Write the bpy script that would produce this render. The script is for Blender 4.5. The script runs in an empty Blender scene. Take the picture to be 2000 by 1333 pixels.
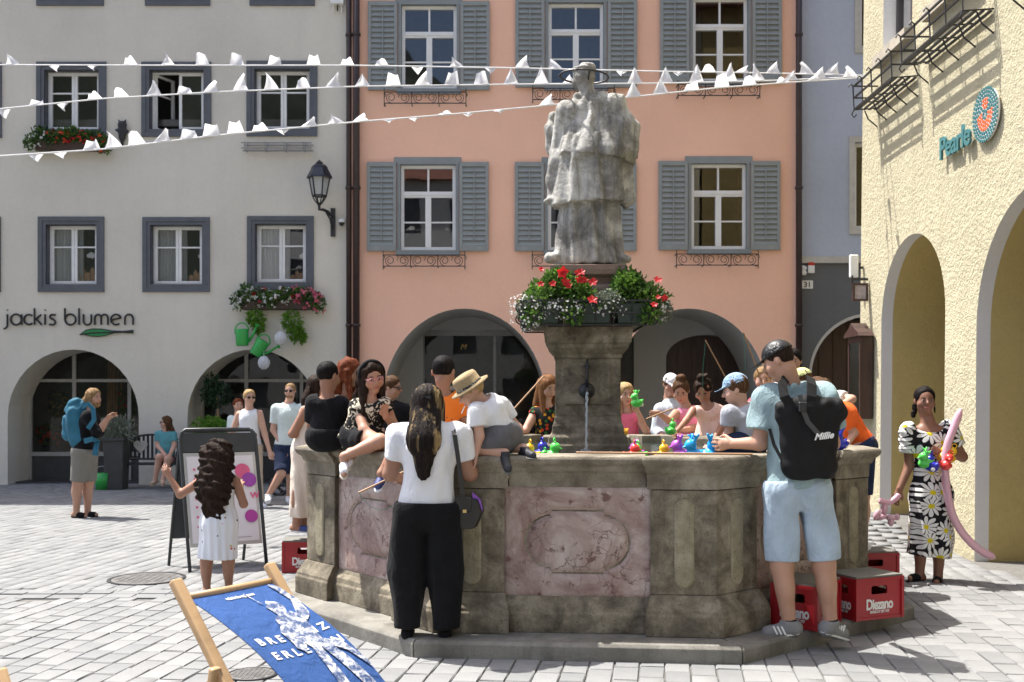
import bpy, bmesh, math, random
import numpy as np
from mathutils import Vector, Matrix
from mathutils.geometry import tessellate_polygon
random.seed(7); rng = np.random.default_rng(7)
SC = bpy.context.scene
COL = SC.collection
R = math.radians
PI = math.pi

# ------------------------------------------------------------------ camera
CAMH, FPX, HORIZ = 1.58, 2000.0, 785.0        # eye height, focal length and horizon of the 2000 px wide photograph
cam_d = bpy.data.cameras.new('camera'); cam = bpy.data.objects.new('camera', cam_d); COL.objects.link(cam)
cam.location = (0, 0, CAMH); cam.rotation_euler = (R(90), 0, 0)
cam_d.sensor_width = 36; cam_d.lens = 36 * FPX / 2000; cam_d.shift_y = (HORIZ - 666.5) / 2000
cam_d.clip_start = .1; cam_d.clip_end = 2000
cam_d.dof.use_dof = True; cam_d.dof.focus_distance = 6.9; cam_d.dof.aperture_fstop = 5.0
SC.camera = cam
# ------------------------------------------------------------------ sky and sun
SUNV = Vector((-.40, .21, 1.0)).normalized()   # towards the sun
world = bpy.data.worlds.new('World'); SC.world = world; world.use_nodes = True
wn = world.node_tree.nodes; wl = world.node_tree.links
sky = wn.new('ShaderNodeTexSky'); sky.sky_type = 'NISHITA'; sky.sun_disc = False
sky.sun_elevation = math.asin(SUNV.z); sky.sun_rotation = math.atan2(SUNV.x, SUNV.y)
sky.altitude = 400; sky.dust_density = 4.0; sky.ozone_density = .2; sky.air_density = .8
wl.new(sky.outputs[0], wn['Background'].inputs[0]); wn['Background'].inputs[1].default_value = .15
sun_d = bpy.data.lights.new('sun', 'SUN'); sun_d.energy = 4.2; sun_d.angle = R(.55); sun_d.color = (1, .965, .90)
sun = bpy.data.objects.new('sun', sun_d); COL.objects.link(sun)
sun.rotation_euler = SUNV.to_track_quat('Z', 'Y').to_euler()
SC.view_settings.view_transform = 'Standard'; SC.view_settings.look = 'None'
SC.view_settings.exposure = 1.22; SC.view_settings.gamma = 1
SC.cycles.use_denoising = True
SC.cycles.max_bounces = 8; SC.cycles.transparent_max_bounces = 12
SC.cycles.sample_clamp_indirect = 6

# ------------------------------------------------------------------ helpers
def P(px, py, Z):                              # pixel of the photograph + distance from the camera -> point
    return Vector(((px - 1000) * Z / FPX, Z, CAMH - (py - HORIZ) * Z / FPX))
def PG(px, py, h=0.0):                         # pixel on the ground (height h)
    return P(px, py, (CAMH - h) * FPX / (py - HORIZ))
WL = {}
def put(o, parent=None):
    COL.objects.link(o)
    if parent is not None:
        o.parent = parent
    return o
def tag(o, label, cat, group=None, kind=None):
    if label: o['label'] = label
    if cat: o['category'] = cat
    if group: o['group'] = group
    if kind: o['kind'] = kind
    return o
def thing(name, label, cat, loc=(0, 0, 0), group=None):
    o = bpy.data.objects.new(name, None); o.empty_display_size = .2; put(o)
    o.location = loc; WL[o.name] = Vector(loc)
    return tag(o, label, cat, group)
def mk(name, me, mats, parent=None, smooth=False, world=True):
    for m in (mats if isinstance(mats, (list, tuple)) else [mats]): me.materials.append(m)
    if smooth: me.shade_smooth()
    o = bpy.data.objects.new(name, me); put(o, parent)
    if parent is not None and world and parent.name in WL: o.location = -WL[parent.name]
    return o
def mesh_np(name, v, f, tri=False):
    me = bpy.data.meshes.new(name)
    v = np.asarray(v, np.float32); f = np.asarray(f, np.int32); n = f.shape[1]
    me.vertices.add(len(v)); me.vertices.foreach_set('co', v.ravel())
    me.loops.add(f.size); me.loops.foreach_set('vertex_index', f.ravel())
    me.polygons.add(len(f)); me.polygons.foreach_set('loop_start', np.arange(0, f.size, n, dtype=np.int32))
    me.update(calc_edges=True)
    return me
class MB:
    def __init__(s): s.v, s.f, s.m, s.cur = [], [], [], 0
    def add(s, vs, fs):
        b = len(s.v); s.v += [tuple(q) for q in vs]
        for f in fs: s.f.append([b + i for i in f]); s.m.append(s.cur)
        return s
    def box(s, lo, hi, M=None):
        (x0, y0, z0), (x1, y1, z1) = lo, hi
        vs = [Vector(q) for q in ((x0,y0,z0),(x1,y0,z0),(x1,y1,z0),(x0,y1,z0),(x0,y0,z1),(x1,y0,z1),(x1,y1,z1),(x0,y1,z1))]
        if M is not None: vs = [M @ q for q in vs]
        return s.add(vs, [(0,3,2,1),(4,5,6,7),(0,1,5,4),(1,2,6,5),(2,3,7,6),(3,0,4,7)])
    def bar(s, a, b, w, h, up=(0, 0, 1)):       # rectangular bar from a to b
        a, b = Vector(a), Vector(b); d = (b - a); L = d.length; d.normalize(); up = Vector(up)
        sx = d.cross(up)
        if sx.length < 1e-4: sx = d.cross(Vector((1, 0, 0)))
        sx.normalize(); sz = sx.cross(d)
        vs = [p + sx * i * w / 2 + sz * j * h / 2 for p in (a, b) for i, j in ((-1,-1),(1,-1),(1,1),(-1,1))]
        return s.add(vs, [(0,3,2,1),(4,5,6,7),(0,1,5,4),(1,2,6,5),(2,3,7,6),(3,0,4,7)])
    def tube(s, path, r, n=6, closed=False, caps=True):
        path = [Vector(p) for p in path]; N = len(path)
        rr = r if isinstance(r, (list, tuple)) else [r] * N
        t0 = (path[1] - path[0]).normalized()
        u = t0.orthogonal().normalized(); vs = []
        for i, p in enumerate(path):
            a = path[i - 1] if i else (path[-1] if closed else path[0])
            b = path[(i + 1) % N] if (i < N - 1 or closed) else path[-1]
            t = (b - a)
            t = t.normalized() if t.length > 1e-9 else t0
            u = (u - t * u.dot(t))
            u = u.normalized() if u.length > 1e-6 else t.orthogonal().normalized()
            w = t.cross(u)
            for k in range(n):
                c = 2 * PI * k / n
                vs.append(p + (u * math.cos(c) + w * math.sin(c)) * rr[i])
        fs = []
        for i in range(N if closed else N - 1):
            j = (i + 1) % N
            for k in range(n):
                l = (k + 1) % n
                fs.append((i*n+k, i*n+l, j*n+l, j*n+k))
        if caps and not closed: fs += [tuple(range(n))[::-1], tuple(range((N-1)*n, N*n))]
        return s.add(vs, fs)
    def lathe(s, prof, n=16, c=(0, 0, 0), M=None, cap=True):
        vs = []
        for r, z in prof:
            for k in range(n):
                a = 2 * PI * k / n; q = Vector((r * math.cos(a), r * math.sin(a), z))
                vs.append((M @ q if M is not None else q) + Vector(c))
        fs = [(i*n+k, i*n+(k+1) % n, (i+1)*n+(k+1) % n, (i+1)*n+k) for i in range(len(prof)-1) for k in range(n)]
        if cap: fs += [tuple(range(n))[::-1], tuple(range((len(prof)-1)*n, len(prof)*n))]
        return s.add(vs, fs)
    def prism(s, loop, fn, d0, d1):             # 2D loop (u,v) -> fn(u,v,d), thickness d0..d1
        n = len(loop)
        vs = [fn(u, v, d0) for u, v in loop] + [fn(u, v, d1) for u, v in loop]
        fs = [tuple(range(n)), tuple(range(n, 2*n))[::-1]] + [(i, (i+1) % n + 0, n + (i+1) % n, n + i)[::-1] for i in range(n)]
        return s.add(vs, fs)
    def build(s, name, mats, parent=None, smooth=False, fix=True):
        me = bpy.data.meshes.new(name); me.from_pydata(s.v, [], s.f)
        if any(s.m): me.polygons.foreach_set('material_index', s.m)
        if fix:
            bm = bmesh.new(); bm.from_mesh(me); bmesh.ops.recalc_face_normals(bm, faces=bm.faces); bm.to_mesh(me); bm.free()
        me.update()
        return mk(name, me, mats, parent, smooth)
def bevel(o, w=.004, seg=1):
    bm = bmesh.new(); bm.from_mesh(o.data)
    bmesh.ops.bevel(bm, geom=[e for e in bm.edges if len(e.link_faces) == 2 and e.calc_face_angle(0) > .5], offset=w, segments=seg, affect='EDGES', profile=.5, clamp_overlap=True)
    bm.to_mesh(o.data); bm.free(); return o
def dup(o, parent=None, loc=None):
    c = o.copy(); put(c)
    c.parent = parent
    if loc is not None: c.location = loc
    for ch in list(o.children):
        dup(ch, c)
    return c
def text_mesh(body, size=1.0, extrude=.0, offset=.0, shear=0.0, align='LEFT', spacing=1.0):
    cu = bpy.data.curves.new('lettering', 'FONT'); cu.body = body; cu.size = size; cu.extrude = extrude; cu.offset = offset
    cu.shear = shear; cu.align_x = align; cu.space_character = spacing; cu.resolution_u = 4
    o = bpy.data.objects.new('lettering', cu); COL.objects.link(o)
    dg = bpy.context.evaluated_depsgraph_get(); me = bpy.data.meshes.new_from_object(o.evaluated_get(dg))
    bpy.data.objects.remove(o); bpy.data.curves.remove(cu)
    return me
def remap(me, fn):
    for v in me.vertices: v.co = fn(v.co)
    me.update(); return me

# ------------------------------------------------------------------ materials
def srgb(r, g, b):
    def f(c):
        c /= 255
        return c / 12.92 if c <= .04045 else ((c + .055) / 1.055) ** 2.4
    return (f(r), f(g), f(b))
MATS = {}
class NT:
    def __init__(s, name):
        s.m = bpy.data.materials.new(name); s.m.use_nodes = True; s.nt = s.m.node_tree
        s.b = s.nt.nodes['Principled BSDF']; s.out = s.nt.nodes['Material Output']
    def n(s, t, **kw):
        q = s.nt.nodes.new('ShaderNode' + t)
        for k, v in kw.items():
            if k in q.inputs.keys(): 
                q.inputs[k].default_value = v
            else: setattr(q, k, v)
        return q
    def l(s, a, b): s.nt.links.new(a, b)
    def coord(s, scale=(1, 1, 1), kind='Object', rot=(0, 0, 0)):
        c = s.n('TexCoord'); mp = s.n('Mapping'); mp.inputs['Scale'].default_value = scale; mp.inputs['Rotation'].default_value = rot
        s.l(c.outputs[kind], mp.inputs[0]); return mp.outputs[0]
    def noise(s, co, scale, detail=4, rough=.6, dist=0):
        q = s.n('TexNoise'); q.inputs['Scale'].default_value = scale; q.inputs['Detail'].default_value = detail
        q.inputs['Roughness'].default_value = rough; q.inputs['Distortion'].default_value = dist
        if co is not None: s.l(co, q.inputs['Vector'])
        return q.outputs[0]
    def ramp(s, fac, stops):
        q = s.n('ValToRGB'); e = q.color_ramp.elements
        while len(e) < len(stops): e.new(.5)
        for i, (p, c) in enumerate(stops): e[i].position = p; e[i].color = (*c, 1) if len(c) == 3 else c
        s.l(fac, q.inputs[0]); return q.outputs[0]
    def mix(s, fac, a, b, mode='MIX'):
        q = s.n('Mix'); q.data_type = 'RGBA'; q.blend_type = mode
        for i, x in ((0, fac), (6, a), (7, b)):
            if isinstance(x, (int, float)): q.inputs[i].default_value = x
            elif isinstance(x, tuple): q.inputs[i].default_value = (*x, 1) if len(x) == 3 else x
            else: s.l(x, q.inputs[i])
        return q.outputs[2]
    def math(s, op, a, b=0.0, c=0.0):
        q = s.n('Math'); q.operation = op
        for i, x in enumerate((a, b, c)):
            if isinstance(x, (int, float)): q.inputs[i].default_value = x
            else: s.l(x, q.inputs[i])
        return q.outputs[0]
    def bump(s, h, strength=.3, dist=.01):
        q = s.n('Bump'); q.inputs['Strength'].default_value = strength; q.inputs['Distance'].default_value = dist
        s.l(h, q.inputs['Height']); s.l(q.outputs[0], s.b.inputs['Normal'])
    def base(s, c):
        if isinstance(c, tuple): s.b.inputs['Base Color'].default_value = (*c[:3], 1)
        else: s.l(c, s.b.inputs['Base Color'])
    def set(s, **kw):
        for k, v in kw.items(): s.b.inputs[k.replace('_', ' ')].default_value = v
        return s
def plain(name, c, rough=.6, var=.12, scale=8, bump=0, bscale=60, metal=0, spec=.5, stretch=(1, 1, 1)):
    if name in MATS: return MATS[name]
    t = NT(name); co = t.coord(stretch)
    n = t.noise(co, scale, 5)
    d = tuple(max(0, x * (1 - var)) for x in c); e = tuple(min(1, x * (1 + var)) for x in c)
    t.base(t.ramp(n, [(.3, d), (.7, e)])); t.set(Roughness=rough, Metallic=metal, Specular_IOR_Level=spec)
    if bump: t.bump(t.noise(co, bscale, 3), bump, .01)
    MATS[name] = t.m; return t.m
def plaster(name, c, stain, bscale=55, bstr=.35, var=.07, streak=.25, bdist=.012):
    t = NT(name); co = t.coord()
    big = t.noise(co, .55, 5, .6); fine = t.noise(co, 14, 4, .7)
    a = t.ramp(big, [(.3, tuple(x * (1 - var) for x in c)), (.7, tuple(min(1, x * (1 + var)) for x in c))])
    st = t.noise(t.coord((2.2, 2.2, .16)), 1.3, 5, .65)
    sm = t.math('MULTIPLY', t.ramp(st, [(.5, (0, 0, 0)), (.8, (1, 1, 1))]), streak)
    a = t.mix(sm, a, stain)
    sp = t.ramp(t.noise(co, 38, 3, .8), [(.24, (1, 1, 1)), (.36, (0, 0, 0))])
    a = t.mix(t.math('MULTIPLY', sp, .35), a, tuple(x * .55 for x in c))
    t.base(t.mix(.12, a, fine, 'OVERLAY')); t.set(Roughness=.9, Specular_IOR_Level=.2)
    h = t.math('ADD', t.noise(co, bscale, 4, .75), t.math('MULTIPLY', t.noise(co, 6, 3), .8))
    t.bump(h, bstr, bdist); return t.m
def stone(name, cols, stain, scale=3, bscale=45, bstr=.5, pit=.5, low=(.3, .7)):
    t = NT(name); co = t.coord()
    a = t.ramp(t.noise(co, scale, 6, .65, .4), [(low[0], cols[0]), (.5, cols[1]), (low[1], cols[2])])
    st = t.ramp(t.noise(t.coord((1.6, 1.6, .35)), 1.8, 6, .7), [(.48, (0, 0, 0)), (.68, (1, 1, 1))])
    a = t.mix(t.math('MULTIPLY', st, .75), a, stain)
    sp = t.ramp(t.noise(co, 70, 2, .8), [(.3, (1, 1, 1)), (.42, (0, 0, 0))])
    a = t.mix(t.math('MULTIPLY', sp, pit), a, tuple(x * .35 for x in cols[1]))
    t.base(a); t.set(Roughness=.88, Specular_IOR_Level=.25)
    t.bump(t.math('ADD', t.noise(co, bscale, 5, .75), t.noise(co, 9, 4)), bstr, .012)
    return t.m
M_grey = plaster('grey_plaster', (.68, .64, .55), (.52, .49, .42), 42, .8)
M_pink = plaster('salmon_plaster', (.92, .555, .40), (.83, .49, .35), 60, .22, .05, .15)
M_blue = plaster('blue_plaster', (.44, .485, .575), (.37, .41, .49), 60, .25)
M_dark = plaster('dark_grey_plaster', (.14, .145, .15), (.10, .10, .105), 30, .5)
M_yellow = plaster('yellow_plaster', (.50, .455, .315), (.36, .31, .19), 24, .95, .10, .4, .025)
M_yellow_shade = plaster('yellow_plaster_shade', (.52, .41, .17), (.40, .31, .12), 26, .6, .10, .3, .02)  # yellow plaster again, its shaded, bounce-lit tone put into the colour
M_white = plaster('white_paint', (.72, .71, .69), (.55, .53, .50), 30, .4)
M_soffit = plaster('grey_arch_paint', (.50, .495, .46), (.38, .375, .35), 40, .3)
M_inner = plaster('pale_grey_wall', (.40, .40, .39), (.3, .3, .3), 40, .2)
M_surround = plain('grey_window_stone', (.105, .112, .125), .7, .12, 5, .15)
M_surround2 = plain('grey_green_paint', (.25, .27, .27), .6, .08, 5, .08)
M_shutter = plain('shutter_paint', (.27, .29, .28), .55, .10, 6, .06)
M_sash = plain('white_window_paint', (.78, .78, .76), .4, .04)
M_iron = plain('black_iron', (.022, .022, .024), .5, .3, 20, .2)
M_brown = plain('brown_metal', (.045, .028, .026), .45, .2, 6)
M_black = plain('black_plastic', (.02, .02, .022), .4, .2)
M_roof = plain('roof_tile', (.22, .09, .06), .8, .3, 4, .5, 30)
M_darkwood = plain('dark_wood', (.05, .024, .018), .5, .35, 3, .2, 40, stretch=(6, 6, .6))
M_whitepl = plain('white_plastic', (.8, .8, .78), .35, .03)
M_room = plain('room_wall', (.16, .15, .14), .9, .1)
M_steel = plain('grey_metal', (.30, .30, .30), .4, .1, metal=.6)
def glass_mat(name, refl=.09, tint=(.88, .9, .9)):
    t = NT(name); t.nt.nodes.remove(t.b)
    tr = t.n('BsdfTransparent'); tr.inputs[0].default_value = (*tint, 1)
    gl = t.n('BsdfGlossy'); gl.inputs['Roughness'].default_value = .012
    bp = t.n('Bump'); bp.inputs['Strength'].default_value = .05; bp.inputs['Distance'].default_value = .02
    t.l(t.noise(t.coord(), 1.6, 1), bp.inputs['Height']); t.l(bp.outputs[0], gl.inputs['Normal'])
    lw = t.n('LayerWeight'); lw.inputs[0].default_value = .25
    mx = t.n('MixShader'); t.l(t.math('ADD', t.math('MULTIPLY', lw.outputs['Fresnel'], .8), refl), mx.inputs[0])
    t.l(tr.outputs[0], mx.inputs[1]); t.l(gl.outputs[0], mx.inputs[2]); t.l(mx.outputs[0], t.out.inputs[0])
    return t.m
M_glass = glass_mat('window_glass'); M_shopglass = glass_mat('shop_glass', .02, (.6, .62, .62))
# ------------------------------------------------------------------ ground and paving
def sst(t): t = max(0., min(1., t)); return t * t * (3 - 2 * t)
def gz(x, y): return .19 * sst((y - 10.2) / 2.6) * sst((x - 2.6) / 1.5)
FC = Vector((.60, 8.65, 0)); FR, FD = 2.25, R(5)      # fountain centre, radius to the basin corners, turn
def oct_dist(x, y):                                   # apothem distance from the fountain axis
    a = math.atan2(y - FC.y, x - FC.x) + FD
    k = round((a + PI/2) / (PI/4)) * (PI/4) - PI/2 - FD
    return (x - FC.x) * math.cos(k) + (y - FC.y) * math.sin(k)
def stone_paving(name):
    t = NT(name); co = t.coord(kind='Object')
    at = t.n('Attribute'); at.attribute_name = 'tone'
    a = t.mix(at.outputs['Fac'], (.185, .189, .19), (.235, .237, .236))
    n = t.ramp(t.noise(co, 2.1, 6, .7), [(.3, (.30, .30, .30)), (.7, (.62, .61, .60))])
    a = t.mix(.35, a, n, 'OVERLAY')
    sp = t.ramp(t.noise(co, 90, 3, .8), [(.3, (1, 1, 1)), (.45, (0, 0, 0))])
    a = t.mix(t.math('MULTIPLY', sp, .3), a, (.13, .13, .13))
    st = t.ramp(t.noise(co, .5, 5, .65), [(.52, (0, 0, 0)), (.7, (1, 1, 1))])
    a = t.mix(t.math('MULTIPLY', st, .28), a, (.20, .195, .185))
    t.base(a); t.set(Roughness=.85, Specular_IOR_Level=.3)
    t.bump(t.math('ADD', t.noise(co, 60, 4, .7), t.noise(co, 14, 3)), .4, .008)
    return t.m
M_paver = stone_paving('paving_stone')
M_joint = plain('sand_joint', (.135, .13, .12), .95, .25, 30, .4)
xs = np.unique(np.concatenate([[-400, -120, -50, -30], np.arange(-20, 20.1, .8), [30, 50, 120, 400]]))
ys = np.unique(np.concatenate([[-400, -120, -50, -30], np.arange(-20, 32.1, .8), [50, 120, 400]]))
gv = [(x, y, gz(x, y) - .013) for y in ys for x in xs]; nx = len(xs)
gf = [(j*nx+i, j*nx+i+1, (j+1)*nx+i+1, (j+1)*nx+i) for j in range(len(ys)-1) for i in range(nx-1)]
ground = mk('ground', mesh_np('ground', gv, gf), M_joint); tag(ground, 'pale grey stone paving of the sunny square', None, kind='structure')

PA = R(8.5); pdx, pdy = Vector((math.sin(PA), math.cos(PA), 0)), Vector((math.cos(PA), -math.sin(PA), 0))
def paver_shape(l, w, tone, seed):
    r = random.Random(seed); g = .0035
    def ring(i, z, j):
        return [(sx * (w/2 - i) + r.uniform(-j, j), sy * (l/2 - i) + r.uniform(-j, j), z + r.uniform(-.0015, .0015)) for sx, sy in ((-1,-1),(1,-1),(1,1),(-1,1))]
    v = ring(g, -.03, .003); top = ring(g + .006, 0, .003)
    mid = [(a[0], a[1], -.007) for a in v]
    vs = mid + top
    fs = [(4,5,6,7)] + [(i, (i+1) % 4, 4+(i+1) % 4, 4+i) for i in range(4)]
    lo = [(a[0], a[1], -.03) for a in v]; vs = lo + vs
    fs = [tuple(4+k for k in f) for f in fs] + [(i, (i+1) % 4, 4+(i+1) % 4, 4+i) for i in range(4)]
    return vs, fs
pieces = []
row = -120
while row < 110:
    w = .150; off = random.uniform(0, .3); s = -2.0
    while s < 23:
        l = random.choice((.19, .22, .24, .27, .30)); q = pdy * ((row + .5) * w) + pdx * (s + l/2 + off * 0)
        s += l
        x, y = q.x, q.y
        if not (4.6 < y < 20.6 and abs(x) < y * .52 + 1.2): continue
        if oct_dist(x, y) < 2.30: continue
        if x > 4.55 and y < 13.5: continue
        if 8.22 < y - (x + 4) * .015 < 8.62 and x < -1.6: continue
        pieces.append((x, y, l, w))
    row += 1
pieces.sort(key=lambda p: p[1])
def in_view(x, y): return abs(x) < y * .5 - .02 and 5.80 < y
near = [p for p in pieces if in_view(p[0], p[1])][:300]; nearset = set(near)
shapes = {}
def tone_attr(me, t):
    a = me.attributes.new('tone', 'FLOAT', 'FACE'); a.data.foreach_set('value', t if hasattr(t, '__len__') else [t] * len(me.polygons))
for p in near:
    k = (p[2], random.randrange(5))
    if k not in shapes:
        vs, fs = paver_shape(p[2], p[3], 0, k[1]); me = bpy.data.meshes.new('paver'); me.from_pydata(vs, [], fs); tone_attr(me, [.1, .35, .55, .75, 1][k[1]])
        me.materials.append(M_paver); shapes[k] = me
    o = bpy.data.objects.new('paver', shapes[k]); put(o, ground); o.location = (p[0], p[1], gz(p[0], p[1]) + random.uniform(-.003, .002)); o.rotation_euler = (random.gauss(0, .006), random.gauss(0, .006), -PA + random.gauss(0, .006))
V, F, T = [], [], []
for i, p in enumerate(pieces):
    if p in nearset: continue
    vs, fs = paver_shape(p[2], p[3], 0, i % 40); ca, sa = math.cos(-PA), math.sin(-PA); b = len(V); z = gz(p[0], p[1]) + random.uniform(-.003, .002)
    V += [(p[0] + x*ca - y*sa, p[1] + x*sa + y*ca, z + zz) for x, y, zz in vs]; F += [tuple(b + k for k in f) for f in fs]; T += [random.random()] * len(fs)
me = mesh_np('paving', V, F); tone_attr(me, T); o = mk('paving', me, M_paver, ground); o['kind'] = 'stuff'
# a cross course of darker setts: the drainage line
mb = MB(); x = -9.0; tn = []
while x < -1.55:
    l = random.uniform(.17, .26)
    for k, (y0, y1) in enumerate(((8.24, 8.40), (8.43, 8.60))):
        yy = (x + 4) * .015
        mb.box((x + .006, y0 + yy, -.03), (x + l - .006, y1 + yy, random.uniform(-.004, .002))); tn += [random.uniform(0, .25)] * 6
    x += l
o = mb.build('drain_course', M_paver, ground); tone_attr(o.data, tn); o['kind'] = 'stuff'
def manhole(px, py, r, label):
    c = PG(px, py); t = thing('manhole_cover', label, 'manhole cover', (c.x, c.y, 0))
    m = MB(); m.lathe([(r*1.12, .001), (r*1.12, .0075), (r*1.02, .0085), (r*1.02, .001)], 28, c, cap=False); m.build('rim', M_iron, t)
    m = MB(); m.lathe([(r, .001), (r, .006), (r*.97, .008), (0.001, .008)], 28, c, cap=False)
    for i in range(-4, 5):
        for j in range(-4, 5):
            if math.hypot(i, j) < 4.3: m.box((c.x + i*r*.2 - r*.07, c.y + j*r*.2 - r*.07, .007), (c.x + i*r*.2 + r*.07, c.y + j*r*.2 + r*.07, .011))
    m.build('lid', plain('worn_iron', (.14, .135, .13), .6, .3, 20, metal=.3), t)
manhole(287, 1131, .30, 'round iron manhole cover set in the paving left of the child in the white dress')
manhole(492, 1318, .13, 'small iron cover in the paving beside the blue deck chair')
# ------------------------------------------------------------------ houses
ZF = 19.5; S = ZF / FPX
def FU(px): return (px - 1000) * S
def FV(py): return CAMH - (py - HORIZ) * S
def fac(u, v, d): return Vector((u, ZF + d, v))
def rect(u0, v0, u1, v1): return [(u0, v0), (u1, v0), (u1, v1), (u0, v1)]
def prect(x0, y0, x1, y1): return rect(FU(x0), FV(y1), FU(x1), FV(y0))
def arch(u0, u1, base, spring, top, n=20):
    c, w = (u0 + u1) / 2, (u1 - u0) / 2
    return [(u0, base), (u1, base)] + [(c + w * math.cos(PI * i / n), spring + (top - spring) * math.sin(PI * i / n)) for i in range(n + 1)]
def wall_mesh(outer, holes, fn, side=None):
    """front face with openings; each hole (loop, depth, material slot) gets its reveal"""
    mb = MB(); loops = [outer] + [h[0] for h in holes]
    pts = [fn(u, v, 0) for L in loops for u, v in L]
    tris = tessellate_polygon([[Vector((u, v, 0)) for u, v in L] for L in loops])
    mb.add(pts, tris)
    for L, dep, mi, *d0 in holes:
        a = d0[0] if d0 else 0
        n = len(L); mb.cur = mi
        mb.add([fn(u, v, a) for u, v in L] + [fn(u, v, a + dep) for u, v in L], [(i, (i+1) % n, n + (i+1) % n, n + i) for i in range(n)])
    mb.cur = 0
    return mb
def orient(o, ref):                              # make face normals look towards ref's side
    return o
def ringbar(mb, fn, o, i, d0, d1):
    """rectangular ring o=(u0,v0,u1,v1) outside, i inside, from depth d0 to d1"""
    A, B = rect(*o), rect(*i)
    for k in range(4):
        l = (k + 1) % 4
        q = [A[k], A[l], B[l], B[k]]
        mb.add([fn(u, v, d0) for u, v in q] + [fn(u, v, d1) for u, v in q], [(0,1,2,3), (4,7,6,5), (0,4,5,1), (1,5,6,2), (2,6,7,3), (3,7,4,0)])
def pbox(mb, fn, u0, v0, u1, v1, d0, d1):
    q = rect(u0, v0, u1, v1)
    mb.add([fn(u, v, d0) for u, v in q] + [fn(u, v, d1) for u, v in q], [(0,1,2,3), (4,7,6,5), (0,4,5,1), (1,5,6,2), (2,6,7,3), (3,7,4,0)])
def pane(parent, fn, u0, v0, u1, v1, d, mat=None):
    mb = MB(); mb.add([fn(u0, v0, d), fn(u1, v0, d), fn(u1, v1, d), fn(u0, v1, d)], [(0, 1, 2, 3)])
    return mb.build('pane', mat or M_glass, parent, fix=False)
def shell(house, u0, u1, top, back, mat, roofmat, over=.9, fn=fac, mat2=None):
    """side and back walls, ceiling slab, roof with overhanging eaves"""
    mb = MB(); th = .25
    pbox(mb, fn, u0 + .01, -.2, u0 + th, top - .01, .03, back); pbox(mb, fn, u1 - th, -.2, u1 - .01, top - .01, .03, back)
    pbox(mb, fn, u0 + th, -.2, u1 - th, top - .01, back - th, back)
    mb.build('side_wall', mat2 or mat, house)
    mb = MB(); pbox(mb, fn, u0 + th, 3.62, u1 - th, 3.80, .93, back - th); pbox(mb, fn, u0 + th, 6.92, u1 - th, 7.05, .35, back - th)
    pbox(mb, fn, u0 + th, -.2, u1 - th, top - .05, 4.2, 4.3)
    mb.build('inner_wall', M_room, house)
    mb = MB()
    vs = []
    for u in (u0 - .02, u1 + .02):
        for d, z in ((-over, top - .05), (-over, top + .15), (back / 2, top + back * .42), (back + .3, top + .15), (back + .3, top - .05)): vs.append(fn(u, z, d))
    mb.add(vs, [(0,1,2,3,4), (9,8,7,6,5)] + [(i, 5 + i, 5 + (i+1) % 5, (i+1) % 5) for i in range(5)])
    mb.build('roof', roofmat, house)

# ---- the grey house with the flower shop
XG0, XG1 = FU(-1100), FU(686)
GH = thing('grey_house', 'pale grey rendered house with dark grey window frames and a flower shop under arches', 'house', ((XG0 + XG1) / 2, ZF, 0))
rows = [(-120, 124, 4, 270), (72, 122, 208, 268), (277, 122, 413, 268), (482, 120, 620, 267), (75, 424, 204, 571), (279, 425, 410, 571), (483, 423, 613, 567),
        (72, -138, 203, 12), (284, -138, 411, 12), (488, -138, 615, 12), (-122, 424, 2, 571)]
holes = []
for x0, y0, x1, y1 in rows: holes.append((prect(x0 + 15, y0 + 15, x1 - 15, y1 - 15), .24, 1))
ARG = [(15, 271), (366, 622)]
for a, b in ARG: holes.append((arch(FU(a), FU(b), -.2, FV(815), FV(683)), .9, 0))
holes.append((arch(FU(-330), FU(-84), -.2, FV(815), FV(683)), .9, 0))
wall_mesh(rect(XG0, -.25, XG1, 13.4), holes, fac).build('wall', [M_grey, M_surround], GH, fix=False)
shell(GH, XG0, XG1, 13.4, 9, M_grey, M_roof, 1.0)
def curtain(parent, u0, u1, v0, v1, d, mat):
    mb = MB(); n = 40
    vs = [fac(u0 + (u1 - u0) * i / n, v, d + .025 * math.sin(i * 1.05) + .012 * math.sin(i * 2.3)) for v in (v0, v1) for i in range(n + 1)]
    mb.add(vs, [(i, i + 1, n + 2 + i, n + 1 + i) for i in range(n)]); return mb.build('curtain', mat, parent, True, fix=False)
def curtain_mat():
    t = NT('net_curtain'); t.base((.78, .78, .77)); t.set(Roughness=.9)
    tr = t.n('BsdfTransparent'); tl = t.n('BsdfTranslucent'); tl.inputs[0].default_value = (.7, .7, .7, 1); m1 = t.n('MixShader'); m2 = t.n('MixShader'); m1.inputs[0].default_value = .35; m2.inputs[0].default_value = .12
    t.l(t.b.outputs[0], m1.inputs[1]); t.l(tl.outputs[0], m1.inputs[2]); t.l(m1.outputs[0], m2.inputs[1]); t.l(tr.outputs[0], m2.inputs[2]); t.l(m2.outputs[0], t.out.inputs[0]); return t.m
M_curtain = curtain_mat()
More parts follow.
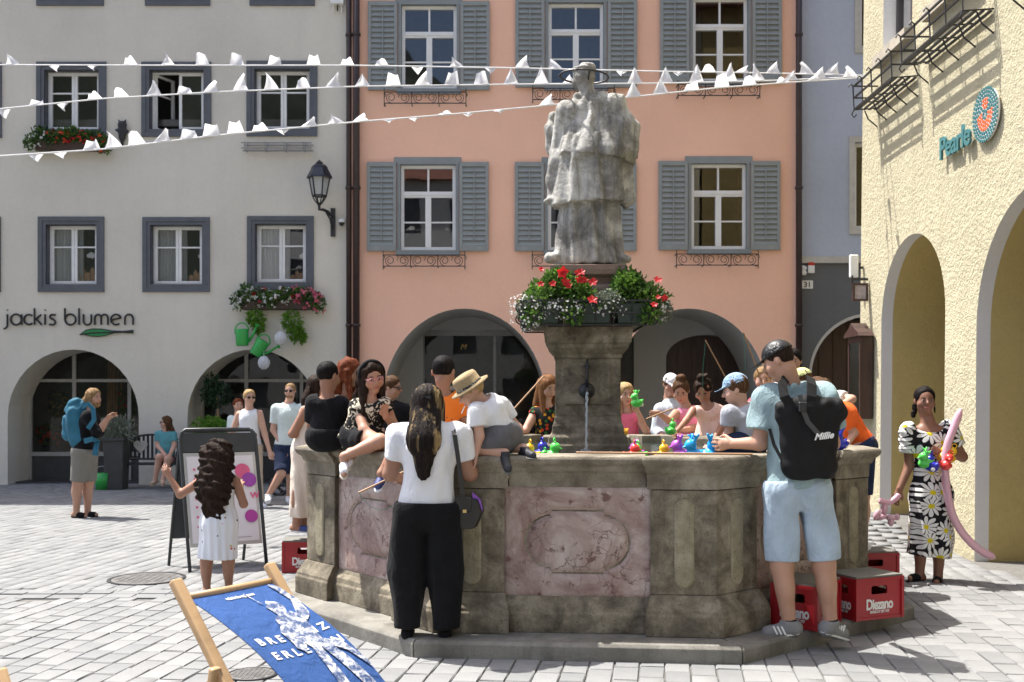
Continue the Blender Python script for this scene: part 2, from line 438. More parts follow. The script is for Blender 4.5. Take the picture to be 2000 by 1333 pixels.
def grey_window(x0, y0, x1, y1, kind=''):
    u0, v0, u1, v1 = FU(x0), FV(y1), FU(x1), FV(y0); p = 15 * S
    mb = MB()
    ringbar(mb, fac, (u0, v0, u1, v1), (u0 + p*.55, v0 + p*.55, u1 - p*.55, v1 - p*.55), -.035, .02)
    ringbar(mb, fac, (u0 + p*.55, v0 + p*.55, u1 - p*.55, v1 - p*.55), (u0 + p, v0 + p, u1 - p, v1 - p), -.02, .02)
    w = mb.build('window', M_surround, GH)
    a, b, c, d = u0 + p + .005, v0 + p + .005, u1 - p - .005, v1 - p - .005; f = .055; m = (a + c) / 2; tr = d - (d - b) * .36
    mb = MB(); ringbar(mb, fac, (a, b, c, d), (a + f*.5, b + f*.5, c - f*.5, d - f*.5), .15, .22)
    sides = [(a + f*.5, m), (m, c - f*.5)]
    cells = []
    for k, (s0, s1) in enumerate(sides):
        if kind == 'open' and k == 0: continue
        ringbar(mb, fac, (s0 + .003, b + f*.5, s1 - .003, d - f*.5), (s0 + f, b + f*1.35, s1 - f, d - f*1.2), .135, .185)
        pbox(mb, fac, s0 + f, tr - .014, s1 - f, tr + .014, .14, .18)
        cells += [(s0 + f, b + f*1.35, s1 - f, tr - .014), (s0 + f, tr + .014, s1 - f, d - f*1.2)]
    mb.build('sash', M_sash, w)
    for q in cells: pane(w, fac, *q, .165)
    if kind == 'open':
        piv = fac(a + f*.6, 0, .17); L = m - a - f*.5; Mx = Matrix.Rotation(R(62), 3, 'Z')
        fn2 = lambda u, v, dd: piv + Mx @ Vector((u, dd, 0)) + Vector((0, 0, v))
        mb = MB(); ringbar(mb, fn2, (0, b + f*.5, L, d - f*.5), (f, b + f*1.35, L - f, d - f*1.2), -.025, .025); pbox(mb, fn2, f, tr - .014, L - f, tr + .014, -.02, .02)
        mb.build('open_sash', M_sash, w)
        pane(w, fn2, f, b + f*1.35, L - f, tr - .014, 0); pane(w, fn2, f, tr + .014, L - f, d - f*1.2, 0)
    if kind == 'curtain':
        curtain(w, a, m - .04, b, d, .245, M_curtain); curtain(w, m + .03, m + .13, b, d, .255, M_curtain)
    return w
for i, q in enumerate(rows): grey_window(*q, kind='open' if i == 2 else ('curtain' if i in (4, 5, 6) else ''))
# shop fronts set back in the arches
M_shopframe = plain('shop_frame_paint', (.34, .33, .30), .5, .08)
M_shopdark = plain('shop_plinth', (.05, .048, .046), .6, .2)
def shopfront(a, b, plinth, doors):
    u0, u1 = FU(a), FU(b); zt = FV(683); zb = .02; fd = .90
    mb = MB()
    L = arch(u0 - .3, u1 + .3, -.2, FV(800), FV(640)); 
    tr = FV(742); us = [u0 + .02, u0 + (u1 - u0) * .36, u0 + (u1 - u0) * .80, u1 - .02]
    f = mb
    for u in us: pbox(f, fac, u - .035, zb, u + .035, zt - .0, fd - .05, fd + .03)
    pbox(f, fac, u0, tr - .03, u1, tr + .03, fd - .051, fd + .031)
    pbox(f, fac, u0, .50, u1, .58, fd - .052, fd + .032)
    o = f.build('shop_window', M_shopframe, GH)
    mb = MB(); pbox(mb, fac, u0, -.05, u1, .50, fd - .02, fd + .10); mb.build('plinth', M_shopdark, o)
    for k in range(3):
        pane(o, fac, us[k] + .035, .58, us[k+1] - .035, tr - .03, fd, M_shopglass); pane(o, fac, us[k] + .035, tr + .03, us[k+1] - .035, zt, fd, M_shopglass)
    mb = MB(); pbox(mb, fac, u0 - .2, -.05, u1 + .2, .03, .3, 4.2); mb.build('shop_floor', M_shopdark, o)
for a, b in ARG: shopfront(a, b, 0, 0)
# ---- stroke lettering of the shop name
def arc(cx, cy, r, a0, a1, n=14, ry=None): return [(cx + r * math.cos(R(a0 + (a1 - a0) * i / n)), cy - (ry or r) * math.sin(R(a0 + (a1 - a0) * i / n))) for i in range(n + 1)]
strokes = [[(46, 100), (46, 160)] + arc(24, 160, 22, 0, -85, 8), [(46, 74), (46, 79)],
    arc(95, 130, 30, 0, 360, 24), [(126, 100), (126, 160)],
    arc(168, 130, 28, 48, 312), [(199, 66), (199, 160)], [(236, 103), (200, 133)], [(210, 127), (240, 160)],
    [(259, 100), (259, 160)], [(259, 74), (259, 79)],
    [(318, 104)] + arc(300, 116, 14, 70, 200, 6) + arc(302, 145, 15, 60, -120, 8) + [(282, 158)],
    [(371, 66), (371, 130)], arc(402, 130, 30, 0, 360, 24), [(451, 66), (451, 160)],
    [(476, 100), (476, 138)] + arc(498, 138, 22, 180, 360, 10) + [(520, 100)],
    [(540, 160), (540, 120)] + arc(558, 120, 18, 180, 0, 8) + [(576, 160)], [(576, 120)] + arc(595, 120, 19, 180, 0, 8) + [(614, 160)],
    [(632, 134), (688, 120)] + arc(660, 130, 29, 20, 310, 18), [(710, 160), (710, 124)] + arc(733, 124, 23, 180, 0, 10) + [(756, 160)]]
sg = thing('shop_sign', 'thin black shop lettering on the grey wall above the left arch', 'sign', fac(FU(135), FV(640), 0))
M_signblack = plain('sign_black', (.012, .012, .012), .5)
for st in strokes:
    mb = MB(); mb.tube([fac(FU(x / 2.898), FV(580 + y / 2.898), -.03) for x, y in st], .0185, 6); mb.build('letter', M_signblack, sg)
lf = thing('leaf_sign', 'flat green leaf emblem under the shop lettering on the grey wall', 'sign', fac(FU(205), FV(650), 0))
up = [(455, 216), (490, 190), (530, 182), (580, 184), (640, 194), (700, 196), (757, 190), (757, 206), (700, 203), (650, 205), (600, 220), (560, 226), (520, 224), (480, 214)]
mb = MB(); mb.prism([(FU(x / 2.898), FV(580 + y / 2.898)) for x, y in up[::-1]], fac, -.03, -.005); mb.build('leaf_blade', plain('sign_green', (.02, .22, .06), .5), lf)
mb = MB(); mb.tube([fac(FU(x / 2.898), FV(580 + y / 2.898), -.032) for x, y in ((455, 216), (520, 205), (600, 203), (690, 200), (757, 198))], .012, 5)
mb.tube([fac(FU(x / 2.898), FV(580 + y / 2.898), -.032) for x, y in up], .008, 5, True); mb.build('leaf_vein', M_signblack, lf)

# ---- the salmon house with shutters
XP0, XP1 = FU(686.5), FU(1562)
PH = thing('salmon_house', 'salmon pink house with grey louvred shutters and wide arches', 'house', ((XP0 + XP1) / 2, ZF, 0))
PW = [(836, 322, 490), (1124, 322, 490), (1404, 320, 488), (838, 10, 175), (1125, 6, 168), (1407, -5, 160)]
holes = [(prect(c - 54, t, c + 54, b), .20, 2) for c, t, b in PW]
ARP = [(747, 1067), (1190, 1502)]
for a, b in ARP: holes.append((arch(FU(a), FU(b), -.2, FV(790), FV(603), 28), 2.0, 1))
wall_mesh(rect(XP0, -.25, XP1, 13.8), holes, fac).build('wall', [M_pink, M_soffit, M_surround2], PH, fix=False)
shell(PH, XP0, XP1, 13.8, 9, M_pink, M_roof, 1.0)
def pink_window(c, t, b):
    u0, v0, u1, v1 = FU(c - 54), FV(b), FU(c + 54), FV(t)
    mb = MB(); pbox(mb, fac, FU(c - 66), v1, FU(c + 65), v1 + .135, -.03, .01)
    for s in (-1, 1): pbox(mb, fac, *sorted((FU(c + s*54), FU(c + s*60)))[:1], v0, sorted((FU(c + s*54), FU(c + s*60)))[1], v1, -.028, .01)
    pbox(mb, fac, FU(c - 62), v0 - .10, FU(c + 62), v0, -.07, .01)
    w = mb.build('window', M_surround2, PH)
    a, bb, e, d = u0 + .004, v0 + .004, u1 - .004, v1 - .004; f = .06; m = (a + e) / 2; tr = d - (d - bb) * .34
    mb = MB(); ringbar(mb, fac, (a, bb, e, d), (a + f, bb + f*1.2, e - f, d - f), .06, .14)
    pbox(mb, fac, a + f, tr - .06, e - f, tr + .055, .055, .135); pbox(mb, fac, a + f, tr - .015, e - f, tr + .01, .04, .055)
    pbox(mb, fac, m - .018, tr + .055, m + .018, d - f, .07, .12)
    pbox(mb, fac, m - .055, bb + f*1.2, m + .055, tr - .06, .05, .13)
    lo, hi = bb + f*1.2, tr - .06; mid = (lo + hi) / 2 
    for s0, s1 in ((a + f, m - .055), (m + .055, e - f)): pbox(mb, fac, s0, mid - .014, s1, mid + .014, .07, .12)
    mb.build('sash', M_sash, w)
    for s0, s1 in ((a + f, m - .055), (m + .055, e - f)): pane(w, fac, s0, lo, s1, mid - .014, .095); pane(w, fac, s0, mid + .014, s1, hi, .095)
    for s0, s1 in ((a + f, m - .018), (m + .018, e - f)): pane(w, fac, s0, tr + .055, s1, d - f, .095)
for q in PW: pink_window(*q)
# shutters: one built, the others copied
SW, SH = .555, 1.69
mb = MB(); loc = lambda u, v, d: Vector((u, d, v))
ringbar(mb, loc, (-SW/2, -SH/2, SW/2, SH/2), (-SW/2 + .062, -SH/2 + .10, SW/2 - .062, SH/2 - .085), -.022, .022)
pbox(mb, loc, -SW/2 + .05, -SH/2 + .09, SW/2 - .05, SH/2 - .07, .012, .018)
SHUT = bevel(mb.build('shutter', M_shutter, None), .005); SHUT.parent = PH
mb = MB(); sl = SW - .124
mb.add([(-sl/2, -.020, -.046), (sl/2, -.020, -.046), (sl/2, .010, .040), (-sl/2, .010, .040), (-sl/2, -.012, -.050), (sl/2, -.012, -.050), (sl/2, .0115, .044), (-sl/2, .0115, .044)], [(0,1,2,3), (4,7,6,5), (0,4,5,1), (3,2,6,7)])
slat = mb.build('slat', M_shutter, SHUT); NS = 15; st = (SH - .185) / NS
mb = MB(); mb.box((-.012, -.033, -SH/2 + .2), (.012, -.021, SH/2 - .13)); mb.build('tilt_rod', M_shutter, SHUT)
for i in range(NS):
    s_ = slat if i == 0 else slat.copy()
    if i: put(s_, SHUT)
    s_.location = (0, 0, -SH/2 + .10 + st * (i + .5)); s_.rotation_euler = (random.gauss(0, .01), 0, 0)
first = True
for c, t, b in PW:
    for s in (-1, 1):
        o = SHUT if first else dup(SHUT, PH); first = False
        h = FV((t + b) / 2 - 1) ; o.location = Vector((FU(c + s * 90), ZF - .05, h)) - WL[PH.name]
        o.rotation_euler = (0, 0, random.gauss(0, .012))
        o.scale = (s, 1, 1)
def scroll(mb, c, r, w, s=1, plane=lambda u, v: Vector((u, 0, v))):
    pts = []
    for i in range(26):
        a = R(-90) + s * R(i * 21); rr = r * (1 - .026 * i)
        pts.append(plane(c[0] + rr * math.cos(a), c[1] + rr * math.sin(a)))
    mb.tube(pts, w, 5)
def rail_mesh(W=1.54, H=.21, n=6):
    mb = MB()
    for z in (0, H): mb.bar((-W/2, -.20, z), (W/2, -.20, z), .016, .016)
    for x in (-W/2, -W/6, W/6, W/2): mb.bar((x, -.20, -.01), (x, -.20, H + .01), .014, .014); mb.bar((x, -.20, 0), (x, 0, 0), .014, .014)
    for x in (-W/2, W/2): mb.bar((x, -.20, H), (x, 0, H), .014, .014); mb.tube([(x, -.2, H), (x, -.215, H + .05), (x, -.20, H + .075), (x, -.185, H + .06)], .008, 5); mb.tube([(x, -.2, 0), (x, -.22, -.04), (x, -.2, -.06)], .008, 5)
    for i in range(n):
        c = -W/2 + W * (i + .5) / n; s = 1 if i % 2 else -1
        scroll(mb, (c, H/2), H*.46, .0065, s, lambda u, v: Vector((u, -.20, v)))
    for i in range(n + 1):
        mb.tube([(-W/2 + W*i/n, -.20, H*.5), (-W/2 + W*i/n + .03, -.20, H*.75), (-W/2 + W*i/n, -.2, H)], .006, 4)
    return mb
RAIL = rail_mesh().build('scroll_rail', M_iron, None); RAIL.parent = PH
for k, (c, t, b) in enumerate(PW):
    o = RAIL if k == 0 else dup(RAIL, PH)
    o.location = Vector((FU(c - 7 if c > 1300 else c - 6), ZF, FV(b + 33))) - WL[PH.name]
# passages behind the arches
mb = MB(); mb.cur = 0
IZ = 2.0
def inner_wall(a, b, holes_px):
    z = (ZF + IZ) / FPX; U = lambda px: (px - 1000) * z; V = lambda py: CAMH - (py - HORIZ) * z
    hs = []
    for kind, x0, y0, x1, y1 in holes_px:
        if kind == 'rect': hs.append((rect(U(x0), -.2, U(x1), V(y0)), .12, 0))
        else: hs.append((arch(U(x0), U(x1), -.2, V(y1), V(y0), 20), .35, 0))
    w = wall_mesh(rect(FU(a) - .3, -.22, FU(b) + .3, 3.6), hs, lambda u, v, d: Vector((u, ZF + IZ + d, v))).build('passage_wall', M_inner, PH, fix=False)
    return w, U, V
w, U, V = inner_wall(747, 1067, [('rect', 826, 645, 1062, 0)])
fin = lambda u, v, d: Vector((u, ZF + IZ + d, v))
mb = MB()
for x in (826, 966, 1060): pbox(mb, fin, U(x) - .03, -.05, U(x) + .03, V(645), .02, .10)
pbox(mb, fin, U(826), V(645) - .12, U(1062), V(645), .021, .101); pbox(mb, fin, U(826), -.05, U(1062), .12, .022, .102)
mb.build('shop_door', plain('dark_shop_frame', (.20, .20, .20), .4, .1, metal=.4), PH)
for x0, x1 in ((826, 966), (966, 1060)): pane(w, fin, U(x0) + .03, .12, U(x1) - .03, V(645) - .12, .06, M_shopglass)
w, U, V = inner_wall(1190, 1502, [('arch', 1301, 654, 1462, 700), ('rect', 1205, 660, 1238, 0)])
mb = MB(); pbox(mb, fin, U(1301), -.1, U(1462), V(654), .30, .36)
for i in range(6): pbox(mb, fin, U(1301) + (U(1462) - U(1301)) * i / 6 + .01, -.1, U(1301) + (U(1462) - U(1301)) * (i + 1) / 6 - .01, V(654), .285, .30)
mb.build('passage_door', M_darkwood, PH)
mb = MB(); pbox(mb, fin, U(1205), -.1, U(1238), V(660), .08, .10); mb.build('dark_slot', M_shopdark, PH)  # plain dark board filling the tall slot in the passage wall
# gold mark on the shop glass
t = text_mesh('M', .16, 0, shear=.3); remap(t, lambda c: Vector((P(898, 682, 21.4).x + c.x, ZF + IZ + .04, 0)) + Vector((0, 0, P(898, 682, 21.4).z + c.y)))
mk('gold_mark', t, plain('gold_paint', (.55, .35, .06), .4), PH)
# pipes between the houses
def pipe(house, px, r, mat, off=.13, top=13.3, clamps=(3, 5.6, 8.5)):
    mb = MB(); u = FU(px)
    mb.tube([fac(u, z, -off) for z in (-.02, 2.1)], r * 1.25, 12); mb.tube([fac(u, z, -off) for z in (2.1, top)], r, 12)
    for z in clamps: mb.tube([fac(u, z, -off), fac(u, z + .05, -off)], r * 1.3, 12); mb.bar(fac(u, z + .02, -off), fac(u, z + .02, 0), .02, .02)
    return mb.build('drainpipe', mat, house, True)
pipe(PH, 698, .062, M_brown); pipe(GH, 683, .05, M_brown, .10); pipe(PH, 1557, .058, M_brown, .12)
# ---- the blue-grey house
XB0, XB1 = FU(1562.5), FU(2080)
fb = lambda u, v, d: Vector((u, ZF + .12 + d, v))
BH = thing('blue_house', 'narrow blue grey house with a dark grey ground floor behind the yellow house', 'house', ((XB0 + XB1) / 2, ZF, 0))
ah = arch(FU(1588), FU(1822), -.2, FV(735), FV(617), 24)
wall_mesh(rect(XB0, -.25, XB1, FV(510)), [(ah, .6, 0)], fb).build('ground_floor_wall', [M_dark], BH, fix=False)
wn = [(1673, -60, 1760, 100), (1662, 264, 1750, 456)]
wall_mesh(rect(XB0, FV(510), XB1, 13.2), [(prect(x0 + 11, y0 + 11, x1 - 11, y1 - 11), .2, 0) for x0, y0, x1, y1 in wn], fb).build('wall', [M_blue], BH, fix=False)
shell(BH, XB0, XB1, 13.2, 9, M_blue, M_roof, fn=fb)
for x0, y0, x1, y1 in wn:
    mb = MB(); u0, v0, u1, v1 = FU(x0), FV(y1), FU(x1), FV(y0); p = 11 * S
    ringbar(mb, fb, (u0, v0, u1, v1), (u0 + p, v0 + p, u1 - p, v1 - p), -.03, .02); w = mb.build('window', plain('cream_stone', (.50, .48, .43), .7), BH)
    mb = MB(); ringbar(mb, fb, (u0 + p, v0 + p, u1 - p, v1 - p), (u0 + p + .07, v0 + p + .07, u1 - p - .07, v1 - p - .07), .1, .16); mb.build('sash', M_sash, w); pane(w, fb, u0 + p + .07, v0 + p + .07, u1 - p - .07, v1 - p - .07, .13)
mb = MB(); pbox(mb, fb, XB0 + .01, FV(513), XB1, FV(504), -.06, .02); pbox(mb, fb, XB0 + .01, FV(504), XB1, FV(500), -.03, .02); mb.build('string_course', plain('cream_stone', (.50, .48, .43), .7), BH)
n = len(ah); c0 = Vector((FU(1705), FV(735))); mb = MB()
ol = [(u, v) for u, v in ah[2:]]; il = ol; ex = [(c0.x + (u - c0.x) * 1.045, c0.y + (v - c0.y) * 1.05) for u, v in ol]
ol = [ah[1]] + ol + [ah[0]]; ex = [(ah[1][0] + .05, -.2)] + ex + [(ah[0][0] - .05, -.2)]
for i in range(len(ol) - 1):
    q = [ol[i], ol[i+1], ex[i+1], ex[i]]; mb.add([fb(u, v, -.02) for u, v in q] + [fb(u, v, .01) for u, v in q], [(0,1,2,3), (4,7,6,5), (0,4,5,1), (2,6,7,3)])
mb.build('arch_trim', plain('cream_stone', (.50, .48, .43), .7), BH)
mb = MB(); pbox(mb, fb, FU(1588), -.1, FU(1822), FV(620), .55, .6)
for i in range(8): pbox(mb, fb, FU(1588 + i*29) + .02, -.1, FU(1588 + i*29 + 29) - .02, FV(620), .53, .55)
mb.build('arch_door', M_darkwood, BH)
hn = thing('house_number', 'small white house number plate reading 31 on the dark grey wall', 'number plate', fb(FU(1580), FV(554), 0))
mb = MB(); pbox(mb, fb, FU(1568.5), FV(563), FU(1591), FV(547), -.02, -.001); bevel(mb.build('plate', M_whitepl, hn), .003)
t = text_mesh('31', .145, 0, .003, align='CENTER'); remap(t, lambda c: fb(FU(1580) + c.x, FV(560) + c.y, -.0225)); mk('numeral', t, M_signblack, hn)
al = thing('alarm_siren', 'white alarm siren box with red beacon above the house number', 'alarm', fb(FU(1585), FV(523), 0))
mb = MB(); pbox(mb, fb, FU(1580), FV(533), FU(1593), FV(518), -.07, -.001); bevel(mb.build('housing', M_whitepl, al), .008)
mb = MB(); pbox(mb, fb, FU(1580.5), FV(517.9), FU(1592.5), FV(512), -.065, -.001); mb.build('beacon', plain('red_beacon', (.5, .03, .02), .3), al)
sp = thing('wall_spotlight', 'small white twin spotlight beside the alarm siren', 'spotlight', fb(FU(1571), FV(527), 0))
for y in (521, 530):
    mb = MB(); mb.lathe([(.02, 0), (.045, .03), (.05, .10), (.03, .11)], 12, fb(FU(1571), FV(y), -.02), Matrix.Rotation(R(110), 3, 'X')); mb.build('lamp_head', M_whitepl, sp, True)

# ---- the yellow house on the right, seen along its front
XY = 4.6
fy = lambda u, v, d: Vector((XY + d + .012 * max(0, v - .5), u, v))
YH = thing('yellow_house', 'rough yellow rendered arcade house with white edged arches', 'house', (XY, 8, 0))
Y0, Y1 = 1.0, 13.62
ars = [(10.93, 12.82, 2.55, 3.52), (7.75, 10.19, 2.32, 3.54), (4.6, 7.0, 2.32, 3.54)]
hl, hl2 = [], []
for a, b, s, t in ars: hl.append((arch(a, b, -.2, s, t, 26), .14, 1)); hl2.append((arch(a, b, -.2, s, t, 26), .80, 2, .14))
wins = [(11.94, 12.88, 5.92, 7.6), (10.2, 11.3, 5.92, 7.6), (8.0, 9.1, 5.92, 7.6)]
for a, b, s, t in wins: hl.append((rect(a, s, b, t), .28, 1))
w = wall_mesh(rect(Y0, -.25, Y1, 11.5), hl + hl2, fy)
# drop the duplicate outlines from the face: rebuild with the first set only
w = MB(); base = wall_mesh(rect(Y0, -.25, Y1, 11.5), hl, fy); w.v, w.f, w.m = base.v, base.f, base.m
for L, dep, mi, a in hl2:
    n = len(L); w.cur = mi; w.add([fy(u, v, a) for u, v in L] + [fy(u, v, a + dep) for u, v in L], [(i, (i+1) % n, n + (i+1) % n, n + i) for i in range(n)])
w.build('wall', [M_yellow, M_white, M_yellow_shade], YH, fix=False)
mb = MB()
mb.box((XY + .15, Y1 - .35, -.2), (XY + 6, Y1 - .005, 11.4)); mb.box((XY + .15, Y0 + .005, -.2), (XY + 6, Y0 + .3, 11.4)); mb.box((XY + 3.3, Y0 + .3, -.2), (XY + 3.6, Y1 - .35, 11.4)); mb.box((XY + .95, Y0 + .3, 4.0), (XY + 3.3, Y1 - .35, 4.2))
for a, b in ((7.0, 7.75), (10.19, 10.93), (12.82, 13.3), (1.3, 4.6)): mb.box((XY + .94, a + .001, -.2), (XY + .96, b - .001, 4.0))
mb.build('inner_wall', M_yellow_shade, YH)
mb = MB(); vs = []
for y in (Y0 - .2, Y1 + .2):
    for x, z in ((XY - .55, 11.4), (XY - .55, 11.6), (XY + 3, 13.4), (XY + 6.5, 11.6), (XY + 6.5, 11.4)): vs.append((x, y, z))
mb.add(vs, [(0,1,2,3,4), (9,8,7,6,5)] + [(i, 5 + i, 5 + (i+1) % 5, (i+1) % 5) for i in range(5)]); mb.build('roof', M_roof, YH)
for a, b, s, t in wins:
    mb = MB(); pbox(mb, fy, a - .07, s - .13, b + .07, s - .001, -.12, .10); o = mb.build('window', plain('worn_sill', (.38, .34, .27), .8, .2, 8, .4), YH)
    mb = MB(); ringbar(mb, fy, (a + .003, s + .003, b - .003, t - .003), (a + .07, s + .07, b - .07, t - .07), .16, .23); pbox(mb, fy, (a + b)/2 - .03, s + .07, (a + b)/2 + .03, t - .07, .17, .22)
    mb.build('sash', plain('dark_sash', (.05, .045, .042), .5), o); pane(o, fy, a + .07, s + .07, (a + b)/2 - .03, t - .07, .195); pane(o, fy, (a + b)/2 + .03, s + .07, b - .07, t - .07, .195)
def tray(y0, y1, z, hgt=.30, out=.30):
    mb = MB(); X = XY + .06; xs = [X - .02, X - out]
    for zz in (z, z + hgt * .5, z + hgt): mb.bar((X - out, y0, zz), (X - out, y1, zz), .02, .02)
    for k in range(4): mb.bar((X - out * (k + .4) / 4, y0, z), (X - out * (k + .4) / 4, y1, z), .035, .012)
    n = 5
    for k in range(n):
        y = y0 + (y1 - y0) * k / (n - 1)
        mb.tube([(X, y, z + .02), (X - out, y, z), (X - out - .015, y, z + hgt), (X - out - .05, y, z + hgt + .03), (X - out - .07, y, z + hgt - .01)], .010, 5)
        mb.tube([(X, y, z - .22), (X - out * .4, y, z - .12), (X - out * .55, y, z - .01)], .009, 5)
    for y in (y0, y1):
        for zz in (z + hgt * .5, z + hgt): mb.bar((X, y, zz), (X - out, y, zz), .016, .016)
        mb.tube([(X - out, y, z), (X - out - .03, y, z - .06), (X - out, y, z - .10), (X - out + .03, y, z - .06)], .009, 5)
    return mb
o = tray(11.75, 13.05, 5.30).build('flower_rail', M_iron, YH); o['label'] = 'empty black iron flower rail under the far upper window'
tray(9.9, 11.45, 5.36).build('flower_rail', M_iron, YH); tray(7.8, 9.3, 5.36).build('flower_rail', M_iron, YH)
# Pearle sign: letters and dotted disc
ps = thing('optician_sign', 'raised teal lettering on the yellow wall', 'sign', (XY, 10.6, 4.1))
t = text_mesh('Pearle', .31, .012, .006, spacing=.92); W = max(v.co.x for v in t.vertices)
YA, YB = 10.98, 10.24
remap(t, lambda c: Vector((XY - .035 + .04 - c.z + .012 * 3.6 - .06, YA + (YB - YA) * c.x / W, 4.17 + c.y * 1.05)))
mk('letter', t, plain('sign_teal', (.06, .19, .20), .5), ps)
pd = thing('dotted_disc_sign', 'disc of teal and orange dots beside the raised teal lettering', 'sign', (XY, 9.95, 4.36))
cx, cz, rr = 9.95, 4.37, .26
fs_ = lambda u, v, d: Vector((XY + .045 + d, u, v))
mb = MB(); mb.prism([(cx + rr*.97 * math.cos(a), cz + rr*.97 * math.sin(a)) for a in np.linspace(0, 2*PI, 32, endpoint=False)], fs_, -.045, -.02); mb.build('backing_disc', M_whitepl, pd)
ma, mo = MB(), MB()
for ring in range(1, 8):
    r0 = rr * ring / 7.2; n = max(6, int(ring * 5.5))
    for k in range(n):
        a = 2*PI*k/n + ring * .4; u, v = cx + r0 * math.cos(a), cz + r0 * math.sin(a)
        m = mo if ring <= 4 and (v < cz + .02 or abs(u - cx) < .05) and ring > 1 else ma
        m.prism([(u + .0155*math.cos(b), v + .0155*math.sin(b)) for b in np.linspace(0, 2*PI, 6, endpoint=False)], fs_, -.055, -.045)
ma.build('teal_dots', plain('sign_teal', (.06, .19, .20), .5), pd)['kind'] = 'stuff'; mo.build('orange_dots', plain('sign_orange', (.70, .16, .06), .5), pd)['kind'] = 'stuff'
# display case, hanging signs and a wall spike on the yellow house
dc = thing('display_case', 'dark brown wooden notice case with a little roof at the corner of the yellow house', 'display case', (4.5, 13.3, 1.9))
mb = MB(); mb.box((4.44, 13.06, 1.36), (4.60, 13.10, 2.42)); mb.box((4.44, 13.50, 1.36), (4.60, 13.54, 2.42)); mb.box((4.44, 13.10, 1.36), (4.60, 13.50, 1.42)); mb.box((4.44, 13.10, 2.34), (4.60, 13.50, 2.42)); mb.box((4.57, 13.10, 1.42), (4.59, 13.50, 2.34)); mb.build('case', M_darkwood, dc)
mb = MB(); mb.prism([(13.0, 2.42), (13.60, 2.42), (13.55, 2.47), (13.40, 2.53), (13.30, 2.60), (13.20, 2.53), (13.05, 2.47)], lambda u, v, d: Vector((4.60 - d, u, v)), 0, .20); mb.build('roof', M_darkwood, dc)
mb = MB(); mb.box((4.565, 13.13, 1.45), (4.569, 13.47, 2.31)); mb.build('notice', plain('notice_paper', (.6, .6, .58), .6, .3, 14), dc)
mb = MB(); mb.add([(4.45, 13.10, 1.42), (4.45, 13.50, 1.42), (4.45, 13.50, 2.34), (4.45, 13.10, 2.34)], [(0,1,2,3)]); mb.build('pane', M_shopglass, dc, fix=False)
hs = thing('hanging_sign', 'small framed sign hanging from an iron arm on the yellow wall', 'sign', (4.5, 13.3, 3))
mb = MB(); mb.bar((4.62, 13.3, 3.17), (4.40, 13.3, 3.17), .03, .03); mb.bar((4.42, 13.3, 3.22), (4.42, 13.3, 3.02), .02, .02); mb.build('arm', M_iron, hs)
mb = MB(); mb.box((4.43, 13.27, 2.90), (4.60, 13.30, 3.10)); mb.build('board', plain('sign_board', (.35, .30, .30), .5, .35, 40), hs)
mb = MB(); ringbar(mb, lambda u, v, d: Vector((u, 13.285 + d, v)), (4.415, 2.885, 4.615, 3.115), (4.44, 2.91, 4.59, 3.09), -.03, .02); mb.build('frame', M_darkwood, hs)
h2 = thing('projecting_sign', 'pale projecting shop sign box at the corner of the yellow house', 'sign', (4.4, 13.5, 3.4))
mb = MB(); mb.box((4.46, 13.5, 3.22), (4.57, 13.56, 3.52)); bevel(mb.build('box', M_whitepl, h2), .01); mb = MB(); mb.bar((4.5, 13.53, 3.35), (4.66, 13.53, 3.35), .03, .03); mb.build('arm', M_iron, h2)
# ---- a row of houses across the square, behind the camera: what the windows mirror
fo = lambda u, v, d: Vector((u, -11 - d, v))
OH = thing('white_house', 'pale house across the square mirrored in the window panes', 'house', (-4, -11, 0))
hs_ = []
for r_ in range(4):
    for k in range(7): u = -13.5 + k * 2.6; hs_.append((rect(u, 1.2 + r_ * 2.9, u + 1.2, 2.8 + r_ * 2.9), .25, 0))
wall_mesh(rect(-15, -.25, 4.5, 12.5), hs_, fo).build('wall', plaster('white_render', (.62, .62, .60), (.5, .5, .48)), OH, fix=False)
mb = MB()
for L, *_ in hs_: (u0, v0), _a, (u1, v1), _b = L; pbox(mb, fo, u0, v0, u1, v1, .2, .22)
mb.build('window_band', plain('dusky_glass', (.10, .11, .12), .3), OH)
mb = MB(); vs = []
for u in (-15.3, 4.8):
    for d, z in ((-.5, 12.4), (4.5, 15.5), (9, 12.4)): vs.append(fo(u, z, d))
mb.add(vs, [(0,1,2), (5,4,3), (0,3,4,1), (1,4,5,2), (2,5,3,0)]); mb.build('roof', M_roof, OH)
hill = MB(); N = 24; vs = []
for j in range(8):
    for i in range(N + 1): vs.append((-260 + 520 * i / N, -60 - 26 * j, -1 + 130 * math.sin(min(1, j / 6) * PI/2) * (.75 + .25 * math.sin(i * .9)) * (.9 + .1 * random.random())))
hill.add(vs, [(j*(N+1)+i, j*(N+1)+i+1, (j+1)*(N+1)+i+1, (j+1)*(N+1)+i) for j in range(7) for i in range(N)])
o = hill.build('hill', plain('forest', (.028, .038, .024), .95, .5, .15, .8, 2), None, fix=False); tag(o, 'wooded hill beyond the square', None, kind='structure')
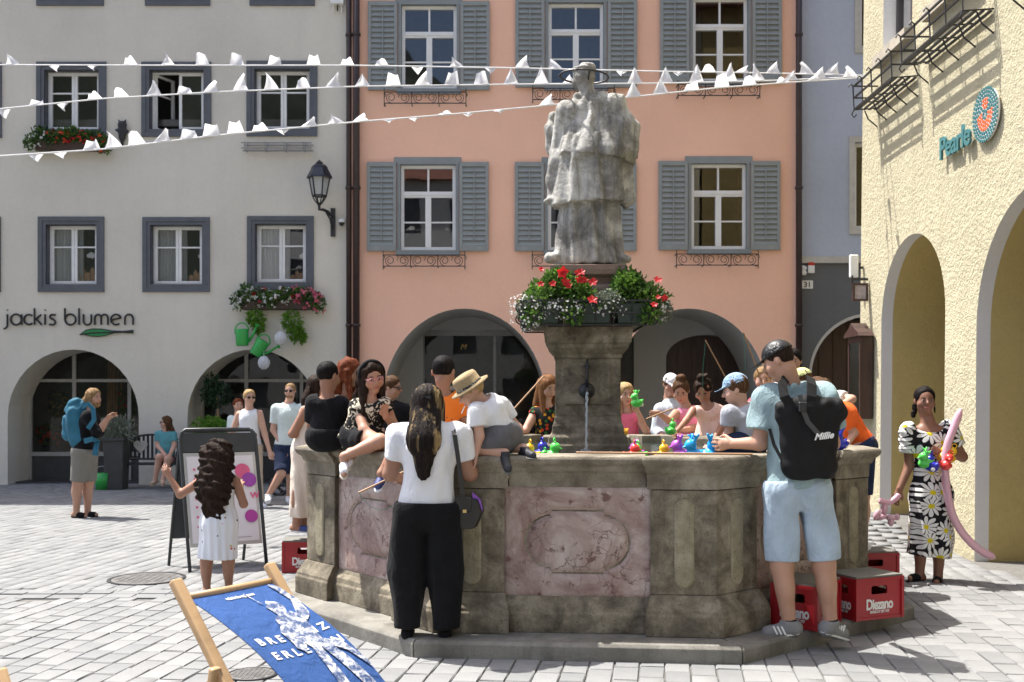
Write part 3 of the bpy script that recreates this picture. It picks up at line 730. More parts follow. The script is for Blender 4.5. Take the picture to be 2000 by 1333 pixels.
# ------------------------------------------------------------------ smooth solids: blended shapes on a grid, meshed as one surface
BIG = 9.0
class Field:
    def __init__(s, lo, hi, vox):
        s.lo = np.array(lo, float); s.vox = vox
        s.n = np.maximum(4, np.ceil((np.array(hi, float) - s.lo) / vox).astype(int) + 1)
        s.v = np.full(s.n, BIG, np.float32)
    def blk(s, lo, hi):
        a = np.clip(np.floor((np.array(lo) - s.lo) / s.vox).astype(int), 0, s.n); b = np.clip(np.ceil((np.array(hi) - s.lo) / s.vox).astype(int) + 1, 0, s.n)
        if np.any(b <= a): return None
        g = [s.lo[k] + s.vox * np.arange(a[k], b[k], dtype=np.float32) for k in range(3)]
        return (slice(a[0], b[0]), slice(a[1], b[1]), slice(a[2], b[2])), g[0][:, None, None].astype(np.float32), g[1][None, :, None].astype(np.float32), g[2][None, None, :].astype(np.float32)
    def op(s, sl, d, k, sub=False):
        v = s.v[sl]
        if sub:
            if k > 0:
                h = np.clip(.5 - .5 * (v + d) / k, 0, 1); s.v[sl] = v * (1 - h) - d * h + k * h * (1 - h)
            else: s.v[sl] = np.maximum(v, -d)
        else:
            if k > 0:
                h = np.clip(.5 + .5 * (v - d) / k, 0, 1); s.v[sl] = v * (1 - h) + d * h - k * h * (1 - h)
            else: s.v[sl] = np.minimum(v, d)
    def cap(s, a, b, ra, rb, k=.02, flat=None, ff=1.0, sub=False, cut=None, fn=None):
        """tapered limb a->b; flat/ff: squeeze along an axis; cut: list of (point, normal) half spaces to keep (normal points away)"""
        a, b = np.array(a, float), np.array(b, float); m = max(ra, rb) * max(1, ff) + k + 2.5 * s.vox + (.03 if fn else 0)
        q = s.blk(np.minimum(a, b) - m, np.maximum(a, b) + m)
        if q is None: return
        sl, X, Y, Z = q; ba = b - a; L2 = max(1e-9, float(ba @ ba))
        px, py, pz = X - a[0], Y - a[1], Z - a[2]
        t = np.clip((px * ba[0] + py * ba[1] + pz * ba[2]) / L2, 0, 1)
        dx, dy, dz = px - t * ba[0], py - t * ba[1], pz - t * ba[2]
        d2 = dx * dx + dy * dy + dz * dz
        if flat is not None:
            f = np.array(flat, float); f /= np.linalg.norm(f); c = dx * f[0] + dy * f[1] + dz * f[2]
            d2 = d2 + c * c * (1 / ff ** 2 - 1)
        d = np.sqrt(np.maximum(d2, 0)) - (ra + (rb - ra) * t)
        if flat is not None and ff < 1: d = d * (.5 + .5 * ff)
        if fn is not None: d = d + fn(X, Y, Z, t)
        for c, n in (cut or []):
            n = np.array(n, float); n /= np.linalg.norm(n)
            d = np.maximum(d, (X - c[0]) * n[0] + (Y - c[1]) * n[1] + (Z - c[2]) * n[2])
        s.op(sl, d, k, sub)
    def ell(s, c, r, k=.02, M=None, sub=False, cut=None, fn=None):
        """ellipsoid with radii r in frame M (3x3, columns are its axes)"""
        c = np.array(c, float); r = np.array(r, float); M = np.eye(3) if M is None else np.array(M, float)
        e = np.sqrt(((M * r[None, :]) ** 2).sum(1)) + k + 2.5 * s.vox + (.03 if fn else 0)
        q = s.blk(c - e, c + e)
        if q is None: return
        sl, X, Y, Z = q; p = [X - c[0], Y - c[1], Z - c[2]]
        l = [p[0] * M[0, i] + p[1] * M[1, i] + p[2] * M[2, i] for i in range(3)]
        k0 = np.sqrt(sum((l[i] / r[i]) ** 2 for i in range(3))); k1 = np.sqrt(sum((l[i] / r[i] ** 2) ** 2 for i in range(3))) + 1e-6
        d = k0 * (k0 - 1) / k1
        if fn is not None: d = d + fn(X, Y, Z, 0)
        for cc, n in (cut or []):
            n = np.array(n, float); n /= np.linalg.norm(n)
            d = np.maximum(d, (X - cc[0]) * n[0] + (Y - cc[1]) * n[1] + (Z - cc[2]) * n[2])
        s.op(sl, d, k, sub)
    def half(s, c, n, k=.0):                     # keep only the side the normal points away from
        n = np.array(n, float); n /= np.linalg.norm(n)
        sl, X, Y, Z = s.blk(s.lo, s.lo + s.vox * s.n)
        d = -((X - c[0]) * n[0] + (Y - c[1]) * n[1] + (Z - c[2]) * n[2]); s.op(sl, d, k, True)
    def warp(s, fn):
        sl, X, Y, Z = s.blk(s.lo, s.lo + s.vox * s.n); s.v[sl] = s.v[sl] + np.where(np.abs(s.v[sl]) < .08, fn(X, Y, Z), 0).astype(np.float32)
    def mesh(s, name):
        v = s.v; v[0] = v[-1] = BIG; v[:, 0] = v[:, -1] = BIG; v[:, :, 0] = v[:, :, -1] = BIG
        neg = v < 0
        cnt = np.zeros(np.array(v.shape) - 1, np.int8)
        for i in (0, 1):
            for j in (0, 1):
                for k in (0, 1): cnt += neg[i:v.shape[0]-1+i, j:v.shape[1]-1+j, k:v.shape[2]-1+k]
        act = (cnt > 0) & (cnt < 8); I = np.argwhere(act); idx = np.full(act.shape, -1, np.int32); idx[act] = np.arange(len(I))
        acc = np.zeros((len(I), 3)); num = np.zeros(len(I))
        C = [(i, j, k) for i in (0, 1) for j in (0, 1) for k in (0, 1)]
        vals = {c: v[I[:, 0] + c[0], I[:, 1] + c[1], I[:, 2] + c[2]] for c in C}
        for c in C:
            for ax in range(3):
                if c[ax]: continue
                e = list(c); e[ax] = 1; e = tuple(e); va, vb = vals[c], vals[e]; x = (va < 0) != (vb < 0)
                t = np.where(x, va / np.where(x, va - vb, 1), 0)
                p = np.tile(np.array(c, float), (len(I), 1)); p[:, ax] = t
                acc[x] += p[x]; num[x] += 1
        pos = s.lo + s.vox * (I + acc / np.maximum(num, 1)[:, None])
        quads = []
        for ax in range(3):
            a = [slice(1, -1)] * 3; a[ax] = slice(0, -1); b = list(a); b[ax] = slice(1, None)
            A, B = neg[tuple(a)], neg[tuple(b)]; E = np.argwhere(A != B)
            if not len(E): continue
            fl = A[tuple(E.T)]; off = np.array([1, 1, 1]); off[ax] = 0; E = E + off
            u, w = (ax + 1) % 3, (ax + 2) % 3
            def g(du, dw):
                q = E.copy(); q[:, u] -= du; q[:, w] -= dw; return idx[q[:, 0], q[:, 1], q[:, 2]]
            Q = np.stack([g(0, 0), g(1, 0), g(1, 1), g(0, 1)], 1)
            Q[~fl] = Q[~fl][:, ::-1]; quads.append(Q)
        F = np.concatenate(quads); F = F[(F >= 0).all(1)]
        return mesh_np(name, pos, F)
def wob(seed, freq, amp, st=(1, 1, 1)):
    r = np.random.default_rng(seed); W = [(r.normal(size=3) * freq * np.array(st), r.uniform(0, 6.28)) for _ in range(5)]
    def f(X, Y, Z, t=0):
        o = 0
        for w, p in W: o = o + np.sin(X * w[0] + Y * w[1] + Z * w[2] + p)
        return amp * o / 2.2
    return f
# ------------------------------------------------------------------ fountain
M_sand = stone('fountain_sandstone', [(.095, .080, .058), (.205, .176, .128), (.34, .298, .222)], (.078, .067, .05), 6, 60, .8, .75, (.34, .66))
M_rim = stone('rim_sandstone', [(.135, .115, .085), (.245, .215, .165), (.36, .325, .26)], (.10, .086, .064), 5, 60, .7, .6)
M_step = stone('step_stone', [(.14, .132, .115), (.21, .20, .175), (.28, .268, .235)], (.10, .094, .08), 2.5, 50, .5, .5)
M_flute = stone('flute_stone', [(.20, .175, .115), (.31, .275, .19), (.38, .345, .25)], (.17, .15, .105), 9, 60, .8, .7)
def marble():
    t = NT('pink_marble'); co = t.coord()
    w = t.noise(co, 2.6, 7, .7, .6); a = t.ramp(w, [(.32, (.14, .08, .072)), (.43, (.28, .19, .165)), (.54, (.40, .31, .275)), (.68, (.55, .475, .43))])
    v = t.n('TexVoronoi'); v.feature = 'DISTANCE_TO_EDGE'; v.inputs['Scale'].default_value = 7; 
    dn = t.n('VectorMath'); dn.operation = 'ADD'; nz = t.n('TexNoise'); nz.inputs['Scale'].default_value = 3.5; nz.inputs['Detail'].default_value = 5; t.l(co, nz.inputs['Vector']); sc = t.n('VectorMath'); sc.operation = 'SCALE'; sc.inputs['Scale'].default_value = .55
    t.l(nz.outputs['Color'], sc.inputs[0]); t.l(co, dn.inputs[0]); t.l(sc.outputs[0], dn.inputs[1]); t.l(dn.outputs[0], v.inputs['Vector'])
    crack = t.ramp(v.outputs['Distance'], [(.0, (1, 1, 1)), (.035, (0, 0, 0))]); gate = t.ramp(t.noise(co, 2.2, 3), [(.44, (0, 0, 0)), (.56, (1, 1, 1))])
    a = t.mix(t.math('MULTIPLY', t.math('MULTIPLY', crack, gate), .85), a, (.085, .042, .034))
    pit = t.ramp(t.noise(co, 13, 4, .65), [(.33, (1, 1, 1)), (.39, (0, 0, 0))]); a = t.mix(t.math('MULTIPLY', pit, .85), a, (.13, .06, .045))
    lo = t.ramp(t.noise(t.coord((1.5, 1.5, .4)), 1.6, 5, .65), [(.48, (0, 0, 0)), (.72, (1, 1, 1))]); a = t.mix(t.math('MULTIPLY', lo, .45), a, (.17, .12, .12))
    t.base(a); t.set(Roughness=.6, Specular_IOR_Level=.35)
    t.bump(t.math('ADD', t.noise(co, 30, 5, .7), t.math('MULTIPLY', pit, -1.5)), .4, .008); return t.m
M_marble = marble()
FT = thing('fountain', 'octagonal stone fountain basin with pink marble panels in the middle of the square', 'fountain', (FC.x, FC.y, 0))
AP = FR * math.cos(PI/8)
def vdir(i): a = -PI/2 - PI/8 - FD + i * PI/4; return Vector((math.cos(a), math.sin(a), 0))     # corner i
def fdir(i): a = -PI/2 - FD + i * PI/4; return Vector((math.cos(a), math.sin(a), 0))            # face i lies between corners i and i+1
def corner(i, o): return FC + vdir(i) * ((AP + o) / math.cos(PI/8))
def along(i): n = fdir(i); return Vector((-n.y, n.x, 0))
def run(i, prof, inset, name, mat, parent=FT, closed=True):
    """one straight length of moulding on face i; inset trims each end (metres from the corner, mitred when 0)"""
    mb = MB(); t = along(i); L = []
    for o, z in prof:
        a, b = corner(i, o), corner(i + 1, o); e = (b - a).normalized()
        if inset is None: a, b = a + e * .004, b - e * .004
        else:
            a, b = corner(i, 0) + e * inset + fdir(i) * o, corner(i + 1, 0) - e * inset + fdir(i) * o
        L.append((a + Vector((0, 0, z)), b + Vector((0, 0, z))))
    n = len(L); vs = [q[0] for q in L] + [q[1] for q in L]
    fs = [(k, (k+1) % n, n + (k+1) % n, n + k) for k in range(n)] + [tuple(range(n))[::-1], tuple(range(n, 2*n))]
    return mb.add(vs, fs).build(name, mat, parent)
def cornerblock(i, prof, w, name, mat, parent=FT):
    """block wrapped round corner i, w metres along each face"""
    mb = MB(); e0 = (corner(i, 0) - corner(i - 1, 0)).normalized(); e1 = (corner(i + 1, 0) - corner(i, 0)).normalized(); vs = []
    for o, z in prof:
        z = Vector((0, 0, z))
        vs += [corner(i, 0) - e0 * (w + o * .4) + fdir(i - 1) * o + z, corner(i, o) + z, corner(i, 0) + e1 * (w + o * .4) + fdir(i) * o + z]
    n = len(prof); fs = []
    for k in range(n):
        l = (k + 1) % n; fs += [(3*k, 3*k+1, 3*l+1, 3*l), (3*k+1, 3*k+2, 3*l+2, 3*l+1)]
    fs += [tuple(3*k for k in range(n)), tuple(3*k+2 for k in range(n))[::-1]]
    return mb.add(vs, fs).build(name, mat, parent)
STEP = .105; RIM = 1.234; WATER = 1.165
step_prof = [(-.3, .0 - .05), (.34, -.05), (.345, STEP - .02), (.325, STEP), (-.3, STEP)]
base_prof = [(-.2, STEP), (.06, STEP), (.06, STEP + .12), (.05, STEP + .135), (.045, STEP + .17), (.015, STEP + .20), (.005, STEP + .225), (-.2, STEP + .225)]
cb_prof = [(-.15, STEP + .001), (.13, STEP + .001), (.13, STEP + .13), (.12, STEP + .145), (.12, STEP + .16), (.09, STEP + .20), (.065, STEP + .235), (.055, STEP + .25), (-.15, STEP + .25)]
rim_prof = [(-.30, RIM - .14), (.0, RIM - .205), (.01, RIM - .11), (.03, RIM - .10), (.045, RIM - .07), (.06, RIM - .062), (.085, RIM - .045), (.095, RIM - .022), (.085, RIM - .004), (.07, RIM), (-.28, RIM), (-.30, RIM - .015)]
crim_prof = [(-.26, RIM - .14), (.05, RIM - .212), (.055, RIM - .115), (.075, RIM - .105), (.085, RIM - .075), (.10, RIM - .066), (.125, RIM - .045), (.135, RIM - .022), (.125, RIM - .002), (.11, RIM + .003), (-.26, RIM + .003)]
PWD = .40
for i in range(8):
    bevel(run(i, step_prof, None, 'step_stone', M_step), .006, 2)
    bevel(run(i, base_prof, PWD - .05, 'base_moulding', M_sand), .004)
    bevel(run(i, rim_prof, PWD + .02, 'rim_stone', M_rim), .006, 2)
    bevel(cornerblock(i, crim_prof, PWD - .0, 'rim_corner_stone', M_rim), .006, 2)
    bevel(cornerblock(i, cb_prof, PWD - .02, 'pilaster_base', M_sand), .004)
    pil = cornerblock(i, [(-.15, STEP + .25), (.045, STEP + .25), (.045, RIM - .215), (-.15, RIM - .215)], PWD - .02, 'pilaster', M_sand); bevel(pil, .006, 2)
    for s in (0, 1):
        j = i if s else i - 1; e = along(j) if s else -along(j); c = corner(i, 0) + e * (PWD * .46); mb = MB()
        h0, h1, w = STEP + .36, RIM - .33, .062; L = [(w * math.cos(a), h1 + w * math.sin(a)) for a in np.linspace(0, PI, 9)] + [(w * math.cos(a), h0 + w * math.sin(a)) for a in np.linspace(PI, 2*PI, 9)]
        rings = []
        for sc_, d in ((1, .043), (1, .049), (.8, .055)):
            rings.append([c + e * (u * sc_) + fdir(j) * d + Vector((0, 0, (h0 + h1)/2 + (v - (h0 + h1)/2) * (1 - (1 - sc_) * .12))) for u, v in L])
        n = len(L); mb.add([q for r_ in rings for q in r_], [(a*n + k, a*n + (k+1) % n, (a+1)*n + (k+1) % n, (a+1)*n + k) for a in (0, 1) for k in range(n)] + [tuple(range(2*n, 3*n))])
        mb.build('flute', M_flute, pil)
    # marble panel with a carved cartouche
    a0, a1 = corner(i, 0), corner(i + 1, 0); e = (a1 - a0).normalized(); Lg = (a1 - a0).length - 2 * PWD + .06; mid = (a0 + a1) / 2; nx_, nz_ = 72, 46; vs = []; rr_ = random.Random(i)
    z0, z1 = STEP + .215, RIM - .20
    for jj in range(nz_ + 1):
        for ii in range(nx_ + 1):
            u = (ii / nx_ - .5) * Lg; v = (jj / nz_ - .5) * (z1 - z0)
            hw, hh = Lg * .34, .185
            # cartouche outline: a wide tablet with rounded lobes at the ends
            qx = max(0, abs(u) - (hw - .13)); d = math.hypot(qx, max(0, abs(v) - (.06 if abs(u) > hw - .13 else .185) + 0)) 
            dd = abs(math.hypot(max(0, abs(u) - (hw - .17)), v) - .17) if abs(u) > hw - .17 - .0 else abs(abs(v) - .20)
            o = -.022 * math.exp(-(dd / .016) ** 2) - .008 * math.exp(-(dd / .05) ** 2)
            edge = min(Lg/2 - abs(u), (z1 - z0)/2 - abs(v)); o += .0 if edge > .02 else -.012 * (1 - edge / .02)
            vs.append(mid + e * u + fdir(i) * (.005 + o + .002 * math.sin(u * 9 + i) * math.cos(v * 11)) + Vector((0, 0, (z0 + z1)/2 + v)))
    mb = MB(); mb.add(vs, [(j*(nx_+1)+k, j*(nx_+1)+k+1, (j+1)*(nx_+1)+k+1, (j+1)*(nx_+1)+k) for j in range(nz_) for k in range(nx_)]); mb.build('panel', M_marble, FT, True)
    bevel(run(i, [(-.28, STEP), (-.02, STEP), (-.02, RIM - .19), (-.28, RIM - .13)], 0, 'core_stone', M_sand), .002)
def water_mat():
    t = NT('water'); t.base((.03, .045, .035)); t.set(Roughness=.04, Specular_IOR_Level=.6, IOR=1.33)
    co = t.coord(); t.bump(t.math('ADD', t.noise(co, 9, 3, .5, .4), t.math('MULTIPLY', t.noise(co, 26, 2), .4)), .35, .03); return t.m
mb = MB(); mb.add([corner(i, -.27) + Vector((0, 0, WATER)) for i in range(8)], [tuple(range(8))]); o = mb.build('water_surface', water_mat(), FT)
# pedestal in the middle
PC = Vector((.635, 8.65, 0)); ps_ = 8.65 / FPX
def sq(prof, name, mat, parent=FT, rot=R(-3), dr=1.0):
    mb = MB(); vs = []
    for h, z in prof:
        for sx, sy in ((-1,-1), (1,-1), (1,1), (-1,1)):
            q = Vector((sx * h, sy * h * dr, 0)); q.rotate(Matrix.Rotation(rot, 3, 'Z')); vs.append(PC + q + Vector((0, 0, z)))
    n = len(prof); fs = [(4*k + a, 4*k + (a+1) % 4, 4*k + 4 + (a+1) % 4, 4*k + 4 + a) for k in range(n - 1) for a in range(4)] + [(3, 2, 1, 0), tuple(range(4*n-4, 4*n))]
    return bevel(mb.add(vs, fs).build(name, mat, parent), .006, 2)
sq([(.34, .9), (.34, 1.22), (.325, 1.24), (.32, 1.29), (.295, 1.32), (.29, 1.38), (.275, 1.42), (.272, 1.46)], 'pedestal_base', M_sand)
sq([(.268, 1.46), (.266, 1.93)], 'pedestal_shaft', M_sand)
sq([(.27, 1.93), (.28, 1.945), (.28, 1.965), (.295, 1.98), (.33, 2.02), (.335, 2.05), (.35, 2.06), (.355, 2.12), (.36, 2.13), (.36, 2.19)], 'pedestal_capital', M_sand)
mb = MB(); pz = Matrix.Rotation(R(-3), 3, 'Z')
fp = lambda u, v, d: PC + pz @ Vector((u, -.268 - d, v))
mb.add([fp(u, v, d) for d, k in ((.001, 1), (.012, .96)) for u, v in ((-.19*k, 1.56), (.19*k, 1.56), (.19*k, 1.85), (-.19*k, 1.85))], [(4,5,6,7)] + [(a, (a+1) % 4, 4 + (a+1) % 4, 4 + a) for a in range(4)]); mb.build('pedestal_panel', M_sand, FT)
sq([(.20, 2.19), (.20, 2.44), (.26, 2.46), (.28, 2.50), (.28, 2.53), (.22, 2.56), (.24, 2.60), (.30, 2.62), (.31, 2.66), (.31, 2.70)], 'statue_plinth', stone('red_stone', [(.16, .11, .09), (.24, .17, .14), (.30, .23, .19)], (.10, .07, .06)))
# spout: iron rosette, handle and a falling jet
mb = MB(); mb.lathe([(.02, 0), (.062, .0), (.066, .02), (.05, .035), (.035, .04), (.03, .09), (.022, .12), (.022, .125)], 20, fp(-.01, 1.67, 0), Matrix.Rotation(R(90), 3, 'X')); 
mb.tube([fp(-.01, 1.70, .035), fp(-.008, 1.78, .05), fp(-.006, 1.86, .045), fp(-.004, 1.93, .04)], [.014, .012, .016, .006], 8); mb.bar(fp(-.035, 1.872, .05), fp(.025, 1.872, .05), .014, .014)
mb.tube([fp(-.005, 1.63, .03), fp(0, 1.57, .02), fp(0, 1.54, .02)], [.02, .012, .003], 8)
mb.build('spout', M_iron, FT, True)
def jet_mat():
    t = NT('water_jet'); t.base((.75, .8, .85)); t.set(Roughness=.12, Transmission_Weight=.65, IOR=1.33); t.bump(t.noise(t.coord((1, 1, .15)), 60, 3), .6, .01); return t.m
mb = MB(); p0 = fp(-.01, 1.655, .125); pts = []; rs = []
for k in range(22):
    q = k / 21; pts.append(p0 + Vector((-.012 * q + .003 * math.sin(k * 1.7), -.10 * q, -(1.655 - WATER) * q ** 1.35 + .0))); rs.append(.011 - .003 * q + .0025 * math.sin(k * 2.1))
mb.tube(pts, rs, 8); mb.build('water_jet', jet_mat(), FT, True)
mb = MB(); q = pts[-1]
for k in range(30):
    a, r_ = random.uniform(0, 6.28), random.uniform(.01, .08); s = random.uniform(.004, .009); c = q + Vector((r_*math.cos(a), r_*math.sin(a), random.uniform(0, .05) * (1 - r_*8)))
    mb.lathe([(.0005, -s), (s*.8, -s*.5), (s*.8, s*.5), (.0005, s)], 6, c, cap=False)
o = mb.build('splash', jet_mat(), FT, True); o['kind'] = 'stuff'
# iron grate lying across the basin under the jet
mb = MB(); a, b = P(1090, 884, 7.0), P(1195, 884, 7.0)
for k in range(5): y = 6.82 + k * .11; mb.bar((.28, y, RIM - .02), (.72, y + .02, RIM - .02), .018, .012)
for k in range(2): mb.bar((.30 + k*.40, 6.66, RIM - .012), (.28 + k*.42, 7.3, RIM - .012), .018, .012)
mb.build('grate', M_iron, FT)
# ------------------------------------------------------------------ statue seen from behind
def statue_mat():
    t = NT('weathered_statue_stone'); co = t.coord()
    a = t.ramp(t.noise(co, 3.2, 7, .7, .5), [(.30, (.12, .115, .10)), (.44, (.27, .26, .235)), (.56, (.46, .45, .415)), (.72, (.60, .59, .55))])
    s1 = t.ramp(t.noise(t.coord((5, 5, .5)), 1.5, 5, .65), [(.45, (0, 0, 0)), (.64, (1, 1, 1))]); a = t.mix(t.math('MULTIPLY', s1, .8), a, (.075, .073, .068))
    v = t.n('TexVoronoi'); v.feature = 'DISTANCE_TO_EDGE'; v.inputs['Scale'].default_value = 5; nz = t.n('TexNoise'); nz.inputs['Scale'].default_value = 5; t.l(co, nz.inputs['Vector']); ad = t.n('VectorMath'); ad.operation = 'ADD'; t.l(nz.outputs['Color'], ad.inputs[0]); t.l(co, ad.inputs[1]); t.l(ad.outputs[0], v.inputs['Vector'])
    ck = t.ramp(v.outputs['Distance'], [(0, (1, 1, 1)), (.018, (0, 0, 0))]); a = t.mix(t.math('MULTIPLY', ck, .6), a, (.06, .058, .05))
    li = t.ramp(t.noise(co, 6, 4), [(.58, (0, 0, 0)), (.7, (1, 1, 1))]); a = t.mix(t.math('MULTIPLY', li, .4), a, (.22, .20, .10))
    t.base(a); t.set(Roughness=.85, Specular_IOR_Level=.25); t.bump(t.math('ADD', t.noise(co, 40, 5, .75), t.noise(co, 10, 4)), .7, .014); return t.m
ST = thing('statue', 'weathered grey stone statue of a robed figure seen from behind on the fountain', 'statue', (PC.x, PC.y, 2.70))
sx0 = P(1155, 525, 8.65).x
def SP(px, py, dy=0): q = P(px, py, 8.65); return np.array([q.x, 8.65 + dy, q.z])
f = Field((sx0 - .55, 8.2, 2.66), (sx0 + .55, 9.1, 4.55), .011)
fold = lambda amp, n, ph=0: (lambda X, Y, Z, t: amp * np.sin(n * np.arctan2(Y - 8.65, X - sx0 - .04 * np.sin(Z * 3)) + ph + 2.2 * np.sin(Z * 2.3)) + amp * .5 * np.sin(n * 1.7 * np.arctan2(Y - 8.65, X - sx0) + 3.1 * Z))
Yx = (0, 1, 0)
f.cap(SP(1152, 512), SP(1152, 400), .285, .245, .02, Yx, .72, fn=fold(.016, 9), cut=[(SP(0, 520), (0, 0, -1)), (SP(0, 372), (0, 0, 1))])
f.cap(SP(1153, 404), SP(1158, 300), .325, .27, .012, Yx, .74, fn=fold(.018, 8, 1), cut=[(SP(1155, 401) + np.array((0, 0, 0)), (.06, 0, -1)), (SP(0, 270), (0, 0, 1))])
f.cap(SP(1163, 300), SP(1157, 222), .325, .16, .012, Yx, .74, fn=fold(.015, 7, 2), cut=[(SP(1155, 312), (-.12, 0, -1))])
f.cap(SP(1115, 218), SP(1198, 212), .10, .10, .05, fn=wob(3, 9, .006))
f.cap(SP(1195, 212, -.02), SP(1222, 280, -.02), .115, .125, .05, fn=wob(4, 14, .014), cut=[(SP(1225, 305), (.1, 0, -1))]); f.cap(SP(1228, 250), SP(1232, 300, .1), .095, .07, .03, cut=[(SP(0, 305), (0, 0, -1))])
f.cap(SP(1108, 220), SP(1092, 300, .04), .09, .075, .04, fn=wob(5, 14, .012)); f.cap(SP(1090, 300, .02), SP(1082, 385, .05), .075, .065, .02, fn=wob(6, 14, .014))
f.ell(SP(1078, 392, .03), (.07, .09, .035), .02); f.cap(SP(1222, 320, .05), SP(1228, 385, .06), .06, .065, .03, fn=wob(8, 16, .012)); f.ell(SP(1226, 395, .03), (.06, .08, .03), .02)
f.ell(SP(1080, 505, -.02), (.075, .10, .05), .03); f.ell(SP(1215, 508, -.04), (.07, .08, .04), .03)
f.cap(SP(1152, 200), SP(1143, 165), .075, .058, .02); f.cap(SP(1128, 192), SP(1178, 190), .045, .05, .02, fn=wob(7, 30, .008))
f.ell(SP(1141, 150, .02), (.085, .10, .105), .02, fn=wob(9, 40, .006)); f.ell(SP(1141, 136, .02), (.10, .11, .032), .006, fn=wob(12, 40, .006)); f.ell(SP(1147, 130, .02), (.07, .08, .035), .01); f.ell(SP(1130, 160, .06), (.05, .05, .06), .02)
f.ell(SP(1082, 225, .16), (.06, .06, .07), .02, fn=wob(2, 35, .012)); f.cap(SP(1078, 245, .14), SP(1090, 300, .12), .06, .07, .03, fn=wob(2, 30, .012)); f.ell(SP(1075, 248, .1), (.04, .05, .06), .02)
f.warp(lambda X, Y, Z: .006 * np.sin(62 * X + 4 * np.sin(Z * 4)) * np.sin(3 * Z + 20 * Y) + .0015 * np.sin(95 * X + 40 * Z) * np.sin(70 * Z - 50 * X))
mk('body', f.mesh('body'), statue_mat(), ST, True)
mb = MB(); c = Vector(SP(1141, 150)); mb.tube([c + Vector((.205 * math.cos(a), .19 * math.sin(a), .012 * math.cos(a) * -1)) for a in np.linspace(0, 2*PI, 30, endpoint=False)], .008, 6, True)
for k in range(5): a = 2*PI*k/5 + .6; q = c + Vector((.205*math.cos(a), .19*math.sin(a), -.012*math.cos(a))); mb.lathe([(.002, -.012), (.018, 0), (.002, .012)], 6, q)
mb.bar(c + Vector((.03, -.19, 0)), c + Vector((.03, -.05, -.05)), .012, .012); mb.build('halo_ring', M_iron, ST)
# ------------------------------------------------------------------ people
def fabric(name, c, var=.10, rough=.9, scale=10, bump=.25, sheen=.03):
    if name in MATS: return MATS[name]
    t = NT(name); co = t.coord(); n = t.noise(co, scale, 5)
    t.base(t.ramp(n, [(.3, tuple(x * (1 - var) for x in c)), (.7, tuple(min(.9, x * (1 + var)) for x in c))])); t.set(Roughness=rough, Specular_IOR_Level=.2, Sheen_Weight=sheen)
    t.bump(t.math('ADD', t.math('MULTIPLY', t.noise(co, 420, 2), .15), t.math('MULTIPLY', t.noise(t.coord((1, 1, .55)), 11, 5, .6, .8), 2.0)), min(1, bump * 2), .03); MATS[name] = t.m; return t.m
def skin(name, c):
    t = NT(name); co = t.coord(); n = t.noise(co, 9, 4)
    t.base(t.ramp(n, [(.3, (c[0]*.90, c[1]*.86, c[2]*.84)), (.7, c)])); t.set(Roughness=.5, Specular_IOR_Level=.4, Subsurface_Weight=.12, Subsurface_Scale=.012)
    t.b.inputs['Subsurface Radius'].default_value = (1, .35, .2); t.bump(t.noise(co, 160, 2), .06, .004); return t.m
def hairmat(name, c, hi, streak=None):
    t = NT(name); co = t.coord((55, 55, 3.0)); n = t.noise(co, 1.6, 4, .7)
    a = t.ramp(n, [(.30, tuple(x * .45 for x in c)), (.52, c), (.75, hi)])
    if streak:
        m = t.ramp(t.noise(t.coord((16, 16, .10)), 1.0, 3), [(.54, (0, 0, 0)), (.66, (1, 1, 1))]); a = t.mix(t.math('MULTIPLY', m, .75), a, streak)
    t.base(a); t.set(Roughness=.55, Specular_IOR_Level=.10); t.bump(n, .6, .012); return t.m
SK = {k: skin('skin_' + k, c) for k, c in dict(fair=(.54, .325, .24), light=(.45, .26, .18), tan=(.34, .18, .118), brown=(.24, .12, .078), red=(.52, .29, .22)).items()}
HM = {'black': hairmat('hair_black', (.007, .005, .005), (.022, .018, .017)), 'dark': hairmat('hair_dark', (.020, .011, .007), (.062, .036, .024)), 'brown': hairmat('hair_brown', (.085, .042, .02), (.19, .105, .055)),
      'auburn': hairmat('hair_auburn', (.14, .035, .014), (.30, .095, .04)), 'blond': hairmat('hair_blond', (.42, .28, .13), (.65, .48, .27)), 'sandy': hairmat('hair_sandy', (.26, .16, .075), (.44, .30, .16)),
      'balayage': hairmat('hair_streaked', (.012, .008, .007), (.045, .031, .023), (.40, .28, .13))}
M_eyew = plain('eye_white', (.42, .40, .38), .4, .02); M_iris = plain('iris', (.03, .018, .012), .15); M_lip = plain('lips', (.40, .13, .11), .45, .1); M_lens = plain('sunglass_lens', (.008, .008, .01), .08)
UP = np.array((0, 0, 1.0))
def nrm(v): return np.array(v, float) / max(1e-9, np.linalg.norm(v))
def lerp(a, b, t): return np.array(a) + (np.array(b) - np.array(a)) * t
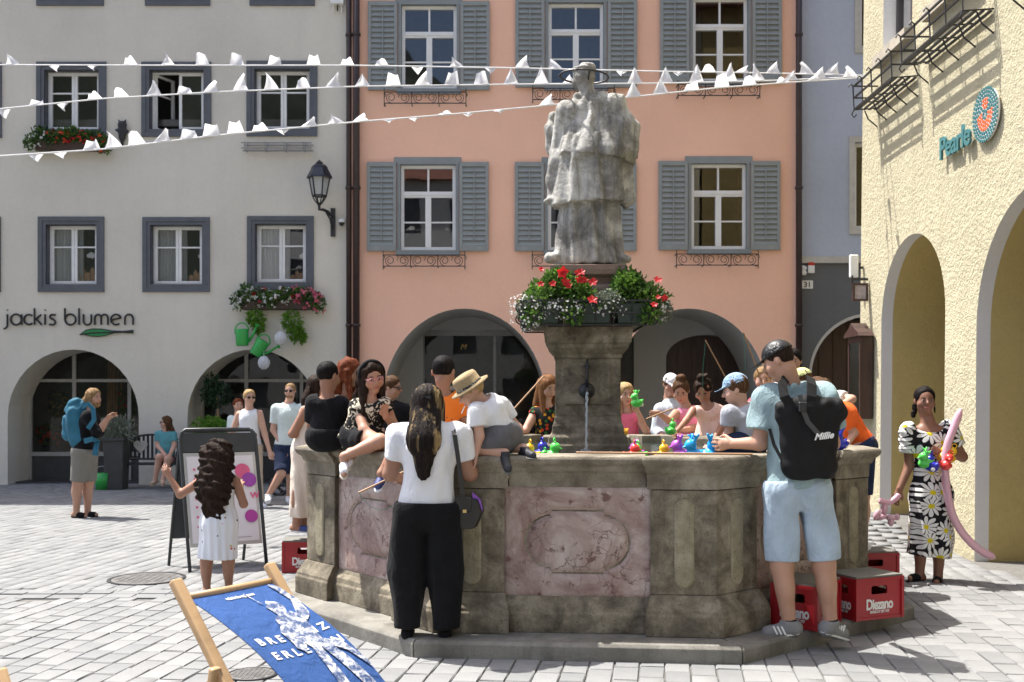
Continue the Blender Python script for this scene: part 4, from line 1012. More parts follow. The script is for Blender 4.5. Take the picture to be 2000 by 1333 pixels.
class Person:
    """joints are given as (px, py, depth offset); everything else follows from the stature H"""
    def __init__(s, label, Z, H, J, sk='light', hy=0, hp=0, hr=0, ty=None, hh=None, b=1.0, vox=.011, group=None, floor=STEP, kid=None, name='person', legs=True, curl=.6):
        s.Z, s.H, s.b, s.vox = Z, H, b, vox; s.J = {k: np.array(P(q[0], q[1], Z + (q[2] if len(q) > 2 else 0))) for k, q in J.items()}; J = s.J
        s.curl = curl
        s.hh = hh or (.13 * H + .03); s.sk = SK[sk]; s.floor = floor; s.child = []
        ty = hy if ty is None else ty; s.tf = np.array((math.sin(R(ty)), -math.cos(R(ty)), 0)); rt = np.array((-s.tf[1], s.tf[0], 0))
        y, p = R(hy), R(hp); f = np.array((math.sin(y), -math.cos(y), 0)) * math.cos(p) + np.array((0, 0, -1.)) * math.sin(p)
        side = nrm(np.cross(f, UP)); up = np.cross(side, f); c, q = math.cos(R(hr)), math.sin(R(hr)); s.hs = side * c + up * q; s.hu = up * c - side * q; s.hf = f
        if 'neck' not in J: J['neck'] = s.hpt(0, .12, -.72)
        if 'sL' not in J:
            w = .105 * H; m = J['neck'] - UP * .035 * H; a = rt if P and rt[0] < 0 else -rt
            if abs(rt[0]) < .2: a = rt
            J['sL'], J['sR'] = m + a * w, m - a * w
        sm = (J['sL'] + J['sR']) / 2
        if 'pel' not in J: J['pel'] = sm - UP * .29 * H
        if 'hL' not in J: 
            a = nrm(J['sR'] - J['sL']); a = nrm(a * np.array((1, 1, .2))); J['hL'], J['hR'] = J['pel'] - a * .052 * H, J['pel'] + a * .052 * H
        for q in 'LR':
            if 'k' + q not in J:
                h = J['h' + q][2] - floor; J['k' + q] = np.array((J['h' + q][0], J['h' + q][1], floor + h * .52)) + s.tf * .02
            if 'a' + q not in J: J['a' + q] = np.array((J['k' + q][0], J['k' + q][1], floor + .045 * H)) - s.tf * .01
            if 't' + q not in J: J['t' + q] = J['a' + q] + s.tf * .10 * H - UP * .027 * H
            if 'e' + q not in J: J['e' + q] = J['s' + q] - UP * .17 * H + (J['s' + q] - sm) * .15
            if 'w' + q not in J: J['w' + q] = J['e' + q] - UP * .10 * H + s.tf * .11 * H
        s.up = nrm(J['neck'] - J['pel'])
        pts = np.array(list(J.values()) + [s.hpt(0, 0, 0)]); s.lo, s.hi = pts.min(0) - .17, pts.max(0) + .17
        base = Vector((J['pel'][0], J['pel'][1], min(J['aL'][2], J['aR'][2]) - .04 * H))
        s.root = thing(name, label, 'person', base, group); s.body()
    def hpt(s, x, y, z):                         # point in the head's frame: right, back, up, in head heights
        return s.J['head'] + (s.hs * x - s.hf * y + s.hu * z) * s.hh
    def hM(s): return np.stack([s.hs, -s.hf, s.hu], 1)
    def field(s, vox=None, grow=0.0): return Field(s.lo - grow, s.hi + grow, vox or s.vox)
    def torso(s, F, inf=0.0, k=.03, low=0.0, fn=None, cut=None, bw=1.0):
        J, H, b = s.J, s.H, s.b; pel, sm = J['pel'], (J['sL'] + J['sR']) / 2; W, C = lerp(pel, sm, .45), lerp(pel, sm, .80)
        sw = np.linalg.norm(J['sR'] - J['sL']); rc = max(.075 * H * b, min(.5 * sw, .1 * H * b)); kw = dict(flat=s.tf, ff=.72, fn=fn, cut=cut)
        F.cap(pel - s.up * low, W, .083 * H * b * bw + inf + low * .05, .076 * H * b + inf, k, **kw); F.cap(W, C, .076 * H * b + inf, rc + inf, k, **kw)
        F.cap(lerp(J['sL'], J['sR'], .12) - s.up * .012 * H, lerp(J['sL'], J['sR'], .88) - s.up * .012 * H, .040 * H * b + inf, .040 * H * b + inf, k, fn=fn, cut=cut)
        F.cap(lerp(J['sL'], J['sR'], .35), J['neck'], .040 * H * b + inf, .026 * H + inf, k, cut=cut); F.cap(lerp(J['sL'], J['sR'], .65), J['neck'], .040 * H * b + inf, .026 * H + inf, k, cut=cut)
    def limb(s, F, pts, rr, t1, inf=0.0, k=.02, fn=None, flare=0.0):
        """limb through pts with radii rr, drawn from 0 to t1 (in segments) and cut flat there"""
        for i in range(len(pts) - 1):
            if t1 <= i: break
            a, c = pts[i], pts[i + 1]; t = min(1, t1 - i); e = lerp(a, c, t); d = nrm(np.array(c) - a); r0 = rr[i] + inf + flare * i; r1 = rr[i] + (rr[i+1] - rr[i]) * t + inf + flare * (i + t)
            F.cap(a, lerp(a, c, min(1, t + .02)) if t < 1 else c, r0, r1, k, fn=fn, cut=[(e, d)] if t1 - i <= 1 and inf > 0 else None)
    def arm(s, F, q, t1=2, inf=0, k=.02, fn=None, flare=0):
        J, H, b = s.J, s.H, s.b; s.limb(F, [J['s'+q] , J['e'+q], J['w'+q]], [.034*H*b, .026*H*b, .0175*H], t1, inf, k, fn, flare)
    def leg(s, F, q, t1=2, inf=0, k=.02, fn=None, flare=0):
        J, H, b = s.J, s.H, s.b; s.limb(F, [J['h'+q], J['k'+q], J['a'+q]], [.056*H*b, .038*H*b, .023*H], t1, inf, k, fn, flare)
    def body(s):
        J, H, hh = s.J, s.H, s.hh; F = s.field(); M = s.hM(); h = lambda *a: s.hpt(*a)
        s.torso(F, -.004)
        for q in 'LR':
            s.arm(F, q); s.leg(F, q, k=.03); k_, a_ = J['k'+q], J['a'+q]; d = nrm(a_ - k_); back = -s.tf + d * (s.tf @ d)
            if np.linalg.norm(back) > .2: F.ell(lerp(k_, a_, .3) + nrm(back) * .012 * H, (.033*H*s.b,) * 2 + (.075*H,), .02, np.stack([nrm(np.cross(d, UP + .01)), nrm(np.cross(d, np.cross(d, UP + .01))), d], 1))
            t_ = J['t'+q]; fd = nrm(t_ - a_); heel = a_ - nrm(fd * np.array((1, 1, 0.)) + 1e-6) * .018*H - UP * .018*H
            F.cap(a_, heel, .022*H, .02*H, .015); F.cap(heel, t_, .021*H, .016*H, .02)
            s.hand(F, q)
        F.cap(h(0, .10, -.28), J['neck'], .031*H + .004, .034*H, .02)
        F.ell(h(0, .04, .12), np.array((.335, .40, .38)) * hh, .01, M); F.ell(h(0, -.09, -.12), np.array((.275, .30, .35)) * hh, .03, M)
        F.ell(h(0, -.25, -.40), np.array((.12, .10, .09)) * hh, .025, M)
        for e in (-1, 1): F.ell(h(.20*e, -.24, -.14), np.array((.12, .11, .13)) * hh, .02, M); F.ell(h(.14*e, -.42, .03), np.array((.09, .075, .055)) * hh, .012, M, True); F.ell(h(.345*e, .05, -.03), np.array((.035, .085, .13)) * hh, .006, M)
        F.cap(h(0, -.37, .06), h(0, -.46, -.09), .030*hh, .062*hh, .012); F.ell(h(0, -.37, -.25), np.array((.12, .045, .045)) * hh, .01, M)
        mk('body', F.mesh('body'), s.sk, s.root, True)
        if (s.hf @ nrm(np.array((0, 0, CAMH)) - J['head'])) > -.35: s.face()
    def face(s):
        hh = s.hh; Mx = Matrix([list(r_) for r_ in s.hM()]); mm = MB()
        def blob(c, r, mat, name, n=8):
            m = MB(); D = Mx @ Matrix.Diagonal(Vector(r) * hh); m.lathe([(math.sin(a) + 1e-4, -math.cos(a)) for a in np.linspace(0, PI, 7)], n, Vector(s.hpt(*c)), D, False); return m.build(name, mat, s.root, True)
        for e in (-1, 1):
            blob((.14*e, -.345, .03), (.052, .035, .024), M_eyew, 'eye'); blob((.14*e, -.372, .03), (.030, .024, .026), M_iris, 'iris'); blob((.145*e, -.37, .125), (.085, .03, .016), s.brow if hasattr(s, 'brow') else M_iris, 'eyebrow')
        blob((0, -.395, -.25), (.10, .035, .030), M_lip, 'lips')
    def hand(s, F, q):
        J, H = s.J, s.H; w = J['w'+q]; d = nrm(J['g'+q] - w) if 'g'+q in J else nrm(lerp(w - J['e'+q], -UP * .1, .15)); sd = np.cross(d, s.tf)
        if np.linalg.norm(sd) < .3: sd = np.cross(d, UP)
        sd = nrm(sd); nr = np.cross(sd, d); nr = nr if nr @ (lerp(J['sL'], J['sR'], .5) - w) > 0 or True else -nr
        if (nr @ s.tf) < 0: nr = -nr
        L = .105 * H; pc = w + d * L * .42; F.cap(w, pc, .0165*H, .0195*H, .012, nr, .6)
        for i in range(4):
            o = (i - 1.5) * .0115 * H; a = w + d * L * .40 + sd * o; l = L * (.50, .58, .54, .42)[i]; b1 = a + nrm(d + sd * (i - 1.5) * .07 + nr * .25 * s.curl) * l * .5; b2 = b1 + nrm(d + nr * 1.3 * s.curl) * l * .5
            F.cap(a, b1, .0062*H, .0055*H, .004); F.cap(b1, b2, .0055*H, .0045*H, .004)
        t0 = w + d * L * .12 - sd * .013*H; t1 = t0 - sd * .016*H + d * L * .22 + nr * .008*H; F.cap(t0, t1, .0075*H, .0062*H, .006); F.cap(t1, t1 + nrm(d + nr * .4) * L * .2, .0062*H, .005*H, .004)
        J['p'+q] = pc + nr * .016 * H; s.child
    # ---- clothes
    def top(s, mat, sleeve=.6, low=.05, inf=.010, name='shirt', neck=1.0, hem=None, flare=.0, seed=1, wr=.005, bw=1.18, strap=False):
        F = s.field(grow=.03); J, H = s.J, s.H; w1, w2 = wob(seed, 26, wr, (1, 1, .55)), wob(seed + 9, 13, wr * 1.1, (1, 1, .7)); fn = lambda X, Y, Z, t=0: w1(X, Y, Z) + w2(X, Y, Z); hp_ = J['pel'] - s.up * low * H
        s.torso(F, inf, .03, low * H + .02, fn, None, bw)
        for q in 'LR':
            if sleeve > 0: s.arm(F, q, sleeve, inf + .004, .025, fn, flare)
        if strap:                                  # sleeveless: cut the shoulders free
            for q in 'LR': F.ell(J['s'+q] + nrm(J['s'+q] - lerp(J['sL'], J['sR'], .5)) * .03 * H, (.05*H, .06*H, .075*H), .01, sub=True)
        F.ell(J['neck'] + s.up * .012*H + s.tf * .012 * H, np.array((.048, .048, .034)) * H * neck, .006, np.stack([nrm(np.cross(s.tf, s.up)), s.tf, s.up], 1), True)
        F.cap(J['neck'], J['neck'] + s.up * .12, .075, .09, .004, sub=True)
        F.half(hp_, -s.up)
        return mk(name, F.mesh(name), mat, s.root, True)
    def legs(s, mat, t1=1.0, inf=.012, name='shorts', flare=.0, waist=.015, seed=5, wr=.006, bw=1.0):
        F = s.field(grow=.05); J, H, b = s.J, s.H, s.b; fn = wob(seed, 24, wr, (1, 1, .6)); pel = J['pel']
        F.cap(pel, pel + s.up * .05 * H, .085*H*b*bw + inf, .078*H*b + inf, .03, s.tf, .74, fn=fn, cut=[(pel + s.up * waist * H, s.up)])
        for q in 'LR': F.ell(lerp(J['h'+q], pel, .35), (.072*H*b + inf,)*3, .03, cut=[(pel + s.up * waist * H, s.up)])
        for q in 'LR': s.leg(F, q, t1, inf, .025, fn, flare)
        if nrm(J['kL'] - J['hL'])[2] < -.8: F.half(pel + s.up * waist * H, s.up)
        return mk(name, F.mesh(name), mat, s.root, True)
    def skirt(s, mat, pts, name='skirt', seed=9, wr=.010, ff=.78, k=.03, F=None, top=None, neck=1.0, inf=.01, sleeve=0, strap=False, n=9, slit=None, puff=0):
        """pts: list of (point, radius) from the waist to the hem"""
        F = s.field(grow=.06); J, H = s.J, s.H
        if top: 
            s.torso(F, inf, .03, 0, wob(seed, 26, .004))
            for q in 'LR':
                if sleeve: s.arm(F, q, sleeve, inf + .005 + puff, .02, wob(seed + 2, 50, .006 if puff else .003))
            if strap:
                for q in 'LR': F.ell(J['s'+q] + nrm(J['s'+q] - lerp(J['sL'], J['sR'], .5)) * .03 * H, (.05*H, .06*H, .075*H), .01, sub=True)
            F.ell(J['neck'] + s.up * .005*H + s.tf * .02 * H, np.array((.062, .06, .05)) * H * neck, .006, np.stack([nrm(np.cross(s.tf, s.up)), s.tf, s.up], 1), True); F.cap(J['neck'], J['neck'] + s.up * .12, .075, .09, .004, sub=True)
        c = pts[0][0]
        fo_ = lambda X, Y, Z, t: wr * np.sin(n * np.arctan2(Y - c[1], X - c[0]) + seed + 3 * Z) * np.clip(t + .15, 0, 1) + wob(seed, 20, wr * .3)(X, Y, Z)
        for (a, ra), (b_, rb) in zip(pts[:-1], pts[1:]): F.cap(a, b_, ra, rb, k, s.tf, ff, fn=fo_)
        a, b_ = pts[-2][0], pts[-1][0]; F.half(b_, nrm(np.array(b_) - a) if abs(nrm(np.array(b_) - a)[2]) > .3 else -UP)
        if slit is not None: F.cap(slit[0], slit[1], slit[2], slit[3], .005, sub=True)
        return mk(name, F.mesh(name), mat, s.root, True)
    def shoes(s, mat, name='shoe', inf=.008, sole=None, sandal=False, only='LR'):
        J, H = s.J, s.H
        for q in only:
            a_, t_ = J['a'+q], J['t'+q]; fd = nrm(t_ - a_); hz = nrm(fd * np.array((1, 1, 0.)) + 1e-6); heel = a_ - hz * .018*H - UP * .018*H
            F = Field(np.minimum(heel, t_) - .09, np.maximum(a_, t_) + .09, min(s.vox, .010)); dn = nrm(np.cross(np.cross(t_ - heel, UP), t_ - heel)) if abs(fd[2]) < .98 else hz
            if dn[2] < 0: dn = -dn
            if not sandal:
                F.cap(heel, t_, .021*H + inf, .017*H + inf, .015); F.cap(heel, a_ + (a_ - heel) * .1, .021*H + inf, .023*H + inf, .015); F.half(a_ + UP * .010 * H, UP) if abs(fd[2]) < .8 else None
                mk(name, F.mesh(name), mat, s.root, True)
            else:
                m = lerp(heel, t_, .62); F.cap(m - nrm(t_ - heel) * .012*H, m + nrm(t_ - heel) * .02*H, .0215*H + .006, .0195*H + .006, .004); F.half(m - dn * .012 * H, -dn)
                mk(name, F.mesh(name), mat, s.root, True)
            if sole is not None or sandal:
                F = Field(np.minimum(heel, t_) - .09, np.maximum(a_, t_) + .09, min(s.vox, .009)); F.cap(heel, t_ + nrm(t_ - heel) * .006 * H, .021*H + inf + .004, .02*H + inf + .004, .01); lo_ = lerp(heel, t_, .5) - dn * .012*H; F.half(lo_, dn); F.half(lo_ - dn * .016, -dn)
                mk('sole', F.mesh('sole'), sole or mat, s.root, True)
    def hair(s, mat, kind='short', L=.5, spread=.36, vol=1.0, seed=3, front=False, curl=0, back=None, fringe=False, vox=None, off=.02, taper=.6):
        hh = s.hh; M = s.hM(); h = s.hpt; ext = max(L, .3) + .25
        c = s.J['head']; F = Field(c - np.array((.26, .26, ext)) - .02, c + np.array((.26, .26, .24)), vox or min(.009, s.vox))
        st = wob(seed, 150, .0035 if kind != 'buzz' else .001, (1, 1, .10)); cu = wob(seed + 1, 48, .012 * curl, (1, 1, 1)) if curl else None
        fn = (lambda X, Y, Z, t: st(X, Y, Z) + (cu(X, Y, Z) if cu else 0))
        g = {'buzz': .012, 'short': .035, 'up': .03, 'bun': .035}.get(kind, .05) * vol
        F.ell(h(0, .055, .14), np.array((.345 + g, .405 + g, .38 + g)) * hh, .01, M, fn=fn)
        F.ell(h(0, -.52, -.12), np.array((.33, .30, .54 if kind in ('up', 'bun') else .47)) * hh, .045, M, True)
        if kind in ('buzz', 'short'):
            F.half(h(0, .12, -.26), (-s.hu * .92 - s.hf * .38)); F.ell(h(0, -.26, -.26), np.array((.5, .30, .30)) * hh, .02, M, True)
        elif kind == 'up':
            F.half(h(0, .1, -.30), -s.hu * .8 - s.hf * .6); F.ell(h(0, -.26, -.30), np.array((.5, .28, .30)) * hh, .02, M, True)
        if kind == 'long':
            dn = nrm(back) if back is not None else -UP; r_ = spread * hh
            a = h(0, .20, .02); m1 = lerp(a, h(0, .20, -.1) + dn * L, .5) - s.hf * (.035 + off); e = a + dn * L - s.hf * (.02 + off * 1.3)
            F.cap(a, m1, r_ * 1.0, r_ * 1.02, .03, s.hf, .55, fn=fn); F.cap(m1, e, r_ * 1.02, r_ * taper, .03, s.hf, .5, fn=fn)
            for e_ in (-1, 1):
                a = h(.30*e_, .02, .0); F.cap(a, a + dn * L * (.85 if front else .45) + s.hs * e_ * .01 + (s.hf * .05 if front else 0), .14*hh*vol, .09*hh, .02, fn=fn)
        if kind == 'bun' or kind == 'up' and L > 0: F.ell(h(0, .16, .58) if kind == 'bun' else h(0, .50, .05), np.array((.22, .20, .18)) * hh * (1 if kind == 'bun' else .8), .015, M, fn=fn)
        if kind == 'bun': F.half(h(0, .1, -.32), -s.hu * .8 - s.hf * .6); F.ell(h(0, -.26, -.30), np.array((.5, .28, .30)) * hh, .02, M, True)
        return mk('hair', F.mesh('hair'), mat, s.root, True)
    def cap_hat(s, mat, brim_f=None, name='cap', back=True):
        hh = s.hh; M = s.hM(); h = s.hpt; c = s.J['head']; F = Field(c - .3, c + .3, .008); bf = s.hf if brim_f is None else brim_f
        F.ell(h(0, .05, .16), np.array((.385, .45, .42)) * hh, .01, M); F.half(h(0, .05, .17), -s.hu - s.hf * .12)
        F.ell(h(0, .05, .12), np.array((.36, .42, .39)) * hh, .004, M, True)
        b0 = h(0, -.28, .20); F.cap(b0, b0 + (s.hf - s.hu * .22) * .33 * hh, .30*hh, .22*hh, .006, s.hu, .07)
        F.ell(h(0, .04, .12), np.array((.345, .41, .385)) * hh, .004, M, True)
        o = mk(name, F.mesh(name), mat, s.root, True); return o
    def sunglasses(s, mat=None, frame=None, clear=False):
        hh = s.hh; mb = MB(); mm = mat or M_lens
        for e in (-1, 1):
            pts = [Vector(s.hpt(.15*e + .105*math.cos(a), -.44 + .02*abs(math.cos(a)), .02 + .075*math.sin(a))) for a in np.linspace(0, 2*PI, 12, endpoint=False)]
            if clear: mb.tube(pts, .0028, 5, True)
            else: mb.add(pts + [p - Vector(s.hf) * .006 for p in pts], [tuple(range(12)), tuple(range(12, 24))[::-1]] + [(i, (i+1) % 12, 12 + (i+1) % 12, 12 + i) for i in range(12)])
            mb.bar(s.hpt(.25*e, -.42, .04), s.hpt(.36*e, .0, .04), .006, .008)
        mb.bar(s.hpt(-.06, -.45, .05), s.hpt(.06, -.45, .05), .006, .006); return mb.build('glasses', mm, s.root)
WH = fabric('white_cotton', (.74, .75, .78), .03); BK = fabric('black_cotton', (.006, .006, .0075), .3); TEAL = fabric('dusty_teal_cotton', (.27, .37, .39), .07)
DENIM = fabric('bleached_denim', (.42, .52, .62), .14, scale=5, bump=.4); NAVY = fabric('navy_cotton', (.015, .025, .06), .2); GREYT = fabric('grey_cotton', (.36, .37, .41), .06); GREYS = fabric('grey_twill', (.12, .12, .13), .12)
MINT = fabric('mint_cotton', (.60, .68, .66), .04); CREAM = fabric('cream_cotton', (.72, .62, .52), .05); BEIGE = fabric('beige_linen', (.45, .37, .29), .08); KHAKI = fabric('khaki_twill', (.20, .19, .165), .1)
ORANGE = fabric('orange_cotton', (.80, .13, .02), .07); ORANGE2 = fabric('neon_orange_cotton', (.85, .22, .03), .07); PINK = fabric('pink_cotton', (.75, .16, .26), .06); TOPAZ = fabric('turquoise_cotton', (.10, .30, .34), .08); LBLUE = fabric('pale_blue_shirt', (.52, .58, .62), .06)
ROSE = fabric('rose_cotton', (.62, .10, .14), .06)
def dots(name, base, cols, scale, thr=.16, petals=0):
    t = NT(name); co = t.coord(); v = t.n('TexVoronoi'); v.inputs['Scale'].default_value = scale; t.l(co, v.inputs['Vector'])
    m = t.ramp(v.outputs['Distance'], [(thr, (1, 1, 1)), (thr + .05, (0, 0, 0))]); sp = t.n('SeparateColor'); t.l(v.outputs['Color'], sp.inputs[0])
    q = t.ramp(sp.outputs[0], [(i / len(cols), c) for i, c in enumerate(cols)]); t.nt.nodes[-1].color_ramp.interpolation = 'CONSTANT'
    t.base(t.mix(m, base, q)); t.set(Roughness=.9, Specular_IOR_Level=.2); t.bump(t.noise(co, 40, 4), .3, .01); return t.m
def daisies():
    t = NT('daisy_print'); co = t.coord(); v = t.n('TexVoronoi'); v.voronoi_dimensions = '2D'; v.inputs['Scale'].default_value = 6.6; v.inputs['Randomness'].default_value = .65
    sep = t.n('SeparateXYZ'); t.l(co, sep.inputs[0]); cm = t.n('CombineXYZ'); t.l(t.math('ADD', sep.outputs[0], t.math('MULTIPLY', sep.outputs[1], .6)), cm.inputs[0]); t.l(sep.outputs[2], cm.inputs[1]); t.l(cm.outputs[0], v.inputs['Vector'])
    d = t.n('VectorMath'); d.operation = 'SUBTRACT'; t.l(cm.outputs[0], d.inputs[0]); t.l(v.outputs['Position'], d.inputs[1]); s2 = t.n('SeparateXYZ'); t.l(d.outputs[0], s2.inputs[0])
    ang = t.math('ARCTAN2', s2.outputs[1], s2.outputs[0]); pet = t.math('ABSOLUTE', t.math('SINE', t.math('MULTIPLY', ang, 5.0)))
    r_ = t.math('MULTIPLY', v.outputs['Distance'], 1.0); lim = t.math('ADD', .28, t.math('MULTIPLY', pet, .36))
    inp = t.math('LESS_THAN', r_, lim); ln = t.math('GREATER_THAN', pet, .30); white = t.math('MULTIPLY', inp, ln)
    a = t.mix(white, (.012, .012, .014), (.74, .74, .72)); a = t.mix(t.math('LESS_THAN', r_, .14), a, (.62, .52, .02)); t.base(a); t.set(Roughness=.85, Specular_IOR_Level=.2); t.bump(t.noise(co, 30, 4), .3, .01); return t.m
def band_print(name, base, ink, scale=26, thr=.52):
    t = NT(name); co = t.coord(); n = t.noise(co, scale, 3, .55, 1.2); t.base(t.ramp(n, [(thr, base), (thr + .03, ink)])); t.set(Roughness=.9, Specular_IOR_Level=.2); return t.m
V3 = Vector
def strap(name, pts, mat, parent, w=.03, th=.008, nrm_=None):
    mb = MB(); pts = [Vector(p) for p in pts]; nv = Vector(nrm_) if nrm_ is not None else Vector((0, -1, 0)); vs = []
    for i, p in enumerate(pts):
        t = (pts[min(i+1, len(pts)-1)] - pts[max(i-1, 0)]).normalized(); sd = t.cross(nv).normalized(); n2 = sd.cross(t)
        vs += [p + sd*w/2 + n2*th/2, p - sd*w/2 + n2*th/2, p - sd*w/2 - n2*th/2, p + sd*w/2 - n2*th/2]
    fs = [(4*i + a, 4*i + (a+1) % 4, 4*i + 4 + (a+1) % 4, 4*i + 4 + a) for i in range(len(pts) - 1) for a in range(4)] + [(0,1,2,3), tuple(range(4*len(pts)-4, 4*len(pts)))[::-1]]
    return mb.add(vs, fs).build(name, mat, parent)

# ---- woman in white T-shirt and black trousers, from behind
w = Person('person from behind in white T-shirt and wide black trousers with a shoulder bag', 6.46, 1.60, dict(head=(836, 792), neck=(838, 836), sL=(779, 853), sR=(898, 853), eL=(762, 926, .02), eR=(918, 926, .04), wL=(782, 935, .22), wR=(935, 905, .24),
    pel=(836, 985), hL=(804, 1000), hR=(868, 1000), kL=(795, 1115), kR=(870, 1115), aL=(796, 1228), aR=(870, 1230)), 'tan', 175, 12, ty=180, b=1.12, vox=.010)
o = w.top(WH, .62, .035, .016, seed=2, wr=.010, bw=1.15)
o = w.legs(BK, 1.97, .020, 'trousers', .017, .01, wr=.012, bw=1.05)
w.hair(HM['balayage'], 'long', .46, .43, 1.1, 4, off=.07, taper=.42)
w.shoes(BK, 'shoe', .003, sole=BK)
mb = MB(); c = V3(w.hpt(.02, .46, .12)); mb.box(c - V3((.03, .012, .008)), c + V3((.03, .012, .008))); mb.build('hair_clip', M_iron, w.root)
bag = thing('shoulder_bag', 'small black shoulder bag at the hip of the person in wide black trousers', 'bag', P(915, 1030, 6.42))
mb = MB(); q = [P(x, y, 6.40) for x, y in ((889, 972), (931, 975), (940, 1000), (925, 1034), (897, 1034))]; mb.add(q + [p + V3((.02, .11, 0)) for p in q], [(0,1,2,3,4), (9,8,7,6,5)] + [(i, (i+1) % 5, 5 + (i+1) % 5, 5 + i) for i in range(5)]); bevel(mb.build('pouch', plain('black_leather', (.014, .013, .013), .35, .2, 30, .15), bag), .012, 2)
mb = MB(); q = [P(x, y, 6.385) for x, y in ((888, 970), (922, 972), (920, 1000), (889, 998))]; mb.add(q + [p + V3((0, .02, 0)) for p in q], [(0,1,2,3), (7,6,5,4)] + [(i, (i+1) % 4, 4 + (i+1) % 4, 4 + i) for i in range(4)]); bevel(mb.build('flap', MATS['black_leather'], bag), .006)
mb = MB(); mb.box(P(904, 1002, 6.375), P(911, 996, 6.37)); mb.build('clasp', plain('gold_metal', (.6, .45, .2), .3, metal=1), bag)
strap('strap', [P(x, y, z) for x, y, z in ((882, 838, 6.44), (884, 834, 6.39), (888, 850, 6.345), (894, 890, 6.33), (899, 930, 6.33), (903, 965, 6.36), (905, 978, 6.39))], MATS['black_leather'], bag, .028)
mb = MB(); q = [P(x, y, 6.43) for x, y in ((922, 962), (938, 975), (943, 998), (925, 990))]; mb.add(q + [p + V3((0, .03, 0)) for p in q], [(0,1,2,3), (7,6,5,4), (0,4,5,1), (1,5,6,2), (2,6,7,3), (3,7,4,0)]); mb.build('packet', plain('purple_foil', (.25, .08, .45), .3, .5, 40), bag)

# ---- man with cap and black rucksack
m = Person('person from behind in black cap, dusty teal T-shirt and pale denim shorts', 6.50, 1.86, dict(head=(1521, 706), neck=(1545, 757), sL=(1497, 783, .06), sR=(1607, 776), eL=(1484, 866, .04), eR=(1625, 866, .05), wL=(1436, 867, .16), gL=(1415, 868, .2), wR=(1590, 880, .3),
    pel=(1556, 945), hL=(1524, 962), hR=(1592, 962), kL=(1527, 1105), kR=(1609, 1103), aL=(1541, 1217), aR=(1622, 1217), tL=(1500, 1236, .02), tR=(1645, 1238, .05)), 'light', -118, 24, ty=176, hh=.235, b=1.0, vox=.010)
m.top(TEAL, .70, .012, .030, seed=6, wr=.008, flare=.006); m.legs(DENIM, .93, .010, 'shorts', .017, .015, wr=.012, bw=1.06)
m.hair(HM['dark'], 'buzz'); m.cap_hat(plain('black_cap', (.012, .012, .013), .45, .2, 12, .1))
m.shoes(plain('grey_suede', (.20, .20, .20), .9, .1), 'shoe', .012, sole=plain('white_rubber', (.72, .72, .70), .6, .05))
for q in 'LR':
    J = m.J; a_, t_ = V3(J['a'+q]), V3(J['t'+q]); d = (t_ - a_); d.z = 0; d.normalize(); side = V3((0, -1, 0))
    for k in range(3):
        c = a_ + d * (.045 + .025 * k) + side * .043 - V3((0, 0, .045)); mb = MB(); mb.bar(c + V3((0, 0, .028)) + d * .012, c - V3((0, 0, .022)) - d * .012, .010, .012, side); mb.build('shoe_stripe', MATS['white_rubber'], m.root)
    F = Field(J['a'+q] - .08, J['a'+q] + .08, .008); F.cap(J['a'+q] - UP * .02, J['a'+q] + UP * .035, .05, .046, .01); F.half(J['a'+q] + UP * .028, UP); mk('sock', F.mesh('sock'), BK, m.root, True)
rk = thing('rucksack', 'black roll top rucksack on the back of the person in the black cap', 'backpack', P(1575, 930, 6.33))
def pk(px, py, d): return P(px, py, 6.35 + d)
F = Field(np.array(P(1500, 950, 6.3)) - .1, np.array(P(1660, 720, 6.5)) + .12, .009); pA = lambda x, y, d=0: np.array(pk(x, y, d))
F.cap(pA(1550, 915), pA(1612, 912), .075, .075, .02, (0, 1, 0), .85); F.cap(pA(1535, 810), pA(1632, 806), .072, .072, .02, (0, 1, 0), .8); F.cap(pA(1553, 900), pA(1546, 805), .085, .085, .02, (0, 1, 0), .75); F.cap(pA(1605, 900), pA(1615, 805), .085, .085, .02, (0, 1, 0), .75); F.cap(pA(1580, 900), pA(1580, 800), .10, .10, .03, (0, 1, 0), .7)
F.cap(pA(1534, 800), pA(1632, 797), .062, .062, .008, fn=wob(4, 40, .006)); F.warp(lambda X, Y, Z: .004 * np.sin(38 * X + 22 * Z) * np.sin(30 * Z)); mk('pack', F.mesh('pack'), plain('black_nylon', (.007, .007, .008), .7, .2, 20, .2, spec=.25), rk, True)
for s, pts in (('a', ((1535, 740, .10), (1528, 752, .0), (1532, 775, -.05), (1548, 800, -.055))), ('b', ((1582, 738, .12), (1586, 752, .0), (1585, 775, -.05), (1582, 800, -.055)))): strap('shoulder_strap', [pk(x, y, d) for x, y, d in pts], MATS['black_nylon'], rk, .058, .014)
strap('closure_strap', [pk(x, y, d) for x, y, d in ((1562, 772, -.075), (1568, 800, -.085), (1578, 825, -.085), (1600, 850, -.085))], plain('grey_webbing', (.06, .06, .062), .8), rk, .03, .008); strap('side_strap', [pk(x, y, d) for x, y, d in ((1503, 838, .05), (1512, 870, .02), (1535, 912, -.03))], MATS['black_nylon'], rk, .02, .008)
mb = MB(); c = pk(1568, 795, -.10); mb.box(c - V3((.025, .008, .03)), c + V3((.025, .008, .03))); bevel(mb.build('buckle', M_black, rk), .005)
t = text_mesh('Millie', .055, 0, .002, shear=.35); a0 = pk(1590, 860, -.135); remap(t, lambda c: a0 + V3((c.x * .98, -.004, c.y + c.x * .12))); mk('lettering', t, M_whitepl, rk)

